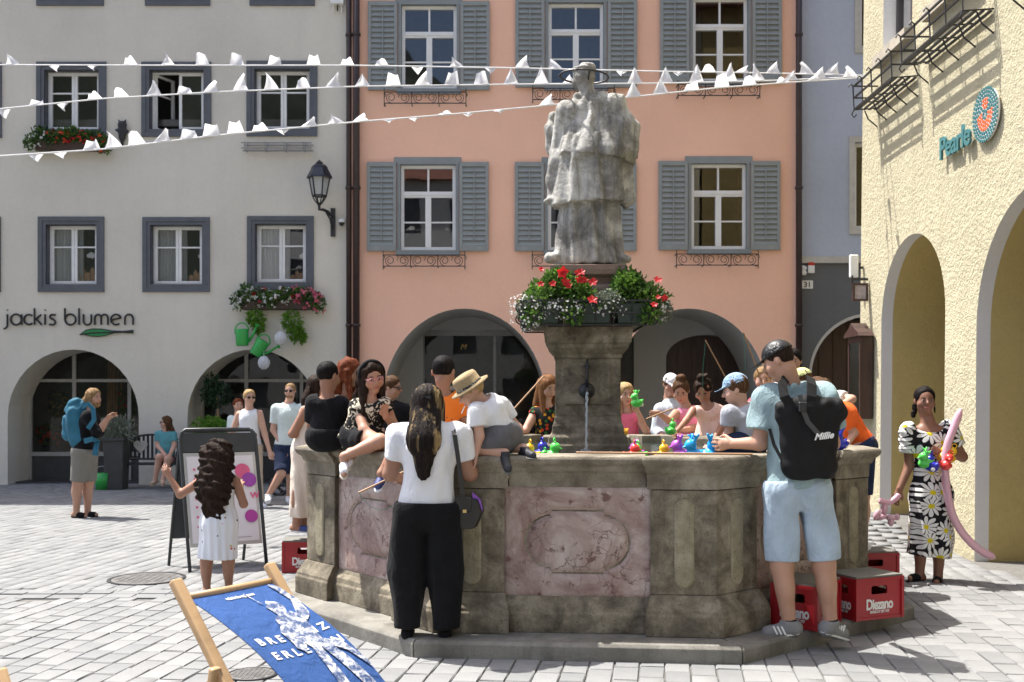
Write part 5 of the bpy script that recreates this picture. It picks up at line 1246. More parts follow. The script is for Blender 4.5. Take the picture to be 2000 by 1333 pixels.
# ---- girl in the daisy dress
g = Person('person in black and white daisy print dress holding a very long pink balloon', 9.05, 1.68, dict(head=(1806, 783), neck=(1812, 822), sL=(1776, 842), sR=(1851, 841), eL=(1776, 910, .02), eR=(1880, 893, -.02), wL=(1757, 955, -.02), gL=(1749, 975, -.03), wR=(1840, 884, -.15), gR=(1824, 880, -.18),
    pel=(1818, 968), hL=(1800, 978), hR=(1838, 978), kL=(1800, 1052), kR=(1836, 1052), aL=(1796, 1122), aR=(1832, 1126), tL=(1778, 1130, -.06), tR=(1829, 1138, -.14)), 'brown', -8, 3, ty=2, hh=.235, vox=.010, floor=0, b=.95)
J = g.J; dz = np.array((0, 0, 1.)); wst = lerp(J['pel'], J['neck'], .42); hem = (J['aL'] + J['aR']) / 2 + dz * .17
M_daisy = daisies(); g.skirt(M_daisy, [(wst, .125), (J['pel'], .185), (lerp(J['kL'], J['kR'], .5), .185), (hem, .185)], 'dress', 11, .010, .8, top=True, neck=1.45, inf=.012, sleeve=.62, puff=.018, slit=(hem + np.array((.02, -.15, -.05)), hem + np.array((.02, -.15, .30)), .055, .008))
g.hair(HM['black'], 'up', .2, vol=1.1); g.shoes(BK, 'sandal', sandal=True)
F = Field(J['head'] - .25, J['head'] + .25, .009); F.cap(g.hpt(.22, .34, -.15), g.hpt(.34, .30, -.62), .03, .018, .01, fn=wob(3, 90, .006)); F.cap(g.hpt(-.30, -.05, .1), g.hpt(-.36, -.06, -.45), .012, .008, .01); mk('ponytail', F.mesh('ponytail'), HM['black'], g.root, True)
# ---- girl with long curly hair, from behind
c_ = Person('child from behind in white printed dress stretching one arm out before the pavement sign', 8.40, 1.24, dict(head=(427, 893), neck=(428, 922), sL=(397, 938), sR=(459, 938), eL=(352, 966, .02), wL=(331, 932, .03), gL=(322, 917, .03), eR=(476, 985, .02), wR=(470, 952, .16), pel=(428, 1022), hL=(413, 1032), hR=(444, 1032), kL=(403, 1100), kR=(446, 1098), aL=(404, 1152), aR=(447, 1150)), 'tan', 172, 4, ty=182, hh=.205, floor=0, vox=.009)
J = c_.J; wst = lerp(J['pel'], J['neck'], .4); hem = (J['kL'] + J['kR']) / 2 + dz * .035
c_.skirt(dots('girl_dress_print', (.70, .72, .76), [(.35, .16, .10), (.05, .05, .06), (.55, .42, .12), (.5, .06, .10)], 15, .12), [(wst, .120), (J['pel'], .150), (hem, .158)], 'dress', 4, .007, .85, top=True, neck=1.2, inf=.008, strap=True, n=14)
c_.hair(HM['dark'], 'long', .47, .68, 1.5, 8, curl=1.1); c_.shoes(plain('tan_sandal', (.40, .30, .22), .7), 'sandal', sandal=True)

# ---- people in front of the grey house
p = Person('person in black top and khaki shorts carrying a blue hiking rucksack', 14.04, 1.82, dict(head=(183, 777), neck=(176, 800), sL=(170, 813, -.17), sR=(181, 813, .17), eL=(189, 845, -.16), eR=(194, 845, .12), wL=(206, 821, -.05), wR=(209, 821, .05), gL=(215, 814, -.02), gR=(217, 815, .03), pel=(166, 880), hL=(160, 884, -.08), hR=(171, 884, .08), kL=(152, 942, -.08), kR=(173, 942, .06), aL=(149, 1001, -.08), aR=(171, 1001, .06), tL=(165, 1008, -.1), tR=(188, 1006, .02)), 'light', 72, 4, ty=80, hh=.235, vox=.013, floor=0)
p.top(BK, 1.05, .04, .012); p.legs(KHAKI, .98, .028, 'shorts', .01); p.hair(HM['sandy'], 'long', .16, .42); p.shoes(BK, 'slide', sandal=True)
F = Field(p.J['head'] - .2, p.J['head'] + .2, .010); F.ell(p.hpt(0, -.24, -.36), np.array((.22, .18, .20)) * p.hh, .01, p.hM(), fn=wob(2, 90, .005)); mk('beard', F.mesh('beard'), HM['sandy'], p.root, True)
hb = thing('hiking_rucksack', 'large petrol blue hiking rucksack on the person in khaki shorts', 'backpack', P(150, 870, 14.0))
pA = lambda x, y, d=0: np.array(P(x, y, 14.0 + d)); F = Field(pA(110, 885) - .15, pA(195, 775) + .15, .012)
F.cap(pA(157, 858), pA(150, 808), .16, .15, .03, (0, 1, 0), .95, fn=wob(5, 18, .012)); F.cap(pA(150, 802), pA(152, 796), .15, .13, .01, (0, 1, 0), .9, fn=wob(6, 22, .012)); F.cap(pA(132, 850), pA(130, 820), .075, .07, .02, fn=wob(7, 25, .01)); mk('pack', F.mesh('pack'), fabric('petrol_nylon', (.025, .13, .20), .15, .6), hb, True)
strap('hip_belt', [P(x, y, 14 + d) for x, y, d in ((165, 862, -.17), (180, 858, -.22), (190, 862, -.1), (187, 878, -.16), (186, 890, -.17))], MATS['petrol_nylon'], hb, .07, .02); strap('shoulder_strap', [P(x, y, 14 + d) for x, y, d in ((160, 795, -.2), (172, 789, -.22), (182, 800, -.21), (184, 820, -.22), (172, 838, -.23))], MATS['petrol_nylon'], hb, .06, .02)
p = Person('person in turquoise top and glasses sitting on the bench', 18.55, 1.66, dict(head=(324, 826), neck=(325, 841), sL=(309, 849), sR=(338, 850), eL=(308, 872, -.05), eR=(340, 872, -.05), wL=(322, 888, -.25), wR=(330, 893, -.25), pel=(323, 897), hL=(316, 899), hR=(331, 899), kL=(311, 893, -.42), kR=(328, 897, -.42), aL=(303, 937, -.40), aR=(318, 939, -.48), tL=(297, 945, -.46), tR=(318, 945, -.6)), 'fair', -60, 0, ty=-15, hh=.225, vox=.014, floor=0)
p.top(TOPAZ, .6, .06, .014); p.legs(fabric('plum_print', (.10, .06, .07), .4), .55, .016); p.hair(HM['brown'], 'long', .30, .42); p.sunglasses(M_iron, clear=True); p.shoes(plain('tan_sandal', (.40, .30, .22), .7), 'sandal', sandal=True)
p = Person('person with sunglasses in a sleeveless white top walking past the shop', 15.4, 1.74, dict(head=(487, 777), neck=(487, 798), sL=(468, 810), sR=(506, 808), eL=(455, 842, .05), eR=(517, 848), wL=(448, 868, .1), wR=(526, 880, -.06), pel=(488, 872), hL=(479, 876), hR=(498, 876), kL=(484, 932, -.1), kR=(500, 932, -.1), aL=(490, 980, .25), aR=(508, 983, -.12), tR=(516, 990, -.2)), 'fair', 32, 3, ty=25, hh=.23, vox=.013, floor=0)
p.top(WH, 0, .06, .014, strap=True); p.legs(BEIGE, 1.92, .022, 'trousers', .004); p.hair(HM['blond'], 'up', .2, vol=1.2); p.sunglasses(); p.shoes(WH, 'shoe', .012)
p = Person('person with sunglasses in pale mint T-shirt and navy shorts walking', 16.0, 1.84, dict(head=(567, 764), neck=(564, 786), sL=(540, 799), sR=(588, 799), eL=(534, 840), eR=(596, 840), wL=(552, 874, -.1), wR=(592, 872), gL=(557, 886, -.12), pel=(560, 872), hL=(551, 880), hR=(571, 880), kL=(549, 925, -.25), kR=(568, 928, .0), aL=(524, 968, -.28), aR=(565, 972, .1), tL=(523, 980, -.45), tR=(568, 981, -.08)), 'fair', -4, 5, ty=-8, hh=.235, vox=.013, floor=0)
p.top(MINT, .7, .05, .020, flare=.006); p.legs(NAVY, .95, .026, 'shorts', .008); p.hair(HM['sandy'], 'buzz'); p.sunglasses(); p.shoes(WH, 'shoe', .013)
F = Field(p.J['head'] - .2, p.J['head'] + .2, .010); F.ell(p.hpt(0, -.22, -.34), np.array((.235, .16, .17)) * p.hh, .01, p.hM()); mk('beard', F.mesh('beard'), HM['sandy'], p.root, True)
p = Person('child in mint top half hidden behind the person in the sleeveless white top', 16.4, 1.40, dict(head=(465, 792), sL=(452, 818), sR=(480, 818)), 'fair', 30, 5, hh=.21, vox=.015, floor=0); p.top(MINT, .7, .05, .014); p.legs(NAVY, .9, .02); p.hair(HM['auburn'], 'short'); p.shoes(WH)

# ---- left end of the basin
p = Person('child in long cream clothes standing on a crate at the left fountain corner', 9.55, 1.45, dict(head=(619, 757), neck=(610, 786), sL=(598, 802, -.12), sR=(616, 800, .12), eL=(571, 848, -.12), wL=(604, 856, .0), eR=(625, 845, .1), wR=(640, 850, .1), pel=(597, 880), hL=(590, 890, -.05), hR=(605, 890, .05), kL=(583, 962, -.05), kR=(598, 962, .05), aL=(578, 1027, -.05), aR=(592, 1027, .05)), 'tan', 100, 15, ty=85, hh=.21, vox=.012, floor=.33)
J = p.J; p.skirt(CREAM, [(lerp(J['pel'], J['neck'], .4), .11), (J['pel'], .15), ((J['aL'] + J['aR'])/2 + dz*.08, .105)], 'dress', 3, .008, .85, top=True, inf=.012, strap=True); p.hair(HM['dark'], 'long', .26, .40); p.shoes(plain('blue_sandal', (.03, .05, .18), .6), 'sandal', sandal=True, sole=WH)
p = Person('child in black shirt and shorts sitting on the fountain rim seen from behind', 7.50, 1.28, dict(head=(641, 735), neck=(640, 770), sL=(612, 788), sR=(668, 792), eL=(608, 832, .12), eR=(680, 826, .05), wL=(640, 840, .3), wR=(655, 838, .18), pel=(635, 846), hL=(622, 856), hR=(652, 854), kL=(640, 850, .34), kR=(684, 846, .26), aL=(645, 905, .36), aR=(690, 900, .34), tL=(648, 912, .45), tR=(698, 908, .43)), 'tan', 150, 5, ty=165, hh=.21, vox=.009)
p.top(BK, .75, .02, .016, flare=.006); p.legs(BK, .85, .02); p.hair(HM['black'], 'buzz'); p.shoes(BK)
p = Person('person in spotted top standing just behind the child in black at the fountain', 9.1, 1.6, dict(head=(682, 728), neck=(676, 765), sL=(655, 785, -.05), sR=(700, 785, .1), eL=(668, 815, -.1), wL=(690, 800, -.1)), 'tan', 80, 15, ty=60, hh=.23, vox=.011); p.top(dots('floral', (.50, .40, .30), [(.3, .05, .04), (.05, .06, .05)], 25, .25), .5, .05); p.legs(NAVY, 1.9); p.hair(HM['auburn'], 'long', .26, .46, 1.25, curl=.35, front=True); p.shoes(BK)
p = Person('child with black headband and pink glasses sitting on the rim with legs hanging down', 7.34, 1.30, dict(head=(726, 738), neck=(722, 778), sL=(698, 796, .02), sR=(752, 792), eL=(711, 840, -.12), eR=(768, 830, .05), wL=(744, 864, -.18), gL=(758, 868, -.2), wR=(754, 815, -.10), gR=(752, 805, -.12), pel=(702, 848, .03), hL=(690, 856, .0), hR=(716, 856, .04), kL=(742, 862, -.24), kR=(758, 866, -.12), aL=(672, 892, -.30), aR=(684, 884, -.22), tL=(672, 926, -.36), tR=(676, 912, -.30)), 'light', 28, 14, -10, ty=20, hh=.215, vox=.009)
p.top(band_print('black_cream_print', (.015, .014, .014), (.62, .55, .42), 24, .52), .25, .05, .014, flare=.02); p.legs(BK, .55, .022, wr=.008); p.hair(HM['dark'], 'long', .36, .46, 1.2, front=True, curl=.35); p.sunglasses(plain('pink_frame', (.6, .25, .28), .3), clear=True); p.shoes(WH, 'sandal', .006, sandal=True, sole=plain('cream_sole', (.62, .56, .46), .7))
mb = MB(); mb.tube([Vector(p.hpt(.41 * math.cos(a), .0 - .02, .12 + .44 * math.sin(a))) for a in np.linspace(-.15, PI + .15, 18)], .017, 8); mb.build('headband', BK, p.root, True)
p = Person('person with sunglasses and black shirt behind the child with the headband', 10.9, 1.62, dict(head=(766, 757), sL=(755, 800, -.05), sR=(800, 800)), 'light', 75, 10, ty=40, hh=.23, vox=.012); p.top(BK, .7); p.legs(NAVY, 1.9); p.hair(HM['brown'], 'short'); p.sunglasses(); p.shoes(BK)
p = Person('child in orange shirt sitting astride the fountain rim seen from behind', 6.98, 1.28, dict(head=(866, 727), neck=(866, 764), sL=(836, 782), sR=(893, 782), eL=(828, 825, .05), eR=(905, 825, .05), wL=(850, 845, .2), wR=(895, 848, .2), pel=(862, 850), hL=(846, 860), hR=(880, 860), kL=(776, 880, -.10), kR=(880, 850, .36), aL=(745, 925, -.16), aR=(884, 905, .42), tL=(738, 950, -.20), tR=(884, 910, .52)), 'tan', 170, 12, ty=178, hh=.215, vox=.009)
p.top(dots('orange_spotted', (.80, .20, .03), [(.05, .05, .05), (.5, .1, .02)], 22, .08), .7, .02); p.legs(BK, .9, .018); p.hair(HM['black'], 'buzz'); p.shoes(plain('blue_sandal', (.03, .05, .18), .6), 'sandal', sandal=True, sole=WH)
p = Person('person in black bending over the far rim beside the straw hat', 10.95, 1.6, dict(head=(888, 778), sL=(868, 815), sR=(912, 812)), 'tan', 200, 25, ty=180, hh=.225, vox=.012); p.top(BK, .7); p.legs(NAVY, 1.9); p.hair(HM['dark'], 'long', .26, .46, 1.2); p.shoes(BK)
p = Person('child in straw hat and white T-shirt kneeling on the fountain rim', 6.60, 1.20, dict(head=(920, 765), neck=(941, 789), sL=(930, 804, -.10), sR=(975, 794, .14), eL=(936, 852, -.12), eR=(1012, 838, .20), wL=(930, 884, -.12), gL=(928, 900, -.12), wR=(985, 868, .26), pel=(980, 848, .04), hL=(968, 856, -.03), hR=(992, 854, .10), kL=(922, 876, -.02), kR=(950, 872, .16), aL=(986, 885, -.10), aR=(1024, 876, .02), tL=(992, 916, -.20), tR=(1040, 890, -.10)), 'fair', -72, 34, ty=-70, hh=.205, vox=.009)
p.top(WH, .62, -.02, .016, flare=.008, wr=.007, seed=14, bw=1.0); p.legs(GREYS, .85, .028, wr=.008, waist=.03); p.hair(HM['blond'], 'short'); p.shoes(plain('dark_sandal', (.02, .022, .03), .6), 'shoe', .006, sole=plain('grey_sole', (.16, .16, .15), .8, .3, 40, .6, 120))
mb = MB(); Mx = Matrix([list(r_) for r_ in p.hM()]); hh = p.hh; mb.lathe([(.66, .06), (.67, .09), (.46, .13), (.43, .15), (.42, .42), (.38, .50), (.25, .53), (.001, .535)], 28, Vector(p.hpt(0, .05, .06)), Mx @ Matrix.Scale(hh, 3), False); mb.lathe([(.66, .055), (.40, .115), (.395, .13)], 28, Vector(p.hpt(0, .05, .06)), Mx @ Matrix.Scale(hh, 3), False)
def straw():
    t = NT('straw'); co = t.coord(); wv = t.n('TexWave'); wv.inputs['Scale'].default_value = 60; wv.inputs['Distortion'].default_value = 3; t.l(co, wv.inputs['Vector']); n = t.noise(co, 120, 2); t.base(t.ramp(t.math('MULTIPLY', wv.outputs[1], n), [(.1, (.30, .20, .09)), (.5, (.62, .48, .28))])); t.set(Roughness=.8); t.bump(t.math('ADD', wv.outputs[1], n), .6, .01); return t.m
mb.build('straw_hat', straw(), p.root, True); mb = MB(); mb.lathe([(.455, .13), (.448, .20)], 28, Vector(p.hpt(0, .05, .06)), Mx @ Matrix.Scale(hh, 3), False); mb.build('hat_band', band_print('hat_band_print', (.03, .035, .03), (.5, .5, .42), 60), p.root, True)
mb = MB(); mb.tube([p.hpt(.04, -.38, -.25), p.hpt(.12, -.62, -.42)], .004, 6); mb.build('lollipop_stick', M_whitepl, p.root)

# ---- the far rim
p = Person('child in black floral top holding a fishing stick left of the pedestal', 10.85, 1.60, dict(head=(1070, 757), neck=(1068, 790), sL=(1046, 806), sR=(1096, 806), eL=(1026, 842, -.1), wL=(1010, 846, -.25), gL=(1004, 838, -.27), eR=(1100, 845), wR=(1085, 862, -.2)), 'fair', 32, 22, ty=15, hh=.243, vox=.011); p.top(dots('black_floral', (.014, .014, .014), [(.5, .05, .02), (.55, .25, .02), (.03, .12, .03)], 22, .34), .2, .03); p.legs(DENIM, 1.9); p.hair(HM['auburn'] if False else hairmat('hair_chestnut', (.19, .085, .035), (.36, .19, .09)), 'long', .42, .46, 1.1, front=True); p.shoes(BK)
p = Person('child in pink top lifting a green toy duck right of the pedestal', 10.92, 1.45, dict(head=(1221, 771), neck=(1224, 803), sL=(1204, 817), sR=(1246, 815), eR=(1262, 843, -.14), wR=(1246, 806, -.20), gR=(1240, 792, -.22), eL=(1198, 848), wL=(1212, 862, -.2)), 'fair', 16, 8, ty=5, hh=.233, vox=.011); p.top(PINK, 0, .03, .010, strap=True); p.legs(DENIM, .9); p.hair(HM['blond'], 'long', .30, .44, front=True); p.shoes(WH)
p = Person('child in pink tank top holding a short stick over the far rim', 10.90, 1.42, dict(head=(1330, 764), neck=(1340, 793), sL=(1320, 808, -.05), sR=(1368, 803, .05), eL=(1306, 822, -.18), wL=(1285, 806, -.30), gL=(1272, 808, -.34), eR=(1352, 838, -.1), wR=(1318, 842, -.28)), 'light', -14, 32, ty=-20, hh=.238, vox=.011); p.top(fabric('bubblegum_cotton', (.78, .26, .40), .05), 0, .03, .010, strap=True); p.legs(LBLUE, .9); p.hair(HM['brown'], 'bun', .2, vol=1.1); p.shoes(WH)
p = Person('person in pale blue shirt and white cap behind the far rim', 11.35, 1.55, dict(head=(1310, 752), sL=(1290, 800), sR=(1334, 798), eL=(1284, 842), wL=(1296, 858, -.2)), 'light', 10, 20, ty=5, hh=.225, vox=.013); p.top(LBLUE, 1.6, .05, .016); p.legs(NAVY, 1.9); p.hair(HM['brown'], 'short'); p.cap_hat(WH); p.shoes(BK)
p = Person('child in peach dress leaning over the far rim', 10.55, 1.28, dict(head=(1373, 762), neck=(1380, 792), sL=(1354, 802, -.05), sR=(1410, 800, .05), eL=(1340, 822, -.14), wL=(1322, 842, -.28), gL=(1316, 852, -.32), eR=(1408, 836, -.08), wR=(1394, 858, -.22), gR=(1385, 866, -.28), pel=(1396, 846, .06)), 'tan', -18, 42, ty=-15, hh=.235, vox=.010)
J = p.J; p.skirt(dots('peach_dress_print', (.72, .52, .45), [(.5, .2, .2), (.7, .66, .6)], 30, .16), [(lerp(J['pel'], J['neck'], .5), .12), (lerp(J['pel'], J['neck'], .05), .19), (J['pel'] - dz*.13, .25)], 'dress', 7, .014, .8, top=True, inf=.010, strap=True); p.hair(HM['dark'], 'bun', .3, vol=1.3, curl=.9); p.shoes(WH)
p = Person('child in rose shirt half hidden behind the child in the blue cap', 9.9, 1.40, dict(head=(1490, 742), sL=(1470, 788), sR=(1510, 786), eL=(1458, 822, -.1), wL=(1444, 790, -.24), gL=(1440, 775, -.25)), 'red', -10, 10, hh=.225, vox=.013); p.top(ROSE, .6); p.legs(NAVY, .9); p.hair(HM['sandy'], 'short'); p.shoes(WH)
# ---- right end of the basin
p = Person('small child in pale blue cap and grey T-shirt sitting on the fountain rim', 7.02, 1.12, dict(head=(1437, 762), neck=(1448, 793), sL=(1426, 808, -.04), sR=(1480, 804, .05), eL=(1424, 846, -.02), wL=(1404, 868, .02), gL=(1392, 872, .03), eR=(1486, 845, .1), wR=(1460, 862, .2), pel=(1460, 862, .0), hL=(1448, 868, -.05), hR=(1474, 868, .06), kL=(1398, 876, .02), kR=(1420, 876, .14), aL=(1394, 915, .18), aR=(1420, 915, .3), tL=(1388, 925, .24), tR=(1412, 925, .36)), 'fair', -105, 16, ty=-80, hh=.205, vox=.009)
p.top(GREYT, .62, .03, .016, flare=.006); p.legs(NAVY, .98, .022); p.hair(HM['brown'], 'short'); p.cap_hat(fabric('pale_blue_denim', (.26, .38, .52), .08)); p.shoes(BK)
p = Person('tall person almost hidden behind the black cap', 10.6, 1.75, dict(head=(1549, 705), sL=(1525, 752), sR=(1580, 752)), 'light', -20, 10, hh=.235, vox=.015); p.top(WH, .6); p.legs(NAVY, 1.9); p.hair(HM['black'], 'short'); p.shoes(BK)
p = Person('child in lime green cap behind the person with the black rucksack', 9.6, 1.35, dict(head=(1566, 745), sL=(1545, 795), sR=(1590, 795), eL=(1526, 822, -.08), wL=(1505, 795, -.10), gL=(1498, 780, -.11)), 'light', -120, 15, hh=.22, vox=.013); p.top(fabric('lime_cotton', (.50, .55, .18), .06), .6); p.legs(NAVY, .9); p.hair(HM['brown'], 'short'); p.cap_hat(fabric('lime_cap', (.62, .66, .30), .06)); p.shoes(WH)
p = Person('child in white patterned T-shirt reaching over the rim behind the rucksack', 9.3, 1.38, dict(head=(1596, 762), neck=(1608, 788), sL=(1592, 802, -.04), sR=(1640, 776, .06), eR=(1664, 780, -.04), wR=(1636, 796, -.2), eL=(1588, 846), wL=(1580, 862, -.2)), 'fair', -75, 25, ty=-60, hh=.215, vox=.011); p.top(dots('white_pattern', (.72, .72, .70), [(.2, .25, .25), (.4, .42, .35)], 40, .18), .45, .04, .014); p.legs(NAVY, .9); p.hair(HM['brown'], 'short', vol=1.3); p.shoes(WH)
p = Person('child in orange T-shirt leaning on the right end of the fountain', 8.55, 1.30, dict(head=(1607, 766, .1), neck=(1630, 790, .06), sL=(1640, 806, -.10), sR=(1648, 800, .10), eL=(1668, 846, -.10), wL=(1655, 868, -.20), gL=(1640, 874, -.24), eR=(1640, 845, .2), wR=(1620, 868, .1), pel=(1684, 868), hL=(1682, 875, -.06), hR=(1690, 875, .06)), 'fair', -80, 35, ty=-75, hh=.21, vox=.010, floor=.33); p.top(ORANGE, .75, .02, .018, flare=.008); p.legs(NAVY, .95, .02); p.hair(HM['brown'], 'short', vol=1.2); p.shoes(WH)
# ------------------------------------------------------------------ plants
def leafmat(name, c, c2, tr=.35):
    t = NT(name); oi = t.n('TexCoord'); n = t.noise(oi.outputs['Object'], 9, 3); a = t.ramp(n, [(.35, c), (.65, c2)]); t.base(a); t.set(Roughness=.5, Specular_IOR_Level=.35)
    tl = t.n('BsdfTranslucent'); t.l(a, tl.inputs[0]); mx = t.n('MixShader'); mx.inputs[0].default_value = tr; t.l(t.b.outputs[0], mx.inputs[1]); t.l(tl.outputs[0], mx.inputs[2]); t.l(mx.outputs[0], t.out.inputs[0]); return t.m
L_green = leafmat('leaf_green', (.045, .11, .02), (.12, .22, .035)); L_dark = leafmat('leaf_dark', (.012, .035, .014), (.03, .065, .025), .2); L_bright = leafmat('leaf_bright', (.10, .24, .025), (.20, .36, .05), .45); L_grey = leafmat('leaf_grey_green', (.13, .16, .12), (.24, .27, .21), .2); L_olive = leafmat('leaf_olive', (.05, .065, .035), (.10, .12, .06), .2)
F_red = leafmat('petal_red', (.42, .012, .015), (.62, .03, .03), .3); F_pink = leafmat('petal_pink', (.60, .10, .16), (.72, .22, .28), .3); F_white = leafmat('petal_white', (.66, .66, .62), (.78, .78, .74), .3); F_orange = leafmat('petal_orange', (.60, .05, .015), (.70, .12, .03), .3); F_dried = leafmat('dried_flower', (.35, .22, .08), (.5, .35, .15), .2)
def leaves(name, mat, parent, blobs, n, size, seed=1, droop=0, long=1.6, out=.6):
    """n folded leaves spread through a set of ellipsoids [(centre, radii, weight)]"""
    r = np.random.default_rng(seed); V, F = [], []; wts = np.array([b[2] for b in blobs], float); wts /= wts.sum()
    for bi in r.choice(len(blobs), n, p=wts):
        c, rad, _ = blobs[bi]; d = r.normal(size=3); d /= np.linalg.norm(d); q = d * r.uniform(.25, 1) ** .5; p = np.array(c) + q * np.array(rad)
        ax = nrm(d * out + r.normal(size=3) * .6 + np.array((0, 0, .25 - droop))); sd = nrm(np.cross(ax, r.normal(size=3))); nn = np.cross(ax, sd); s = size * r.uniform(.6, 1.3); b = len(V)
        V += [p, p + ax * s * long * .5 + sd * s * .42 + nn * s * .12, p + ax * s * long * .5 - nn * s * .10, p + ax * s * long * .5 - sd * s * .42 + nn * s * .12, p + ax * s * long - nn * s * .2]
        F += [(b, b+1, b+2, b+2), (b, b+2, b+3, b+3), (b+1, b+4, b+2, b+2), (b+2, b+4, b+3, b+3)]
    me = bpy.data.meshes.new(name); me.from_pydata([tuple(v) for v in V], [], [f[:3] for f in F]); o = mk(name, me, mat, parent); o['kind'] = 'stuff'; return o
def bloom_mesh(mb, c, s, ax, petals=5, r=None):
    ax = nrm(ax); u = nrm(np.cross(ax, (0.3, .2, 1))); w = np.cross(ax, u); c = np.array(c, float)
    for k in range(petals):
        a = 2*PI*k/petals + r.uniform(-.2, .2); d = u * math.cos(a) + w * math.sin(a); e = u * -math.sin(a) + w * math.cos(a)
        mb.add([c, c + d*s*.55 + e*s*.38 + ax*s*.22, c + d*s*1.0 + ax*s*.18, c + d*s*.55 - e*s*.38 + ax*s*.22], [(0, 1, 2, 3)])
def blooms(name, mat, parent, blobs, n, size, seed=1, single=False, cluster=1):
    r = np.random.default_rng(seed); mb = MB()
    for i in range(n):
        c, rad, _ = blobs[r.integers(len(blobs))]; d = r.normal(size=3); d[1] = -abs(d[1]) * .9 if r.random() < .8 else d[1]; d /= np.linalg.norm(d); p = np.array(c) + d * np.array(rad) * r.uniform(.9, 1.12)
        if single: mb = MB()
        for k in range(cluster): bloom_mesh(mb, p + r.normal(size=3) * size * (.6 if cluster > 1 else 0), size * r.uniform(.75, 1.2), nrm(d + r.normal(size=3) * .4 + np.array((0, -.3, .2))), 5, r)
        if single: mb.build(name, mat, parent, fix=False)
    if not single: o = mb.build(name, mat, parent, fix=False); o['kind'] = 'stuff'
# ---- flower baskets round the pedestal
fbk = thing('flower_basket', 'iron basket of red and white flowers round the fountain pedestal', 'flower basket', (PC.x, PC.y, 2.19))
M_box = plain('dark_green_plastic', (.012, .028, .02), .45, .2)
x0, x1, yf, yb = P(1022, 600, 8.2).x, P(1268, 600, 8.2).x, 8.17, 9.1
def ringpath(g, z): return [(x0 - g, yf - g, z), (x1 + g, yf - g, z), (x1 + g, yb + g, z), (x0 - g, yb + g, z)]
mb = MB()
for z, g in ((2.195, -.03), (2.29, .012), (2.385, .02)):
    q = ringpath(g, z)
    for k in range(4): mb.bar(q[k], q[(k+1) % 4], .014, .014)
for k in range(4):
    a, b = np.array(ringpath(0, 0)[k]), np.array(ringpath(0, 0)[(k+1) % 4]); nrm_ = nrm(np.cross(b - a, UP))
    for t in np.linspace(0, 1, 8):
        p = lerp(a, b, t); q = Vector(p); nv = Vector(nrm_) 
        mb.tube([q - nv*.03 + V3((0, 0, 2.195)), q + nv*.012 + V3((0, 0, 2.24)), q + nv*.012 + V3((0, 0, 2.32)), q + nv*.02 + V3((0, 0, 2.385))], .006, 5)
for s, xx in ((-1, x0), (1, x1)):
    for z in (2.24, 2.33): scroll(mb, (xx + s * .02, z), .045, .006, s, lambda u, v: Vector((u, yf - .02, v)))
mb.build('basket_frame', M_iron, fbk)
for k, (a, b) in enumerate(((x0 + .02, x0 + .30), (x0 + .33, x1 - .30), (x1 - .27, x1 - .02))):
    mb = MB(); mb.add([(a + .02, yf + .0, 2.205), (b - .02, yf + .0, 2.205), (b, yf - .012, 2.37), (a, yf - .012, 2.37), (a + .02, yf + .2, 2.205), (b - .02, yf + .2, 2.205), (b, yf + .21, 2.37), (a, yf + .21, 2.37)], [(0,1,2,3), (5,4,7,6), (4,0,3,7), (1,5,6,2), (3,2,6,7), (4,5,1,0)]); bevel(mb.build('planter_box', M_box, fbk), .01, 2)
for a in (x0 + .02, x1 - .2):
    mb = MB(); mb.box((a, yf + .24, 2.205), (a + .18, yb - .03, 2.37)); bevel(mb.build('planter_box', M_box, fbk), .01)
mb = MB(); mb.box((x0 + .22, yb - .2, 2.205), (x1 - .22, yb - .02, 2.37)); bevel(mb.build('planter_box', M_box, fbk), .01)
Bq = lambda px, py, d, r, w: (tuple(P(px, py, 8.25 + d)), r, w)
bl = [Bq(1060, 580, 0, (.11, .10, .13), 1.3), Bq(1085, 560, .05, (.10, .10, .10), .8), Bq(1130, 585, 0, (.13, .10, .11), 1.5), Bq(1120, 565, .0, (.10, .09, .08), .9), Bq(1230, 575, .02, (.13, .11, .15), 2.2), Bq(1262, 590, 0, (.11, .10, .12), 1.2), Bq(1285, 590, .05, (.08, .09, .10), .6), Bq(1180, 600, 0, (.2, .09, .06), 1.2), Bq(1040, 600, .1, (.10, .12, .08), .8), Bq(1150, 575, .8, (.4, .08, .12), 1.0), Bq(1250, 585, .5, (.12, .3, .12), .8), Bq(1050, 585, .5, (.1, .3, .1), .8)]
bl = [(c, tuple(x * 1.18 for x in r), w_) for c, r, w_ in bl] + [Bq(px, 618, -.10, (.08, .05, .06), .3) for px in (1040, 1120, 1270)] + [Bq(1090, 548, .05, (.10, .09, .09), .7), Bq(1225, 552, .05, (.11, .10, .10), .9)]
leaves('foliage', L_green, fbk, bl, 5200, .030, 2); leaves('bright_foliage', L_bright, fbk, bl, 700, .028, 12); leaves('dark_foliage', L_dark, fbk, [Bq(1235, 572, .04, (.12, .10, .15), 1), Bq(1110, 590, .05, (.2, .1, .1), 1)], 700, .032, 3)
leaves('filigree', L_grey, fbk, [Bq(1035, 605, -.04, (.11, .08, .10), 1), Bq(1090, 605, -.05, (.12, .06, .07), .8), Bq(1185, 590, -.05, (.12, .07, .09), 1), Bq(1300, 610, 0, (.05, .06, .08), .4)], 2600, .013, 4, long=2.6)
blooms('white_blossom', F_white, fbk, [Bq(1028, 612, -.08, (.14, .10, .13), 1), Bq(1015, 600, .0, (.08, .1, .1), 1), Bq(1100, 605, -.09, (.16, .07, .08), 1), Bq(1190, 600, -.06, (.18, .07, .09), 1), Bq(1290, 600, -.02, (.08, .07, .11), 1)], 330, .011, 5)
r_ = np.random.default_rng(3)
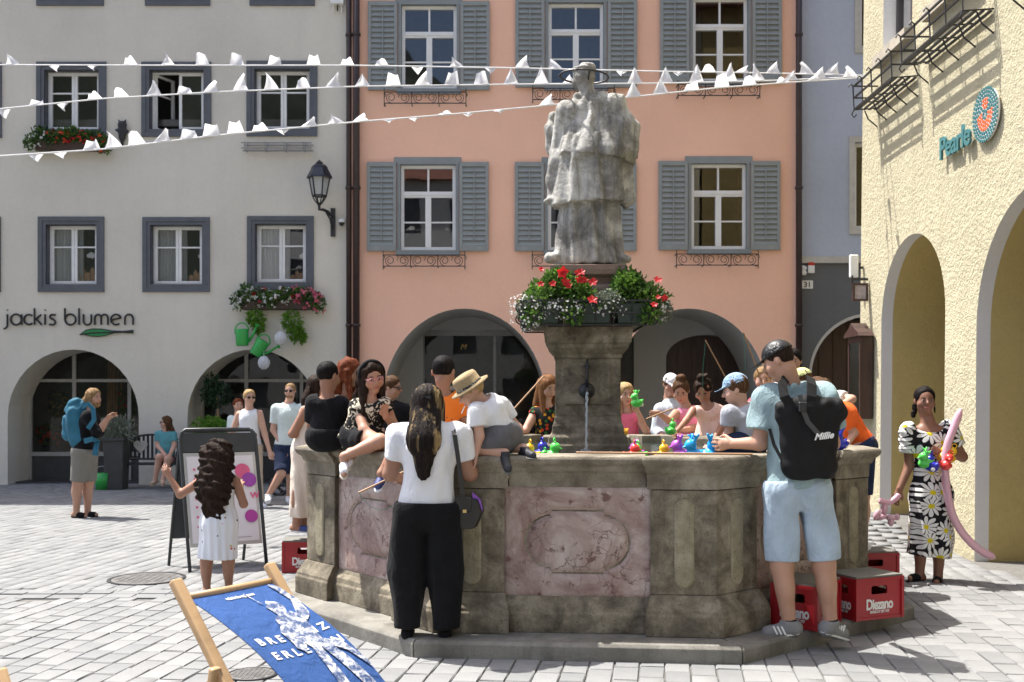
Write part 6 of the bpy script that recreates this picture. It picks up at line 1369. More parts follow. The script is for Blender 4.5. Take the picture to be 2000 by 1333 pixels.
for px, py, s in ((1098, 533, 2.6), (1128, 535, 1.6), (1134, 534, 1.9), (1104, 552, 2.0), (1110, 560, 1.6), (1131, 547, 1.7), (1140, 549, 1.8), (1157, 553, 2.0), (1156, 588, 2.4), (1057, 528, 1.4), (1056, 557, 1.5), (1079, 556, 1.6), (1283, 549, 2.0), (1276, 597, 1.6), (1296, 584, 1.6), (1284, 582, 1.2)):
    mb = MB(); c = np.array(P(px, py, 8.13))
    for k in range(2): bloom_mesh(mb, c + np.array((0, .006*k - .05, 0)), .021 * s * (1 - .25*k), np.array((.1 * r_.normal(), -1, .35 + .3 * r_.normal())), 5, r_)
    mb.build('red_flower', F_red, fbk, fix=False)
# ---- window flower boxes on the grey house
def wbox(px0, px1, py, label, seed, cols, trail=()):
    t = thing('flower_box', label, 'flower box', fac(FU((px0 + px1)/2), FV(py), -.2)); mb = MB(); a, b = FU(px0 + 14), FU(px1 - 14); z = FV(py)
    mb.add([fac(a + .02, z - .02, -.04), fac(b - .02, z - .02, -.04), fac(b, z + .15, -.03), fac(a, z + .15, -.03), fac(a + .02, z - .02, -.20), fac(b - .02, z - .02, -.20), fac(b, z + .15, -.23), fac(a, z + .15, -.23)], [(0,1,2,3), (5,4,7,6), (4,0,3,7), (1,5,6,2), (3,2,6,7), (4,5,1,0)]); bevel(mb.build('trough', plain('brown_trough', (.05, .03, .022), .6, .2), t), .01)
    n = 6; bb = [((a + (b - a) * (k + .5) / n, ZF - .16 + .04 * math.sin(k * 2), z + .22 + .05 * math.sin(k * 1.7 + seed)), (.19, .16, .17 + .03 * math.cos(k)), 1) for k in range(n)]; bb += [((a - .06, ZF - .17, z + .13), (.13, .13, .15), .6), ((b + .06, ZF - .17, z + .10), (.13, .13, .18), .6)]
    leaves('foliage', L_green, t, bb, 1500, .045, seed); leaves('dark_foliage', L_dark, t, bb, 600, .04, seed + 1)
    for c, rr in trail: leaves('trailing_foliage', L_bright, t, [((FU(c[0]), ZF - .22, FV(c[1])), rr, 1), ((FU(c[0]) + .05, ZF - .2, FV(c[1]) - rr[2]), (rr[0]*.6, rr[1], rr[2]*.8), .5)], 420, .05, seed + 2, .8)
    for k, (m_, nn, rng_, sz) in enumerate(cols): blooms('blossom', m_, t, [bb[j % len(bb)] for j in rng_], nn, sz, seed + 5 + k, cluster=3)
    return t
wbox(62, 216, 296, 'window box with red geraniums on the upper floor of the grey house', 3, [(F_red, 26, (2, 3, 4, 5), .030), (F_orange, 18, (1, 2, 4, 7), .030), (F_white, 20, (0, 0, 6), .022)])
wbox(462, 634, 605, 'overflowing window box with white, pink and red flowers above the watering cans', 8, [(F_white, 75, (0, 1, 2, 6, 3), .027), (F_pink, 50, (4, 5, 7, 5), .034), (F_red, 22, (1, 3, 4), .028)], [((505, 622), (.16, .10, .16)), ((575, 628), (.18, .10, .22)), ((590, 650), (.06, .06, .10))])
# ---- things on the grey wall
lp = thing('wall_lantern', 'black street lantern on an iron arm on the grey wall', 'lantern', fac(FU(650), FV(440), 0)); LZ = -.42; lx = FU(632)
fl = lambda x, y, d=0: fac(FU(x), FV(y), LZ + d)
mb = MB(); mb.bar(fac(FU(651), FV(408), -.03), fac(FU(651), FV(463), -.03), .085, .05, (0, 1, 0)); mb.tube([fac(FU(650), FV(425), -.05), fac(FU(644), FV(418), -.2), fl(637, 416, .1), fl(632, 418), fl(631, 405)], .028, 8); mb.tube([fac(FU(650), FV(448), -.05), fac(FU(648), FV(432), -.14), fac(FU(642), FV(420), -.26)], .02, 6); mb.build('arm', M_iron, lp)
hexm = lambda pr, n=6: MB().lathe(pr, n, fl(632, 400), None, True)
mb = MB()
for k in range(6):
    a = 2*PI*k/6; d = Vector((math.cos(a), math.sin(a), 0)); c = fl(632, 400); mb.bar(c + d*.13 + V3((0, 0, .08)), c + d*.195 + V3((0, 0, .42)), .02, .02)
    mb.tube([c + d*.03 + V3((0, 0, -.08)), c + d*.10 + V3((0, 0, .02)), c + d*.13 + V3((0, 0, .08))], .012, 5); d2 = Vector((math.cos(a + PI/3), math.sin(a + PI/3), 0)); mb.bar(c + d*.13 + V3((0, 0, .08)), c + d2*.13 + V3((0, 0, .08)), .02, .02)
mb.build('cage', M_iron, lp)
hexm([(.245, .41), (.235, .44), (.16, .58), (.15, .62), (.11, .66), (.06, .67), (.07, .70), (.03, .73), (.01, .75)]).build('roof', plain('blue_black_metal', (.018, .022, .032), .35, .2), lp)
def frosted():
    t = NT('frosted_glass'); t.base((.62, .63, .62)); t.set(Roughness=.3, Transmission_Weight=.35); return t.m
hexm([(.12, .09), (.18, .41)]).build('glass', frosted(), lp)
cc = thing('dome_camera', 'small white dome camera on the wall by the drainpipe', 'camera', fac(FU(669), FV(436), 0)); mb = MB(); mb.lathe([(.03, .06), (.06, .05), (.065, 0), (.06, -.01)], 14, fac(FU(669), FV(436), -.1)); mb.box(fac(FU(667), FV(432), -.1), fac(FU(671), FV(429), 0)); mb.build('mount', M_whitepl, cc, True); mb = MB(); mb.lathe([(.055, 0), (.045, -.04), (.02, -.062), (.001, -.065)], 14, fac(FU(669), FV(437), -.1)); mb.build('dome', M_black, cc, True)
jb = thing('junction_box', 'white junction box with cables high on the grey wall', 'box', fac(FU(660), FV(10), 0)); mb = MB(); pbox(mb, fac, FU(647), FV(12), FU(673), FV(-20), -.12, -.001); bevel(mb.build('casing', M_whitepl, jb), .01)
for x in (652, 660, 668): mb = MB(); mb.tube([fac(FU(x), FV(12), -.06), fac(FU(x), FV(24 + (x % 5)), -.05)], .014, 6); mb.build('cable', M_whitepl if x != 660 else M_black, jb)
ow = thing('owl_plaque', 'dark metal owl figure between the upper windows of the grey house', 'figure', fac(FU(241), FV(262), 0)); F = Field(np.array(fac(FU(225), FV(292), -.2)), np.array(fac(FU(258), FV(232), .05)), .012); oq = lambda x, y, d=-.06: np.array(fac(FU(x), FV(y), d))
F.cap(oq(241, 270), oq(241, 255), .07, .085, .02, (0, 1, 0), .6); F.ell(oq(241, 246), (.085, .06, .075), .02); F.cap(oq(237, 242), oq(234, 236), .03, .01, .01); F.cap(oq(246, 242), oq(248, 236), .03, .01, .01); F.cap(oq(241, 270), oq(241, 287), .05, .02, .02, (0, 1, 0), .5); F.cap(oq(238, 258), oq(229, 256), .04, .02, .02); F.cap(oq(246, 262), oq(252, 258), .04, .02, .02); mk('owl', F.mesh('owl'), M_iron, ow, True)
wr = thing('empty_flower_rail', 'empty grey metal flower rail under the upper right window of the grey house', 'flower rail', fac(FU(545), FV(290), 0)); mb = MB()
for d, z in ((-.22, .06), (-.22, -.04), (-.12, -.06), (-.04, -.05), (-.03, .06)): mb.tube([fac(FU(477), FV(291) + z, d), fac(FU(613), FV(291) + z, d)], .012, 6)
for x in (484, 523, 560, 597): mb.tube([fac(FU(x), FV(291) + .12, -.01), fac(FU(x), FV(291) + .05, -.02), fac(FU(x), FV(291) - .07, -.05), fac(FU(x), FV(291) - .06, -.2), fac(FU(x), FV(291) + .08, -.23)], .012, 6)
mb.build('rail', M_steel, wr)
M_cangreen = plain('green_enamel', (.03, .34, .06), .35, .08)
def can(px, py, s, tilt, label):
    c = fac(FU(px), FV(py), -.3); t = thing('watering_can', label, 'watering can', c); Mx = Matrix.Rotation(R(tilt), 3, 'Y')
    mb = MB(); mb.lathe([(.11, -.17), (.115, -.16), (.125, .13), (.12, .14), (.10, .14), (.105, -.14)], 20, c, Mx, False); mb.lathe([(.108, -.165), (.001, -.165)], 20, c, Mx, False); mb.build('can_body', M_cangreen, t, True)
    mb = MB(); mb.tube([c + Mx @ V3(q) for q in ((.11, 0, -.10), (.20, 0, .02), (.27, 0, .17))], [.032, .025, .02], 10); mb.lathe([(.02, 0), (.05, .05), (.05, .055)], 12, c + Mx @ V3((.27, 0, .17)), Mx @ Matrix.Rotation(R(35), 3, 'Y')); mb.build('can_spout', M_cangreen, t, True)
    mb = MB(); mb.tube([c + Mx @ V3((-.12 + .12 - .13 * math.cos(a), 0, .10 + .16 * math.sin(a))) for a in np.linspace(-.3, PI * .95, 14)], .013, 7); mb.build('can_handle', M_cangreen, t, True)
can(481, 660, 1, -2, 'upright green watering can hanging under the flower box'); can(515, 680, 1, 32, 'tilted green watering can hanging lower under the flower box')
def plantern():
    t = NT('lantern_paper'); t.base((.74, .75, .78)); t.set(Roughness=.8); tl = t.n('BsdfTranslucent'); tl.inputs[0].default_value = (.75, .76, .8, 1); mx = t.n('MixShader'); mx.inputs[0].default_value = .4; t.l(t.b.outputs[0], mx.inputs[1]); t.l(tl.outputs[0], mx.inputs[2]); t.l(mx.outputs[0], t.out.inputs[0]); return t.m
M_lp = plantern()
for px, py, d, lab in ((556, 663, -.35, 'white paper lantern just under the trailing flowers'), (524, 710, -.35, 'white paper lantern hanging in front of the right shop arch')):
    c = fac(FU(px), FV(py), d); t = thing('paper_lantern', lab, 'lantern', c); mb = MB(); n = 12
    mb.lathe([(.045, -.125), (.05, -.11), (.085, -.08), (.105, -.03), (.108, .02), (.09, .07), (.055, .105), (.045, .12)], 20, c); mb.build('shade', M_lp, t, True)
    mb = MB()
    for k in range(8): a = 2*PI*k/8; mb.tube([c + V3((r*math.cos(a), r*math.sin(a), z)) for r, z in ((.05, -.11), (.088, -.08), (.109, -.02), (.108, .03), (.06, .105))], .004, 4)
    mb.tube([c + V3((0, 0, .12)), c + V3((0, 0, .26))], .004, 4); mb.build('ribs', M_whitepl, t)
# ornaments inside the lower windows
M_ply = plain('plywood', (.36, .20, .10), .6, .15); M_cloud = plain('felt_white', (.7, .7, .7), .9)
for k, (px, py) in enumerate(((345 / 2.02 - 12, 552), (770 / 2.02 - 2, 553), (1180 / 2.02 - 4, 553))):
    side = ('leftmost', 'middle', 'right')[k]; t = thing('house_cutouts', 'row of small wooden house cutouts inside the %s lower window of the grey house' % side, 'ornament', fac(FU(px), FV(py), .25)); x = px - 18
    for j, (wd, h) in enumerate(((9, 22), (8, 32), (9, 26), (8, 36), (8, 24))):
        mb = MB(); a, b, z = FU(x), FU(x + wd), FV(py + 2); hh_ = h * S; mb.prism([(a, z), (b, z), (b, z + hh_*.8), ((a + b)/2, z + hh_), (a, z + hh_*.8)], fac, .24 + .02*(j % 2), .26 + .02*(j % 2)); mb.build('cutout', M_ply, t); x += wd - .5
    c = fac(FU(px + 8), FV(py - 56), .28); t = thing('cloud_ornament', 'white cloud ornament hanging inside the %s lower window' % side, 'ornament', c); F = Field(np.array(c) - .16, np.array(c) + .16, .012)
    for dx, dz_, rr in ((-.05, 0, .045), (0, .025, .055), (.05, .01, .045), (.02, -.015, .045)): F.ell(np.array(c) + np.array((dx, 0, dz_)), (rr, .02, rr), .01)
    mk('cloud', F.mesh('cloud'), M_cloud, t, True)
mg = thing('white_mug', 'white mug on the sill inside the leftmost lower window', 'mug', fac(FU(187), FV(549), .25)); mb = MB(); mb.lathe([(.035, -.045), (.04, .05), (.034, .05), (.03, -.04)], 14, fac(FU(187), FV(549), .26)); mb.tube([fac(FU(187) - .04 - .03*math.sin(a), FV(549) + .03*math.cos(a), .26) for a in np.linspace(0, PI, 8)], .007, 5); mb.build('cup', M_whitepl, mg, True)
# ---- shop goods seen through the glass
rb = thing('red_panel', 'tall red panel inside the left shop window', 'panel', (FU(222), 21.6, 0)); mb = MB(); mb.box((FU(205), 21.8, .02), (FU(245), 21.85, 2.0)); mb.build('board', plain('red_board', (.45, .02, .03), .6), rb)
wd = thing('wooden_pole_display', 'upright wooden branches inside the left shop window', 'display', (FU(165), 21.0, 0))
for k in range(6): mb = MB(); u = FU(150 + 5*k); mb.tube([(u, 21 + .05*(k % 3), .02), (u + random.uniform(-.06, .06), 21, 1.2), (u + random.uniform(-.08, .08), 21, 2.6)], [.03, .025, .02], 6); mb.build('branch', M_ply, wd)
def shop_plant(px, py, Y, r, mat, n, lab, h=None, fl=None):
    t = thing('shop_plant', lab, 'plant', (FU(px), Y, FV(py) - .4)); c = ((px - 1000) * Y / FPX, Y, CAMH - (py - HORIZ) * Y / FPX); leaves('foliage', mat, t, [(c, r, 1)], n, .06, px)
    mb = MB(); zb = max(.03, c[2] - r[2] - .25); mb.lathe([(.10, zb), (.13, zb + .24), (.115, zb + .24)], 14, (c[0], c[1], 0)); mb.build('pot', M_shopdark, t, True)
    mb = MB(); mb.tube([(c[0], c[1], zb + .2), (c[0] + .02, c[1], c[2])], .012, 5); mb.build('stem', M_ply, t)
    if fl: blooms('blossom', fl, t, [(c, r, 1)], 26, .04, px, cluster=2)
    if zb > .1: mb = MB(); mb.box((c[0] - .2, c[1] - .2, .03), (c[0] + .2, c[1] + .2, zb)); mb.build('stand', M_shopdark, t)
shop_plant(95, 850, 20.9, (.25, .15, .2), L_green, 200, 'bushy plant with pale blossoms low in the left shop window', fl=F_orange); shop_plant(115, 790, 21.2, (.2, .15, .25), L_olive, 180, 'olive plant higher up in the left shop window', fl=F_dried); shop_plant(250, 790, 20.8, (.14, .12, .3), L_green, 200, 'climbing plant at the edge of the left shop window', fl=F_red); shop_plant(480, 850, 21.0, (.3, .15, .25), L_dark, 220, 'dark plant inside the right shop window', fl=F_orange); shop_plant(555, 840, 21.0, (.25, .15, .3), L_olive, 200, 'plant with orange blossoms inside the right shop window', fl=F_orange)
# ---- bench, planters, pots before the grey house
bn = thing('bench', 'dark slatted bench against the grey wall', 'bench', (FU(278), 18.75, 0)); M_bench = plain('bench_paint', (.022, .024, .026), .5, .2)
b0, b1, by = P(222, 0, 18.7).x, P(352, 0, 18.7).x, 18.95
for k in range(4): mb = MB(); mb.box((b0, by - .42 + k*.105, .43), (b1, by - .335 + k*.105, .46)); mb.build('seat_slat', M_bench, bn)
nb = 15
for k in range(nb): mb = MB(); u = b0 + .05 + (b1 - b0 - .1) * k / (nb - 1); mb.box((u - .02, by + .02, .52), (u + .02, by + .035, .82 + .13 * math.sin(PI * k / (nb - 1)))); mb.build('back_slat', M_bench, bn)
mb = MB(); mb.tube([(b0 + (b1 - b0) * t, by + .028, .84 + .13 * math.sin(PI * t)) for t in np.linspace(0, 1, 13)], .022, 6); mb.tube([(b0, by + .028, .52), (b1, by + .028, .52)], .02, 6); mb.build('back_rail', M_bench, bn)
for u in (b0, b1):
    mb = MB(); mb.bar((u, by + .02, 0), (u, by + .02, .84), .05, .05); mb.build('leg', M_bench, bn); mb = MB(); mb.bar((u, by - .40, 0), (u, by - .40, .66), .05, .05); mb.build('leg', M_bench, bn); mb = MB(); mb.tube([(u, by, .66), (u, by - .2, .69), (u, by - .42, .66), (u, by - .45, .60)], .024, 6); mb.build('armrest', M_bench, bn)
ht = thing('heart_ornament', 'white wooden heart hanging on the bench back', 'ornament', P(275, 870, 18.85)); c = P(275, 872, 18.86); mb = MB(); hp_ = [(16 * math.sin(a) ** 3, 13 * math.cos(a) - 5 * math.cos(2*a) - 2 * math.cos(3*a) - math.cos(4*a)) for a in np.linspace(0, 2*PI, 32, endpoint=False)]; mb.prism([(x * .0078, y * .0085) for x, y in hp_], lambda u, v, d: c + V3((u, d, v)), -.02, .01); mb.build('heart', plain('whitewashed_wood', (.5, .47, .42), .8, .2), ht)
def planter(px0, px1, py0, py1, Y, lab, mat, fol, n, sz, rad, long=1.6):
    a, b = P(px0, 0, Y).x, P(px1, 0, Y).x; h = P(0, py0, Y).z; t = thing('planter', lab, 'planter', ((a + b)/2, Y, 0)); mb = MB(); mb.add([(a + .03, Y - .15, 0), (b - .03, Y - .15, 0), (b, Y - .18, h), (a, Y - .18, h), (a + .03, Y + .15, 0), (b - .03, Y + .15, 0), (b, Y + .18, h), (a, Y + .18, h)], [(0,1,2,3), (5,4,7,6), (4,0,3,7), (1,5,6,2), (3,2,6,7), (4,5,1,0)]); bevel(mb.build('tub', mat, t), .012)
    mb = MB(); mb.box((a - .015, Y - .20, h - .05), (b + .015, Y + .20, h + .004)); bevel(mb.build('tub_rim', mat, t), .01); leaves('foliage', fol, t, [(((a + b)/2 + dx, Y, h + rad[2]*.6), rad, 1) for dx in (-.08, .08)], n, sz, int(px0), long=long); return t
planter(208, 248, 856, 946, 18.5, 'tall dark planter with grey green lavender beside the bench', M_shopdark, L_grey, 900, .03, (.26, .2, .24), 3)
planter(388, 434, 848, 905, 19.1, 'dark planter with a bright green bush in the right arch', M_shopdark, L_bright, 900, .045, (.26, .2, .19))
tr_ = thing('potted_tree', 'dark little olive tree standing in the right arch', 'tree', (P(425, 0, 19.6).x, 19.6, 0)); c = P(424, 772, 19.6); leaves('crown', L_dark, tr_, [((c.x, 19.6, c.z), (.28, .2, .25), 1), ((c.x - .1, 19.6, c.z + .2), (.15, .15, .2), .4)], 700, .05, 77); mb = MB(); mb.tube([(c.x, 19.6, .3), (c.x + .03, 19.6, 1.0), (c.x, 19.6, c.z)], [.025, .02, .012], 7); mb.build('trunk', M_ply, tr_); mb = MB(); mb.lathe([(.15, 0), (.2, .35), (.18, .35)], 16, (c.x, 19.6, 0)); mb.build('pot', M_shopdark, tr_, True)
gb = thing('green_bucket', 'bright green bucket on the ground left of the bench', 'bucket', (P(200, 0, 18.4).x, 18.4, 0)); mb = MB(); mb.lathe([(.11, .0), (.14, .30), (.13, .30), (.10, .01)], 18, (P(200, 0, 18.4).x, 18.4, .12 - .12)); mb.build('tub', M_cangreen, gb, True); mb = MB(); mb.tube([(P(200, 0, 18.4).x + .14*math.cos(a), 18.4, .30 + .12*math.sin(a)) for a in np.linspace(0, PI, 10)], .006, 5); mb.build('handle', M_steel, gb)
gp = thing('green_pot', 'green plant pot behind the bright bush in the right arch', 'pot', P(437, 838, 19.2)); mb = MB(); c = P(438, 838, 19.3); mb.lathe([(.10, -.14), (.14, .12), (.13, .12)], 16, c); mb.build('bowl', M_cangreen, gp, True); mb = MB(); mb.box((c.x - .14, c.y - .14, 0), (c.x + .14, c.y + .14, c.z - .141)); mb.build('stand', M_shopdark, gp)
st_ = thing('pushchair', 'black pushchair wheel and frame behind the walking person in navy shorts', 'pushchair', P(545, 950, 17)); c = P(545, 950, 17.2)
for dx in (0, .55): mb = MB(); mb.tube([c + V3((dx*.0, dx, 0)) + V3((.15*math.cos(a), 0, .15*math.sin(a))) for a in np.linspace(0, 2*PI, 20, endpoint=False)], .028, 7, True); mb.build('wheel', M_black, st_, True)
mb = MB()
for k in range(5): a = 2*PI*k/5; mb.bar(c, c + V3((.14*math.cos(a), 0, .14*math.sin(a))), .02, .02)
mb.bar(c, c + V3((0, .55, 0)), .03, .03); mb.bar(c, c + V3((.12, .25, .5)), .025, .025); mb.bar(c + V3((0, .55, 0)), c + V3((.12, .25, .5)), .025, .025); mb.build('frame', M_black, st_)
# ---- red crates
M_crate = plain('red_crate_plastic', (.33, .012, .018), .38, .12, 5); M_lid = plain('grey_lid', (.15, .145, .13), .7, .12, 6); M_wprint = plain('white_print', (.72, .70, .68), .5, .05)
CW, CD, CH = .40, .30, .285
def crate_proto():
    mb = MB()
    def side(fn, w):
        h = CH; hole = [(w/2 - .065, h*.60), (w/2 + .065, h*.60), (w/2 + .07, h*.64), (w/2 + .07, h*.76), (w/2 + .06, h*.80), (w/2 - .06, h*.80), (w/2 - .07, h*.76), (w/2 - .07, h*.64)]
        for d, rev in ((0, 0), (.012, 1)):
            loops = [[(0, 0), (w, 0), (w, h), (0, h)], hole]; tr = tessellate_polygon([[Vector((u, v, 0)) for u, v in L] for L in loops]); mb.add([fn(u, v, d) for L in loops for u, v in L], tr)
        n = len(hole); mb.add([fn(u, v, 0) for u, v in hole] + [fn(u, v, .012) for u, v in hole], [(i, (i+1) % n, n + (i+1) % n, n + i) for i in range(n)])
    side(lambda u, v, d: V3((u - CW/2, -CD/2 + d, v)), CW); side(lambda u, v, d: V3((CW/2 - u, CD/2 - d, v)), CW); side(lambda u, v, d: V3((CW/2 - d, u - CD/2, v)), CD); side(lambda u, v, d: V3((-CW/2 + d, CD/2 - u, v)), CD)
    mb.box((-CW/2 + .012, -CD/2 + .012, .0), (CW/2 - .012, CD/2 - .012, .012))
    for sx in (-1, 1):
        for sy in (-1, 1): mb.box((sx*CW/2 - .011, sy*CD/2 - .011, .001), (sx*CW/2 + .011, sy*CD/2 + .011, CH - .001))
    ringbar(mb, lambda u, v, d: V3((u, v, d)), (-CW/2 - .008, -CD/2 - .008, CW/2 + .008, CD/2 + .008), (-CW/2 + .01, -CD/2 + .01, CW/2 - .01, CD/2 - .01), CH - .022, CH - .002); ringbar(mb, lambda u, v, d: V3((u, v, d)), (-CW/2 - .006, -CD/2 - .006, CW/2 + .006, CD/2 + .006), (-CW/2 + .01, -CD/2 + .01, CW/2 - .01, CD/2 - .01), .004, .022)
    me = bpy.data.meshes.new('shell'); me.from_pydata(mb.v, [], mb.f); me.update(); me.materials.append(M_crate); return me
CR = crate_proto()
mb = MB(); mb.box((-CW/2 - .004, -CD/2 - .004, CH), (CW/2 + .004, CD/2 + .004, CH + .012)); LID = bpy.data.meshes.new('lid'); LID.from_pydata(mb.v, [], mb.f); LID.update(); LID.materials.append(M_lid)
def crate_text(body, size, off, z, w):
    t = text_mesh(body, size, .0006, off, align='CENTER', spacing=.9); mx = max(v.co.x for v in t.vertices) - min(v.co.x for v in t.vertices); k = w / mx; me = t
    for v in me.vertices: v.co = Vector((v.co.x * k, -CD/2 - .003 - v.co.z, z + v.co.y * k * 1.25))
    me.update(); me.materials.append(M_wprint); return me
T1 = crate_text('Diezano', .09, .0032, .072, .235); T2 = crate_text('ERFRISCHT SEIT 1927', .03, .0008, .045, .17); T1b = T1.copy(); T2b = T2.copy()
for T in (T1b, T2b):
    for v in T.vertices: v.co = Vector((-CW/2 - .003 + (v.co.y + CD/2 + .003), -v.co.x * .85, v.co.z))
for n_, (x, y, z, rz, lab) in enumerate(((2.43, 7.08, STEP, 24, 'red drinks crate with its logo facing forward right of the person in denim shorts'), (1.96, 6.82, STEP, 52, 'red drinks crate behind the legs of the person in denim shorts'), (3.10, 8.92, 0, 4, 'red drinks crate behind the right end of the fountain'), (-1.93, 9.62, 0, 6, 'red drinks crate under the child in cream at the left corner'))):
    t = thing('drinks_crate', lab, 'crate', (x, y, z), 'red drinks crates round the fountain'); t.rotation_euler = (0, 0, R(rz))
    for nm, me in (('shell', CR), ('lid', LID), ('logo_lettering', T1), ('small_lettering', T2), ('logo_lettering', T1b), ('small_lettering', T2b)): o = bpy.data.objects.new(nm, me); put(o, t)
# ---- pavement sign
M_frame = plain('charcoal_metal', (.03, .035, .038), .45, .15); af = thing('pavement_sign', 'folding pavement sign with a white poster in a dark frame', 'sign', PG(430, 1112))
A, B = PG(371, 1118), PG(521, 1107); off_ = Vector((-.165, .20, 0)); fa, fbv = Vector((A.x, A.y, 0)), Vector((B.x, B.y, 0)); ua, ub = fa + off_ + V3((0, 0, 1.30)), fbv + off_ + V3((0, 0, 1.30)); ca, cb = fa + off_ * 2, fbv + off_ * 2
pl = lambda u, v: fa.lerp(fbv, u).lerp(ua.lerp(ub, u), v)
mb = MB(); mb.tube([fa, pl(0, .5), pl(0, .93), pl(.02, .985), pl(.08, 1.01), pl(.5, 1.012), pl(.92, 1.01), pl(.98, .985), pl(1, .93), pl(1, .5), fbv], .017, 8); mb.build('front_frame', M_frame, af, True)
mb = MB(); mb.tube([ca, ua + V3((0, .03, -.04)), ua + V3((.03, .03, 0)), ub + V3((-.03, .03, 0)), ub + V3((0, .03, -.04)), cb], .015, 8); mb.build('rear_frame', M_frame, af, True)
def panel(name, u0, v0, u1, v1, off, mat, th=.012):
    n = (fbv - fa).cross(ua - fa).normalized(); n = n if n.y < 0 else -n; mb = MB(); q = [pl(u0, v0), pl(u1, v0), pl(u1, v1), pl(u0, v1)]; mb.add([p + n*off for p in q] + [p + n*(off - th) for p in q], [(0,1,2,3), (7,6,5,4), (0,4,5,1), (1,5,6,2), (2,6,7,3), (3,7,4,0)]); return mb.build(name, mat, af), n
panel('header_panel', .02, .845, .98, .985, .004, M_frame); o, nn = panel('backing', .03, .17, .97, .84, 0, plain('alu_frame', (.45, .46, .45), .4, .05, metal=.5)); panel('poster', .065, .195, .935, .815, .006, plain('poster_paper', (.68, .66, .68), .35, .04, 3), .004)
mb = MB(); q = [ca.lerp(ua + V3((0, .03, 0)), .2), cb.lerp(ub + V3((0, .03, 0)), .2), ub + V3((0, .03, -.03)), ua + V3((0, .03, -.03))]; mb.add(q + [p + V3((0, .01, 0)) for p in q], [(0,1,2,3), (7,6,5,4), (0,4,5,1), (1,5,6,2), (2,6,7,3), (3,7,4,0)]); mb.build('rear_panel', M_frame, af)
def disc(u, v, r, mat, name, n=20, off=.016): c = pl(u, v) + nn*off; ex = (fbv - fa).normalized(); ey = (ua - fa).normalized(); mb = MB(); mb.add([c + ex*r*math.cos(a) + ey*r*math.sin(a) for a in np.linspace(0, 2*PI, n, endpoint=False)], [tuple(range(n))]); return mb.build(name, mat, af)
disc(.78, .70, .072, plain('pink_disc', (.62, .10, .22), .5), 'pink_disc'); disc(.86, .635, .070, plain('purple_disc', (.28, .05, .32), .5), 'purple_disc', off=.017)
def twotone():
    t = NT('violet_blue_disc'); s_ = t.n('SeparateXYZ'); t.l(t.coord(), s_.inputs[0]); t.base(t.ramp(t.math('MULTIPLY_ADD', s_.outputs[2], 6, -2.0), [(.3, (.06, .10, .38)), (.7, (.38, .04, .28))])); return t.m
disc(.85, .37, .062, twotone(), 'violet_disc')
for v in (.72, .65, .58, .51, .45, .38, .31): disc(.15, v, .012, MATS['pink_disc'], 'pin', 10)
mb = MB(); ex = (fbv - fa).normalized(); ey = (ua - fa).normalized()
for v in (.715, .645, .575, .505, .445, .375, .305):
    c = pl(.21, v) + nn*.014; mb.add([c - ey*.004, c + ex*.2 - ey*.004, c + ex*.2 + ey*.004, c + ey*.004], [(0,1,2,3)])
c = pl(.2, .22) + nn*.014; mb.add([c, c + ex*.45, c + ex*.45 + ey*.006, c + ey*.006], [(0,1,2,3)]); mb.build('text_lines', plain('grey_ink', (.30, .28, .30), .6), af)
t = text_mesh('Sa', .075, 0); c0 = pl(.24, .755) + nn*.016; remap(t, lambda c: c0 + ex*c.x + ey*c.y); mk('lettering', t, MATS['grey_ink'], af)
t = text_mesh('W', .08, 0, .003); c0 = pl(.86, .50) + nn*.016; remap(t, lambda c: c0 + ex*c.x + ey*c.y); mk('lettering', t, MATS['pink_disc'], af)
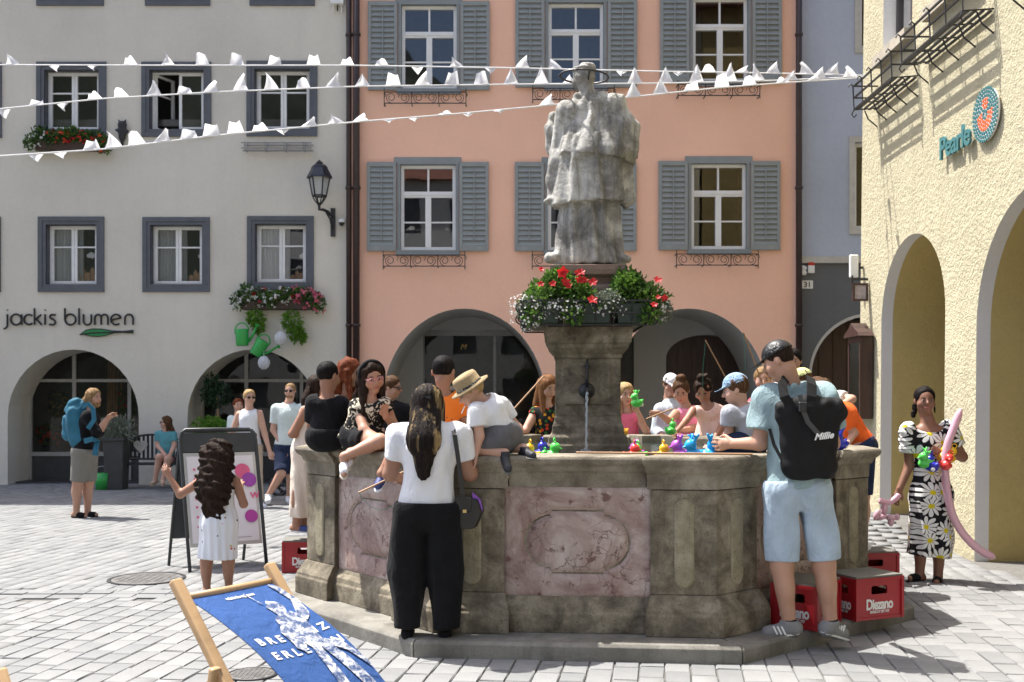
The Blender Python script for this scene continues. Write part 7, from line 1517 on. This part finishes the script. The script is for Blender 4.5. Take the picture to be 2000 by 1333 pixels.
# ---- deck chairs
M_beech = plain('beech_wood', (.48, .31, .16), .5, .12, 3, .1, 60, stretch=(1, 1, 8)); M_sling = fabric('blue_canvas', (.022, .07, .22), .10, .8, 3, .2)
def deck_chair(A, B, fwd, lab, prints):
    t = thing('deck_chair', lab, 'deck chair', (A.x, A.y, 0)); ac = (B - A); W = ac.length; e = ac.normalized()
    cp = [(0, .80), (.20, .73), (.40, .64), (.58, .53), (.74, .41), (.92, .35)]
    def prof(v):
        x = v * 5; i = min(4, int(x)); f = x - i; g = lambda k: cp[max(0, min(5, k))]; p0, p1, p2, p3 = g(i-1), g(i), g(i+1), g(i+2)
        return tuple(.5 * ((2*p1[k]) + (-p0[k] + p2[k])*f + (2*p0[k] - 5*p1[k] + 4*p2[k] - p3[k])*f*f + (-p0[k] + 3*p1[k] - 3*p2[k] + p3[k])*f**3) for k in (0, 1))
    def sl(u, v, off=0):
        s, h = prof(v); s2, h2 = prof(min(1, v + .01)); s1, h1 = prof(max(0, v - .01)); tn = Vector((s2 - s1, h2 - h1)).normalized(); nx, nh = -tn.y, tn.x; sag = -.018 * math.sin(PI*u) * math.sin(PI*min(1, v*1.1)) 
        o = off + sag; base = Vector((A.x, A.y, 0)) + e * (W * (.06 + .88*u)); return base + fwd * (s + nx*o) + Vector((0, 0, h + nh*o))
    nu, nv = 14, 40; mb = MB(); vs = [sl(i/nu, j/nv, d) for d in (0, -.003) for j in range(nv+1) for i in range(nu+1)]; k0 = (nu+1)*(nv+1); fs = []
    for j in range(nv):
        for i in range(nu): a = j*(nu+1)+i; fs += [(a, a+1, a+nu+2, a+nu+1), (k0+a, k0+a+nu+1, k0+a+nu+2, k0+a+1)]
    mb.add(vs, fs).build('sling', M_sling, t, True, fix=False)
    Wd = lambda u, s, h: Vector((A.x, A.y, 0)) + e*(W*u) + fwd*s + Vector((0, 0, h))
    for u in (0, 1):
        mb = MB(); mb.bar(Wd(u, -.035, .87), Wd(u, .69, .0), .035, .05, e); bevel(mb.build('back_rail', M_beech, t), .008, 2)
        mb = MB(); mb.bar(Wd(u*.84 + .08, -.05, 0), Wd(u*.84 + .08, .95, .37), .03, .045, e); bevel(mb.build('seat_rail', M_beech, t), .008, 2)
        mb = MB(); mb.bar(Wd(u*1.12 - .06, .24, .57), Wd(u*1.12 - .06, .14, .0), .03, .045, e); bevel(mb.build('strut', M_beech, t), .008, 2)
    for s, h, nm in ((0, .80, 'top_bar'), (.92, .345, 'front_bar')): mb = MB(); mb.tube([Wd(-.0, s, h), Wd(1, s, h)], .016, 10); mb.build(nm, M_beech, t, True)
    if prints:
        M_pw = plain('white_canvas_print', (.62, .63, .66), .8, .05); 
        def stamp(body, u0, v0, size, sp, wd): 
            q = text_mesh(body, size, 0, .0015, spacing=sp); x1_ = max(v.co.x for v in q.vertices); bm = bmesh.new(); bm.from_mesh(q); bmesh.ops.subdivide_edges(bm, edges=[e_ for e_ in bm.edges if e_.calc_length() > size*.3], cuts=2, use_grid_fill=False); bmesh.ops.triangulate(bm, faces=bm.faces); bm.to_mesh(q); bm.free(); remap(q, lambda c: sl(u0 + c.x / x1_ * wd, v0 - c.y * .93, .0035)); return mk('lettering', q, M_pw, t)
        stamp('BREGENZ', .10, .375, .060, 1.6, .86); stamp('ERLEBEN', .12, .46, .060, 1.6, .84); stamp('visit bregenz', .33, .085, .022, .95, .34)
        def halftone():
            q = NT('halftone_print'); n = q.noise(q.coord(), 22, 6, .8, .6); q.base(q.ramp(n, [(.42, (.02, .05, .14)), (.50, (.20, .22, .28)), (.57, (.55, .56, .60))])); q.set(Roughness=.85); return q.m
        mh = halftone()
        def poly(pts, off=.005):
            c = (sum(p[0] for p in pts)/len(pts), sum(p[1] for p in pts)/len(pts)); dn = []
            for i in range(len(pts)):
                a, b = pts[i], pts[(i+1) % len(pts)]
                for k in range(4): dn.append((a[0] + (b[0]-a[0])*k/4 + .008*math.sin(37*(a[0]+k)), a[1] + (b[1]-a[1])*k/4 + .005*math.sin(51*(a[1]+k))))
            mb = MB(); n = len(dn); rings = [[(c[0] + (p[0]-c[0])*f, c[1] + (p[1]-c[1])*f) for p in dn] for f in (1, .66, .33)]; vs = [sl(u, v, off) for r in rings for u, v in r] + [sl(*c, off)]
            mb.add(vs, [(r*n+i, r*n+(i+1) % n, (r+1)*n+(i+1) % n, (r+1)*n+i) for r in (0, 1) for i in range(n)] + [(2*n+i, 2*n+(i+1) % n, 3*n) for i in range(n)]); return mb.build('figure_print', mh, t, fix=False)
        poly([(.60, .17), (.68, .135), (.76, .15), (.78, .20), (.72, .235), (.63, .225)]); poly([(.56, .24), (.64, .225), (.78, .23), (.84, .27), (.80, .36), (.76, .44), (.62, .46), (.56, .40), (.52, .31)], .0055)
        poly([(.80, .26), (.92, .20), (.97, .10), (.90, .04), (.94, .04), (1.0, .09), (.99, .20), (.94, .26), (.84, .30)], .006); poly([(.54, .27), (.46, .33), (.45, .42), (.50, .47), (.56, .42)], .006); poly([(.60, .45), (.69, .45), (.66, .60), (.62, .74), (.52, .76), (.54, .60)], .006); poly([(.69, .44), (.79, .43), (.86, .58), (.92, .72), (.84, .76), (.75, .62)], .0065)
        poly([(.60, .15), (.545, .075), (.55, .072), (.61, .145)], .006); poly([(.78, .41), (.93, .47), (1.0, .60), (.99, .62), (.91, .50), (.77, .45)], .007)
    return t
A, B = P(353, 1172, 4.05), P(536, 1140, 4.46); A.z = B.z = 0; ac = (B - A).normalized(); deck_chair(A, B, Vector((ac.y, -ac.x, 0)), 'wooden deck chair with a printed blue canvas sling in the foreground', True)
A2, B2 = P(-330, 1310, 2.40), P(2, 1312, 2.68); A2.z = B2.z = 0; ac = (B2 - A2).normalized(); deck_chair(A2, B2, Vector((ac.y, -ac.x, 0)), 'second deck chair of which only a wooden corner shows at the left bottom edge', False)
# ---- toy ducks
def duck_proto(ears):
    F = Field((-.08, -.06, -.01), (.08, .06, .16), .0055); F.ell((0, 0, .035), (.05, .038, .036), .01); F.cap((.03, 0, .045), (.052, 0, .062), .018, .008, .012); F.ell((-.02, 0, .088), (.031, .029, .030), .008); F.cap((-.045, 0, .082), (-.058, 0, .080), .012, .008, .004, (0, 0, 1), .5)
    for s in (-1, 1):
        F.ell((.012, .036*s, .04), (.028, .010, .018), .006)
        if ears: F.cap((-.01, .014*s, .105), (.008, .034*s, .142), .010, .006, .006); F.cap((.0, .022*s, .125), (-.018, .034*s, .138), .007, .005, .004)
    return F.mesh('duck_body')
DK = {k: duck_proto(k) for k in (False, True)}
mb = MB(); mb.tube([(-.015, .016*math.cos(a), .128 + .014*math.sin(a)) for a in np.linspace(0, 2*PI, 12, endpoint=False)], .004, 5, True); DRING = bpy.data.meshes.new('ring'); DRING.from_pydata(mb.v, [], mb.f); DRING.update()
mb = MB(); mb.lathe([(.001, -.016), (.012, -.010), (.016, 0), (.012, .010), (.001, .016)], 8, (.045, 0, .02), cap=False); DTAIL = bpy.data.meshes.new('white_tuft'); DTAIL.from_pydata(mb.v, [], mb.f); DTAIL.update()
DC = {k: plain('duck_' + k, c, .25, .04) for k, c in dict(yellow=(.80, .48, .02), blue=(.02, .03, .40), green=(.10, .62, .10), red=(.80, .06, .05), purple=(.45, .10, .50), azure=(.02, .35, .72), orange=(.85, .42, .04)).items()}
for me in list(DK.values()) + [DRING, DTAIL]: me.materials.append(M_whitepl); me.shade_smooth()
def duck(c, col, rz, s, lab, ears=False, grp='toy ducks on the fountain', tilt=0):
    t = thing('toy_duck', lab, 'toy duck', c, grp); t.rotation_euler = (R(tilt), 0, R(rz)); t.scale = (s, s, s)
    for nm, me in (('duck_body', DK[ears]), ('ring', DRING), ('white_tuft', DTAIL)):
        if nm == 'white_tuft' and not ears: continue
        o = bpy.data.objects.new(nm, me); put(o, t)
        if nm != 'white_tuft': o.material_slots[0].link = 'OBJECT'; o.material_slots[0].material = DC[col]
def dw(px, Z): q = P(px, 880, Z); return (q.x, Z, WATER - .006)
for px, Z, col, rz, s, lab, ears in ((1040, 7.12, 'yellow', 20, 1.12, 'yellow toy duck floating beside the kneeling child', 0), (1054, 7.2, 'blue', 200, 1.2, 'dark blue toy duck between the yellow and green ones', 0), (1078, 7.1, 'green', 160, 1.2, 'green toy duck left of the pedestal', 0), (1067, 7.05, 'green', 30, .75, 'small green toy duck touching the larger green one', 0),
    (1234, 7.1, 'red', 170, 1.1, 'red toy duck right of the pedestal', 0), (1250, 7.2, 'green', 20, 1.05, 'green toy duck just behind the red one', 0), (1244, 7.5, 'purple', 0, 1.0, 'lilac toy duck behind the red and green pair', 1), (1291, 7.1, 'yellow', 190, 1.1, 'yellow toy duck alone in the middle of the water', 0),
    (1330, 7.05, 'purple', -10, 1.35, 'purple eared toy with white tuft at the front rim', 1), (1356, 7.0, 'azure', 15, 1.4, 'light blue eared toy next to the purple one', 1), (1385, 7.02, 'azure', 170, 1.4, 'light blue eared toy nearest the child in the blue cap', 1)):
    duck(dw(px, Z), col, rz, s, lab, bool(ears))
q = P(1214, 845, 9.9); duck((q.x, q.y, RIM + .0), 'orange', 20, 1.3, 'orange toy duck on the far rim right of the pedestal')
q = P(1641, 884, 7.30); duck((q.x, 7.30, RIM + .004), 'blue', 30, 1.15, 'dark blue toy on the right rim behind the rucksack', True)
q = P(1244, 796, 10.2); duck(q, 'green', 15, 1.2, 'green toy duck held up by the child in the pink top', True); q = P(1310, 850, 10.05); duck(q, 'green', 200, 1.15, 'green toy duck in the hand of the child in peach', False)
for px, py, dz_, col, lab in ((1806, 915, -.20, 'green', 'green toy in the bunch held by the person in the daisy dress'), (1826, 922, -.24, 'blue', 'dark blue toy in the bunch held by the person in the daisy dress'), (1843, 918, -.22, 'red', 'red toy in the bunch held by the person in the daisy dress'), (1850, 905, -.18, 'yellow', 'yellow toy in the bunch held by the person in the daisy dress'), (1836, 902, -.15, 'orange', 'orange toy at the top of the bunch held by the person in the daisy dress')):
    duck(P(px, py, 9.05 + dz_), col, 40 * (px % 7), 1.25, lab, col in ('blue', 'green'), 'toys held in a bunch', 20)
# ---- fishing sticks, strings, balloons
def stick(a, b, lab, string=None, r=.006):
    t = thing('fishing_stick', lab, 'stick', a, 'wooden fishing sticks'); mb = MB(); mb.tube([a, b], r, 7); mb.build('rod', plain('brown_dowel', (.36, .20, .10), .5, .1), t)
    if string: mb = MB(); mb.tube(string, .0016, 4); mb.build('string', plain('green_string', (.03, .22, .16), .7), t)
stick(P(700, 963, 6.42), P(790, 921, 6.60), 'wooden stick with green string in the hand of the person in wide black trousers', [P(x, y, 6.42) for x, y in ((701, 962), (708, 975), (722, 989), (742, 997), (760, 993), (770, 985))])
stick(P(1003, 800, 10.0), P(1062, 735, 10.2), 'wooden stick held by the child in the black floral top', r=.008); stick(P(1262, 819, 10.0), P(1312, 799, 10.1), 'short wooden stick held by the child in the pink tank top', r=.008)
stick(P(1378, 665, 9.6), P(1443, 785, 9.65), 'upright wooden stick with a green string above the child in peach', [P(1378, 666, 9.6), P(1373, 720, 9.6), P(1372, 790, 9.6)], .0065); stick(P(1452, 650, 9.4), P(1502, 785, 9.5), 'upright wooden stick with a green string beside the person in the black cap', [P(1452, 651, 9.3), P(1455, 690, 9.3), P(1456, 725, 9.3)], .0065)
a, b = P(1125, 885, 6.72), P(1470, 897, 6.52); a.z = b.z = RIM + .012; stick(a, b, 'wooden stick lying along the front rim', None, .007)
def balloon(name, pts, r, lab, extra=()):
    M_bal = MATS.get('pink_latex')
    if not M_bal:
        q = NT('pink_latex'); q.base((.80, .50, .60)); q.set(Roughness=.2, Transmission_Weight=.25, Subsurface_Weight=.2); M_bal = MATS['pink_latex'] = q.m
    t = thing(name, lab, 'balloon', pts[0]); n = 40; P_ = [Vector(p) for p in pts]; out = []
    for i in range(n + 1):
        x = i / n * (len(P_) - 1); k = min(len(P_) - 2, int(x)); f = x - k; g = lambda j: P_[max(0, min(len(P_) - 1, j))]; p0, p1, p2, p3 = g(k-1), g(k), g(k+1), g(k+2); out.append(.5*((2*p1) + (p2 - p0)*f + (2*p0 - 5*p1 + 4*p2 - p3)*f*f + (3*p1 - p0 - 3*p2 + p3)*f**3))
    mb = MB(); mb.tube(out, [r * min(1, math.sqrt(max(.02, min(i, n - i) / 2.2))) for i in range(n + 1)], 14); mb.build('tube', M_bal, t, True)
    for c, rr in extra: m2 = MB(); m2.lathe([(rr[0]*math.sin(a) + 1e-4, -rr[1]*math.cos(a)) for a in np.linspace(0, PI, 9)], 12, c, Matrix.Rotation(R(rr[2]), 3, 'Y'), False); m2.build('bubble', M_bal, t, True)
balloon('long_balloon', [P(x, y, 8.84) for x, y in ((1877, 798), (1862, 838), (1850, 872), (1846, 915), (1850, 962), (1862, 1010), (1885, 1048), (1915, 1076), (1945, 1090))], .034, 'very long pink balloon in the arm of the person in the daisy dress')
bz = lambda x, y: P(x, y, 8.98)
balloon('balloon_dog', [bz(1716, 978), bz(1735, 982), bz(1748, 975), bz(1757, 966)], .026, 'pink balloon dog hanging from the hand of the person in the daisy dress', [(bz(1727, 995), (.03, .06, 8)), (bz(1722, 1010), (.028, .05, 70)), (bz(1740, 1012), (.03, .045, 90)), (bz(1740, 1020), (.028, .04, 0)), (bz(1752, 1010), (.026, .03, 0)), (bz(1712, 1006), (.026, .05, 20))])
# ---- bunting
M_flag = leafmat('flag_cloth', (.82, .83, .86), (.86, .87, .88), .45); M_cord = plain('white_cord', (.72, .72, .72), .8)
def bunting(lab, knots, Z0, Z1, flags):
    K = np.array(knots, float); zz = lambda px: 1 / ((1/Z0) + (1/Z1 - 1/Z0) * (px - K[0, 0]) / (K[-1, 0] - K[0, 0])); yy = lambda px: float(np.interp(px, K[:, 0], K[:, 1])); pt = lambda px, dy=0: P(px, yy(px) + dy, zz(px))
    t = thing('bunting', lab, 'bunting', pt(K[0, 0]), 'strings of white bunting'); mb = MB(); mb.tube([pt(x) for x in np.linspace(K[0, 0], K[-1, 0], 60)], .009, 5); mb.build('cord', M_cord, t)
    for i, (px, ty, h) in enumerate(flags):
        r = random.Random(i * 7 + int(Z0 * 10)); w = (15 if ty != 'D' else 13) * 12.5 / zz(px) * 1.0; n, m = 6, 6; vs = []
        for j in range(m + 1):
            v = j / m; half = w * ((1 - v) + .02) if ty in 'TCD' else w * (1 - .42 * v)
            for k in range(n + 1):
                u = k / n * 2 - 1; dx = (9 * v * v * (1 if r.random() < 2 and i % 3 else -1)) if ty == 'C' else (4 * v * math.sin(i) if ty == 'W' else 0)
                sg_ = -1 if ty == 'D' else 1; q = pt(px + u * half + dx, -h * v * sg_); q.y += .05 * math.sin(2.2 * u + i) * v + .06 * v * math.sin(i * 1.3) - (.05 * v * v if ty == 'W' else 0); vs.append(q)
        mb = MB(); mb.add(vs, [(j*(n+1)+k, j*(n+1)+k+1, (j+1)*(n+1)+k+1, (j+1)*(n+1)+k) for j in range(m) for k in range(n)]); mb.build('flag', M_flag, t, True, fix=False)
def fl_(s): return [(int(a[:-3]), a[-3], int(a[-2:])) for a in s.split()]
bunting('highest string of white bunting across the square', [(-300, 126), (0, 127), (300, 128), (690, 128), (1000, 133), (1300, 140), (1500, 143), (1692, 148)], 13.4, 13.1, fl_('25C20 105D09 180D08 255W12 328T19 396W21 462W23 536W16 612W15 678W09 746W11 815D12 892C19 958D15 1020C22 1084C19 1215D06 1325D07 1385W08 1450C11 1510C24 1575C25 1625C22'))
bunting('middle string of white bunting across the square', [(-300, 262), (0, 213), (200, 193), (420, 180), (700, 169), (1000, 165), (1300, 163), (1500, 158), (1692, 150)], 12.0, 13.0, fl_('8D18 70W10 122D14 185W09 238W12 300T29 360W14 412C22 470C31 530C31 592W18 650C31 708T23 768W18 825C25 882W25 940W25 998T31 1057T31 1113T16 1240T33 1300T33 1360T33 1425T33 1480C33 1545C20 1600C24 1660C20'))
bunting('lowest string of white bunting sloping up to the yellow house', [(-300, 345), (0, 305), (200, 292), (420, 265), (700, 238), (900, 222), (1060, 207), (1250, 188), (1400, 172), (1560, 160), (1692, 152)], 9.9, 12.9, fl_('70D14 116D09 178W18 222C31 268W20 316C25 368W18 412W21 460W18 508W09 553D09 603C20 656C19 705C11 760D08 810D06 868W06 915D06 975D08 1068C19 1237T31 1290T31 1350W12 1410W20 1465W14 1530W10 1590C14'))
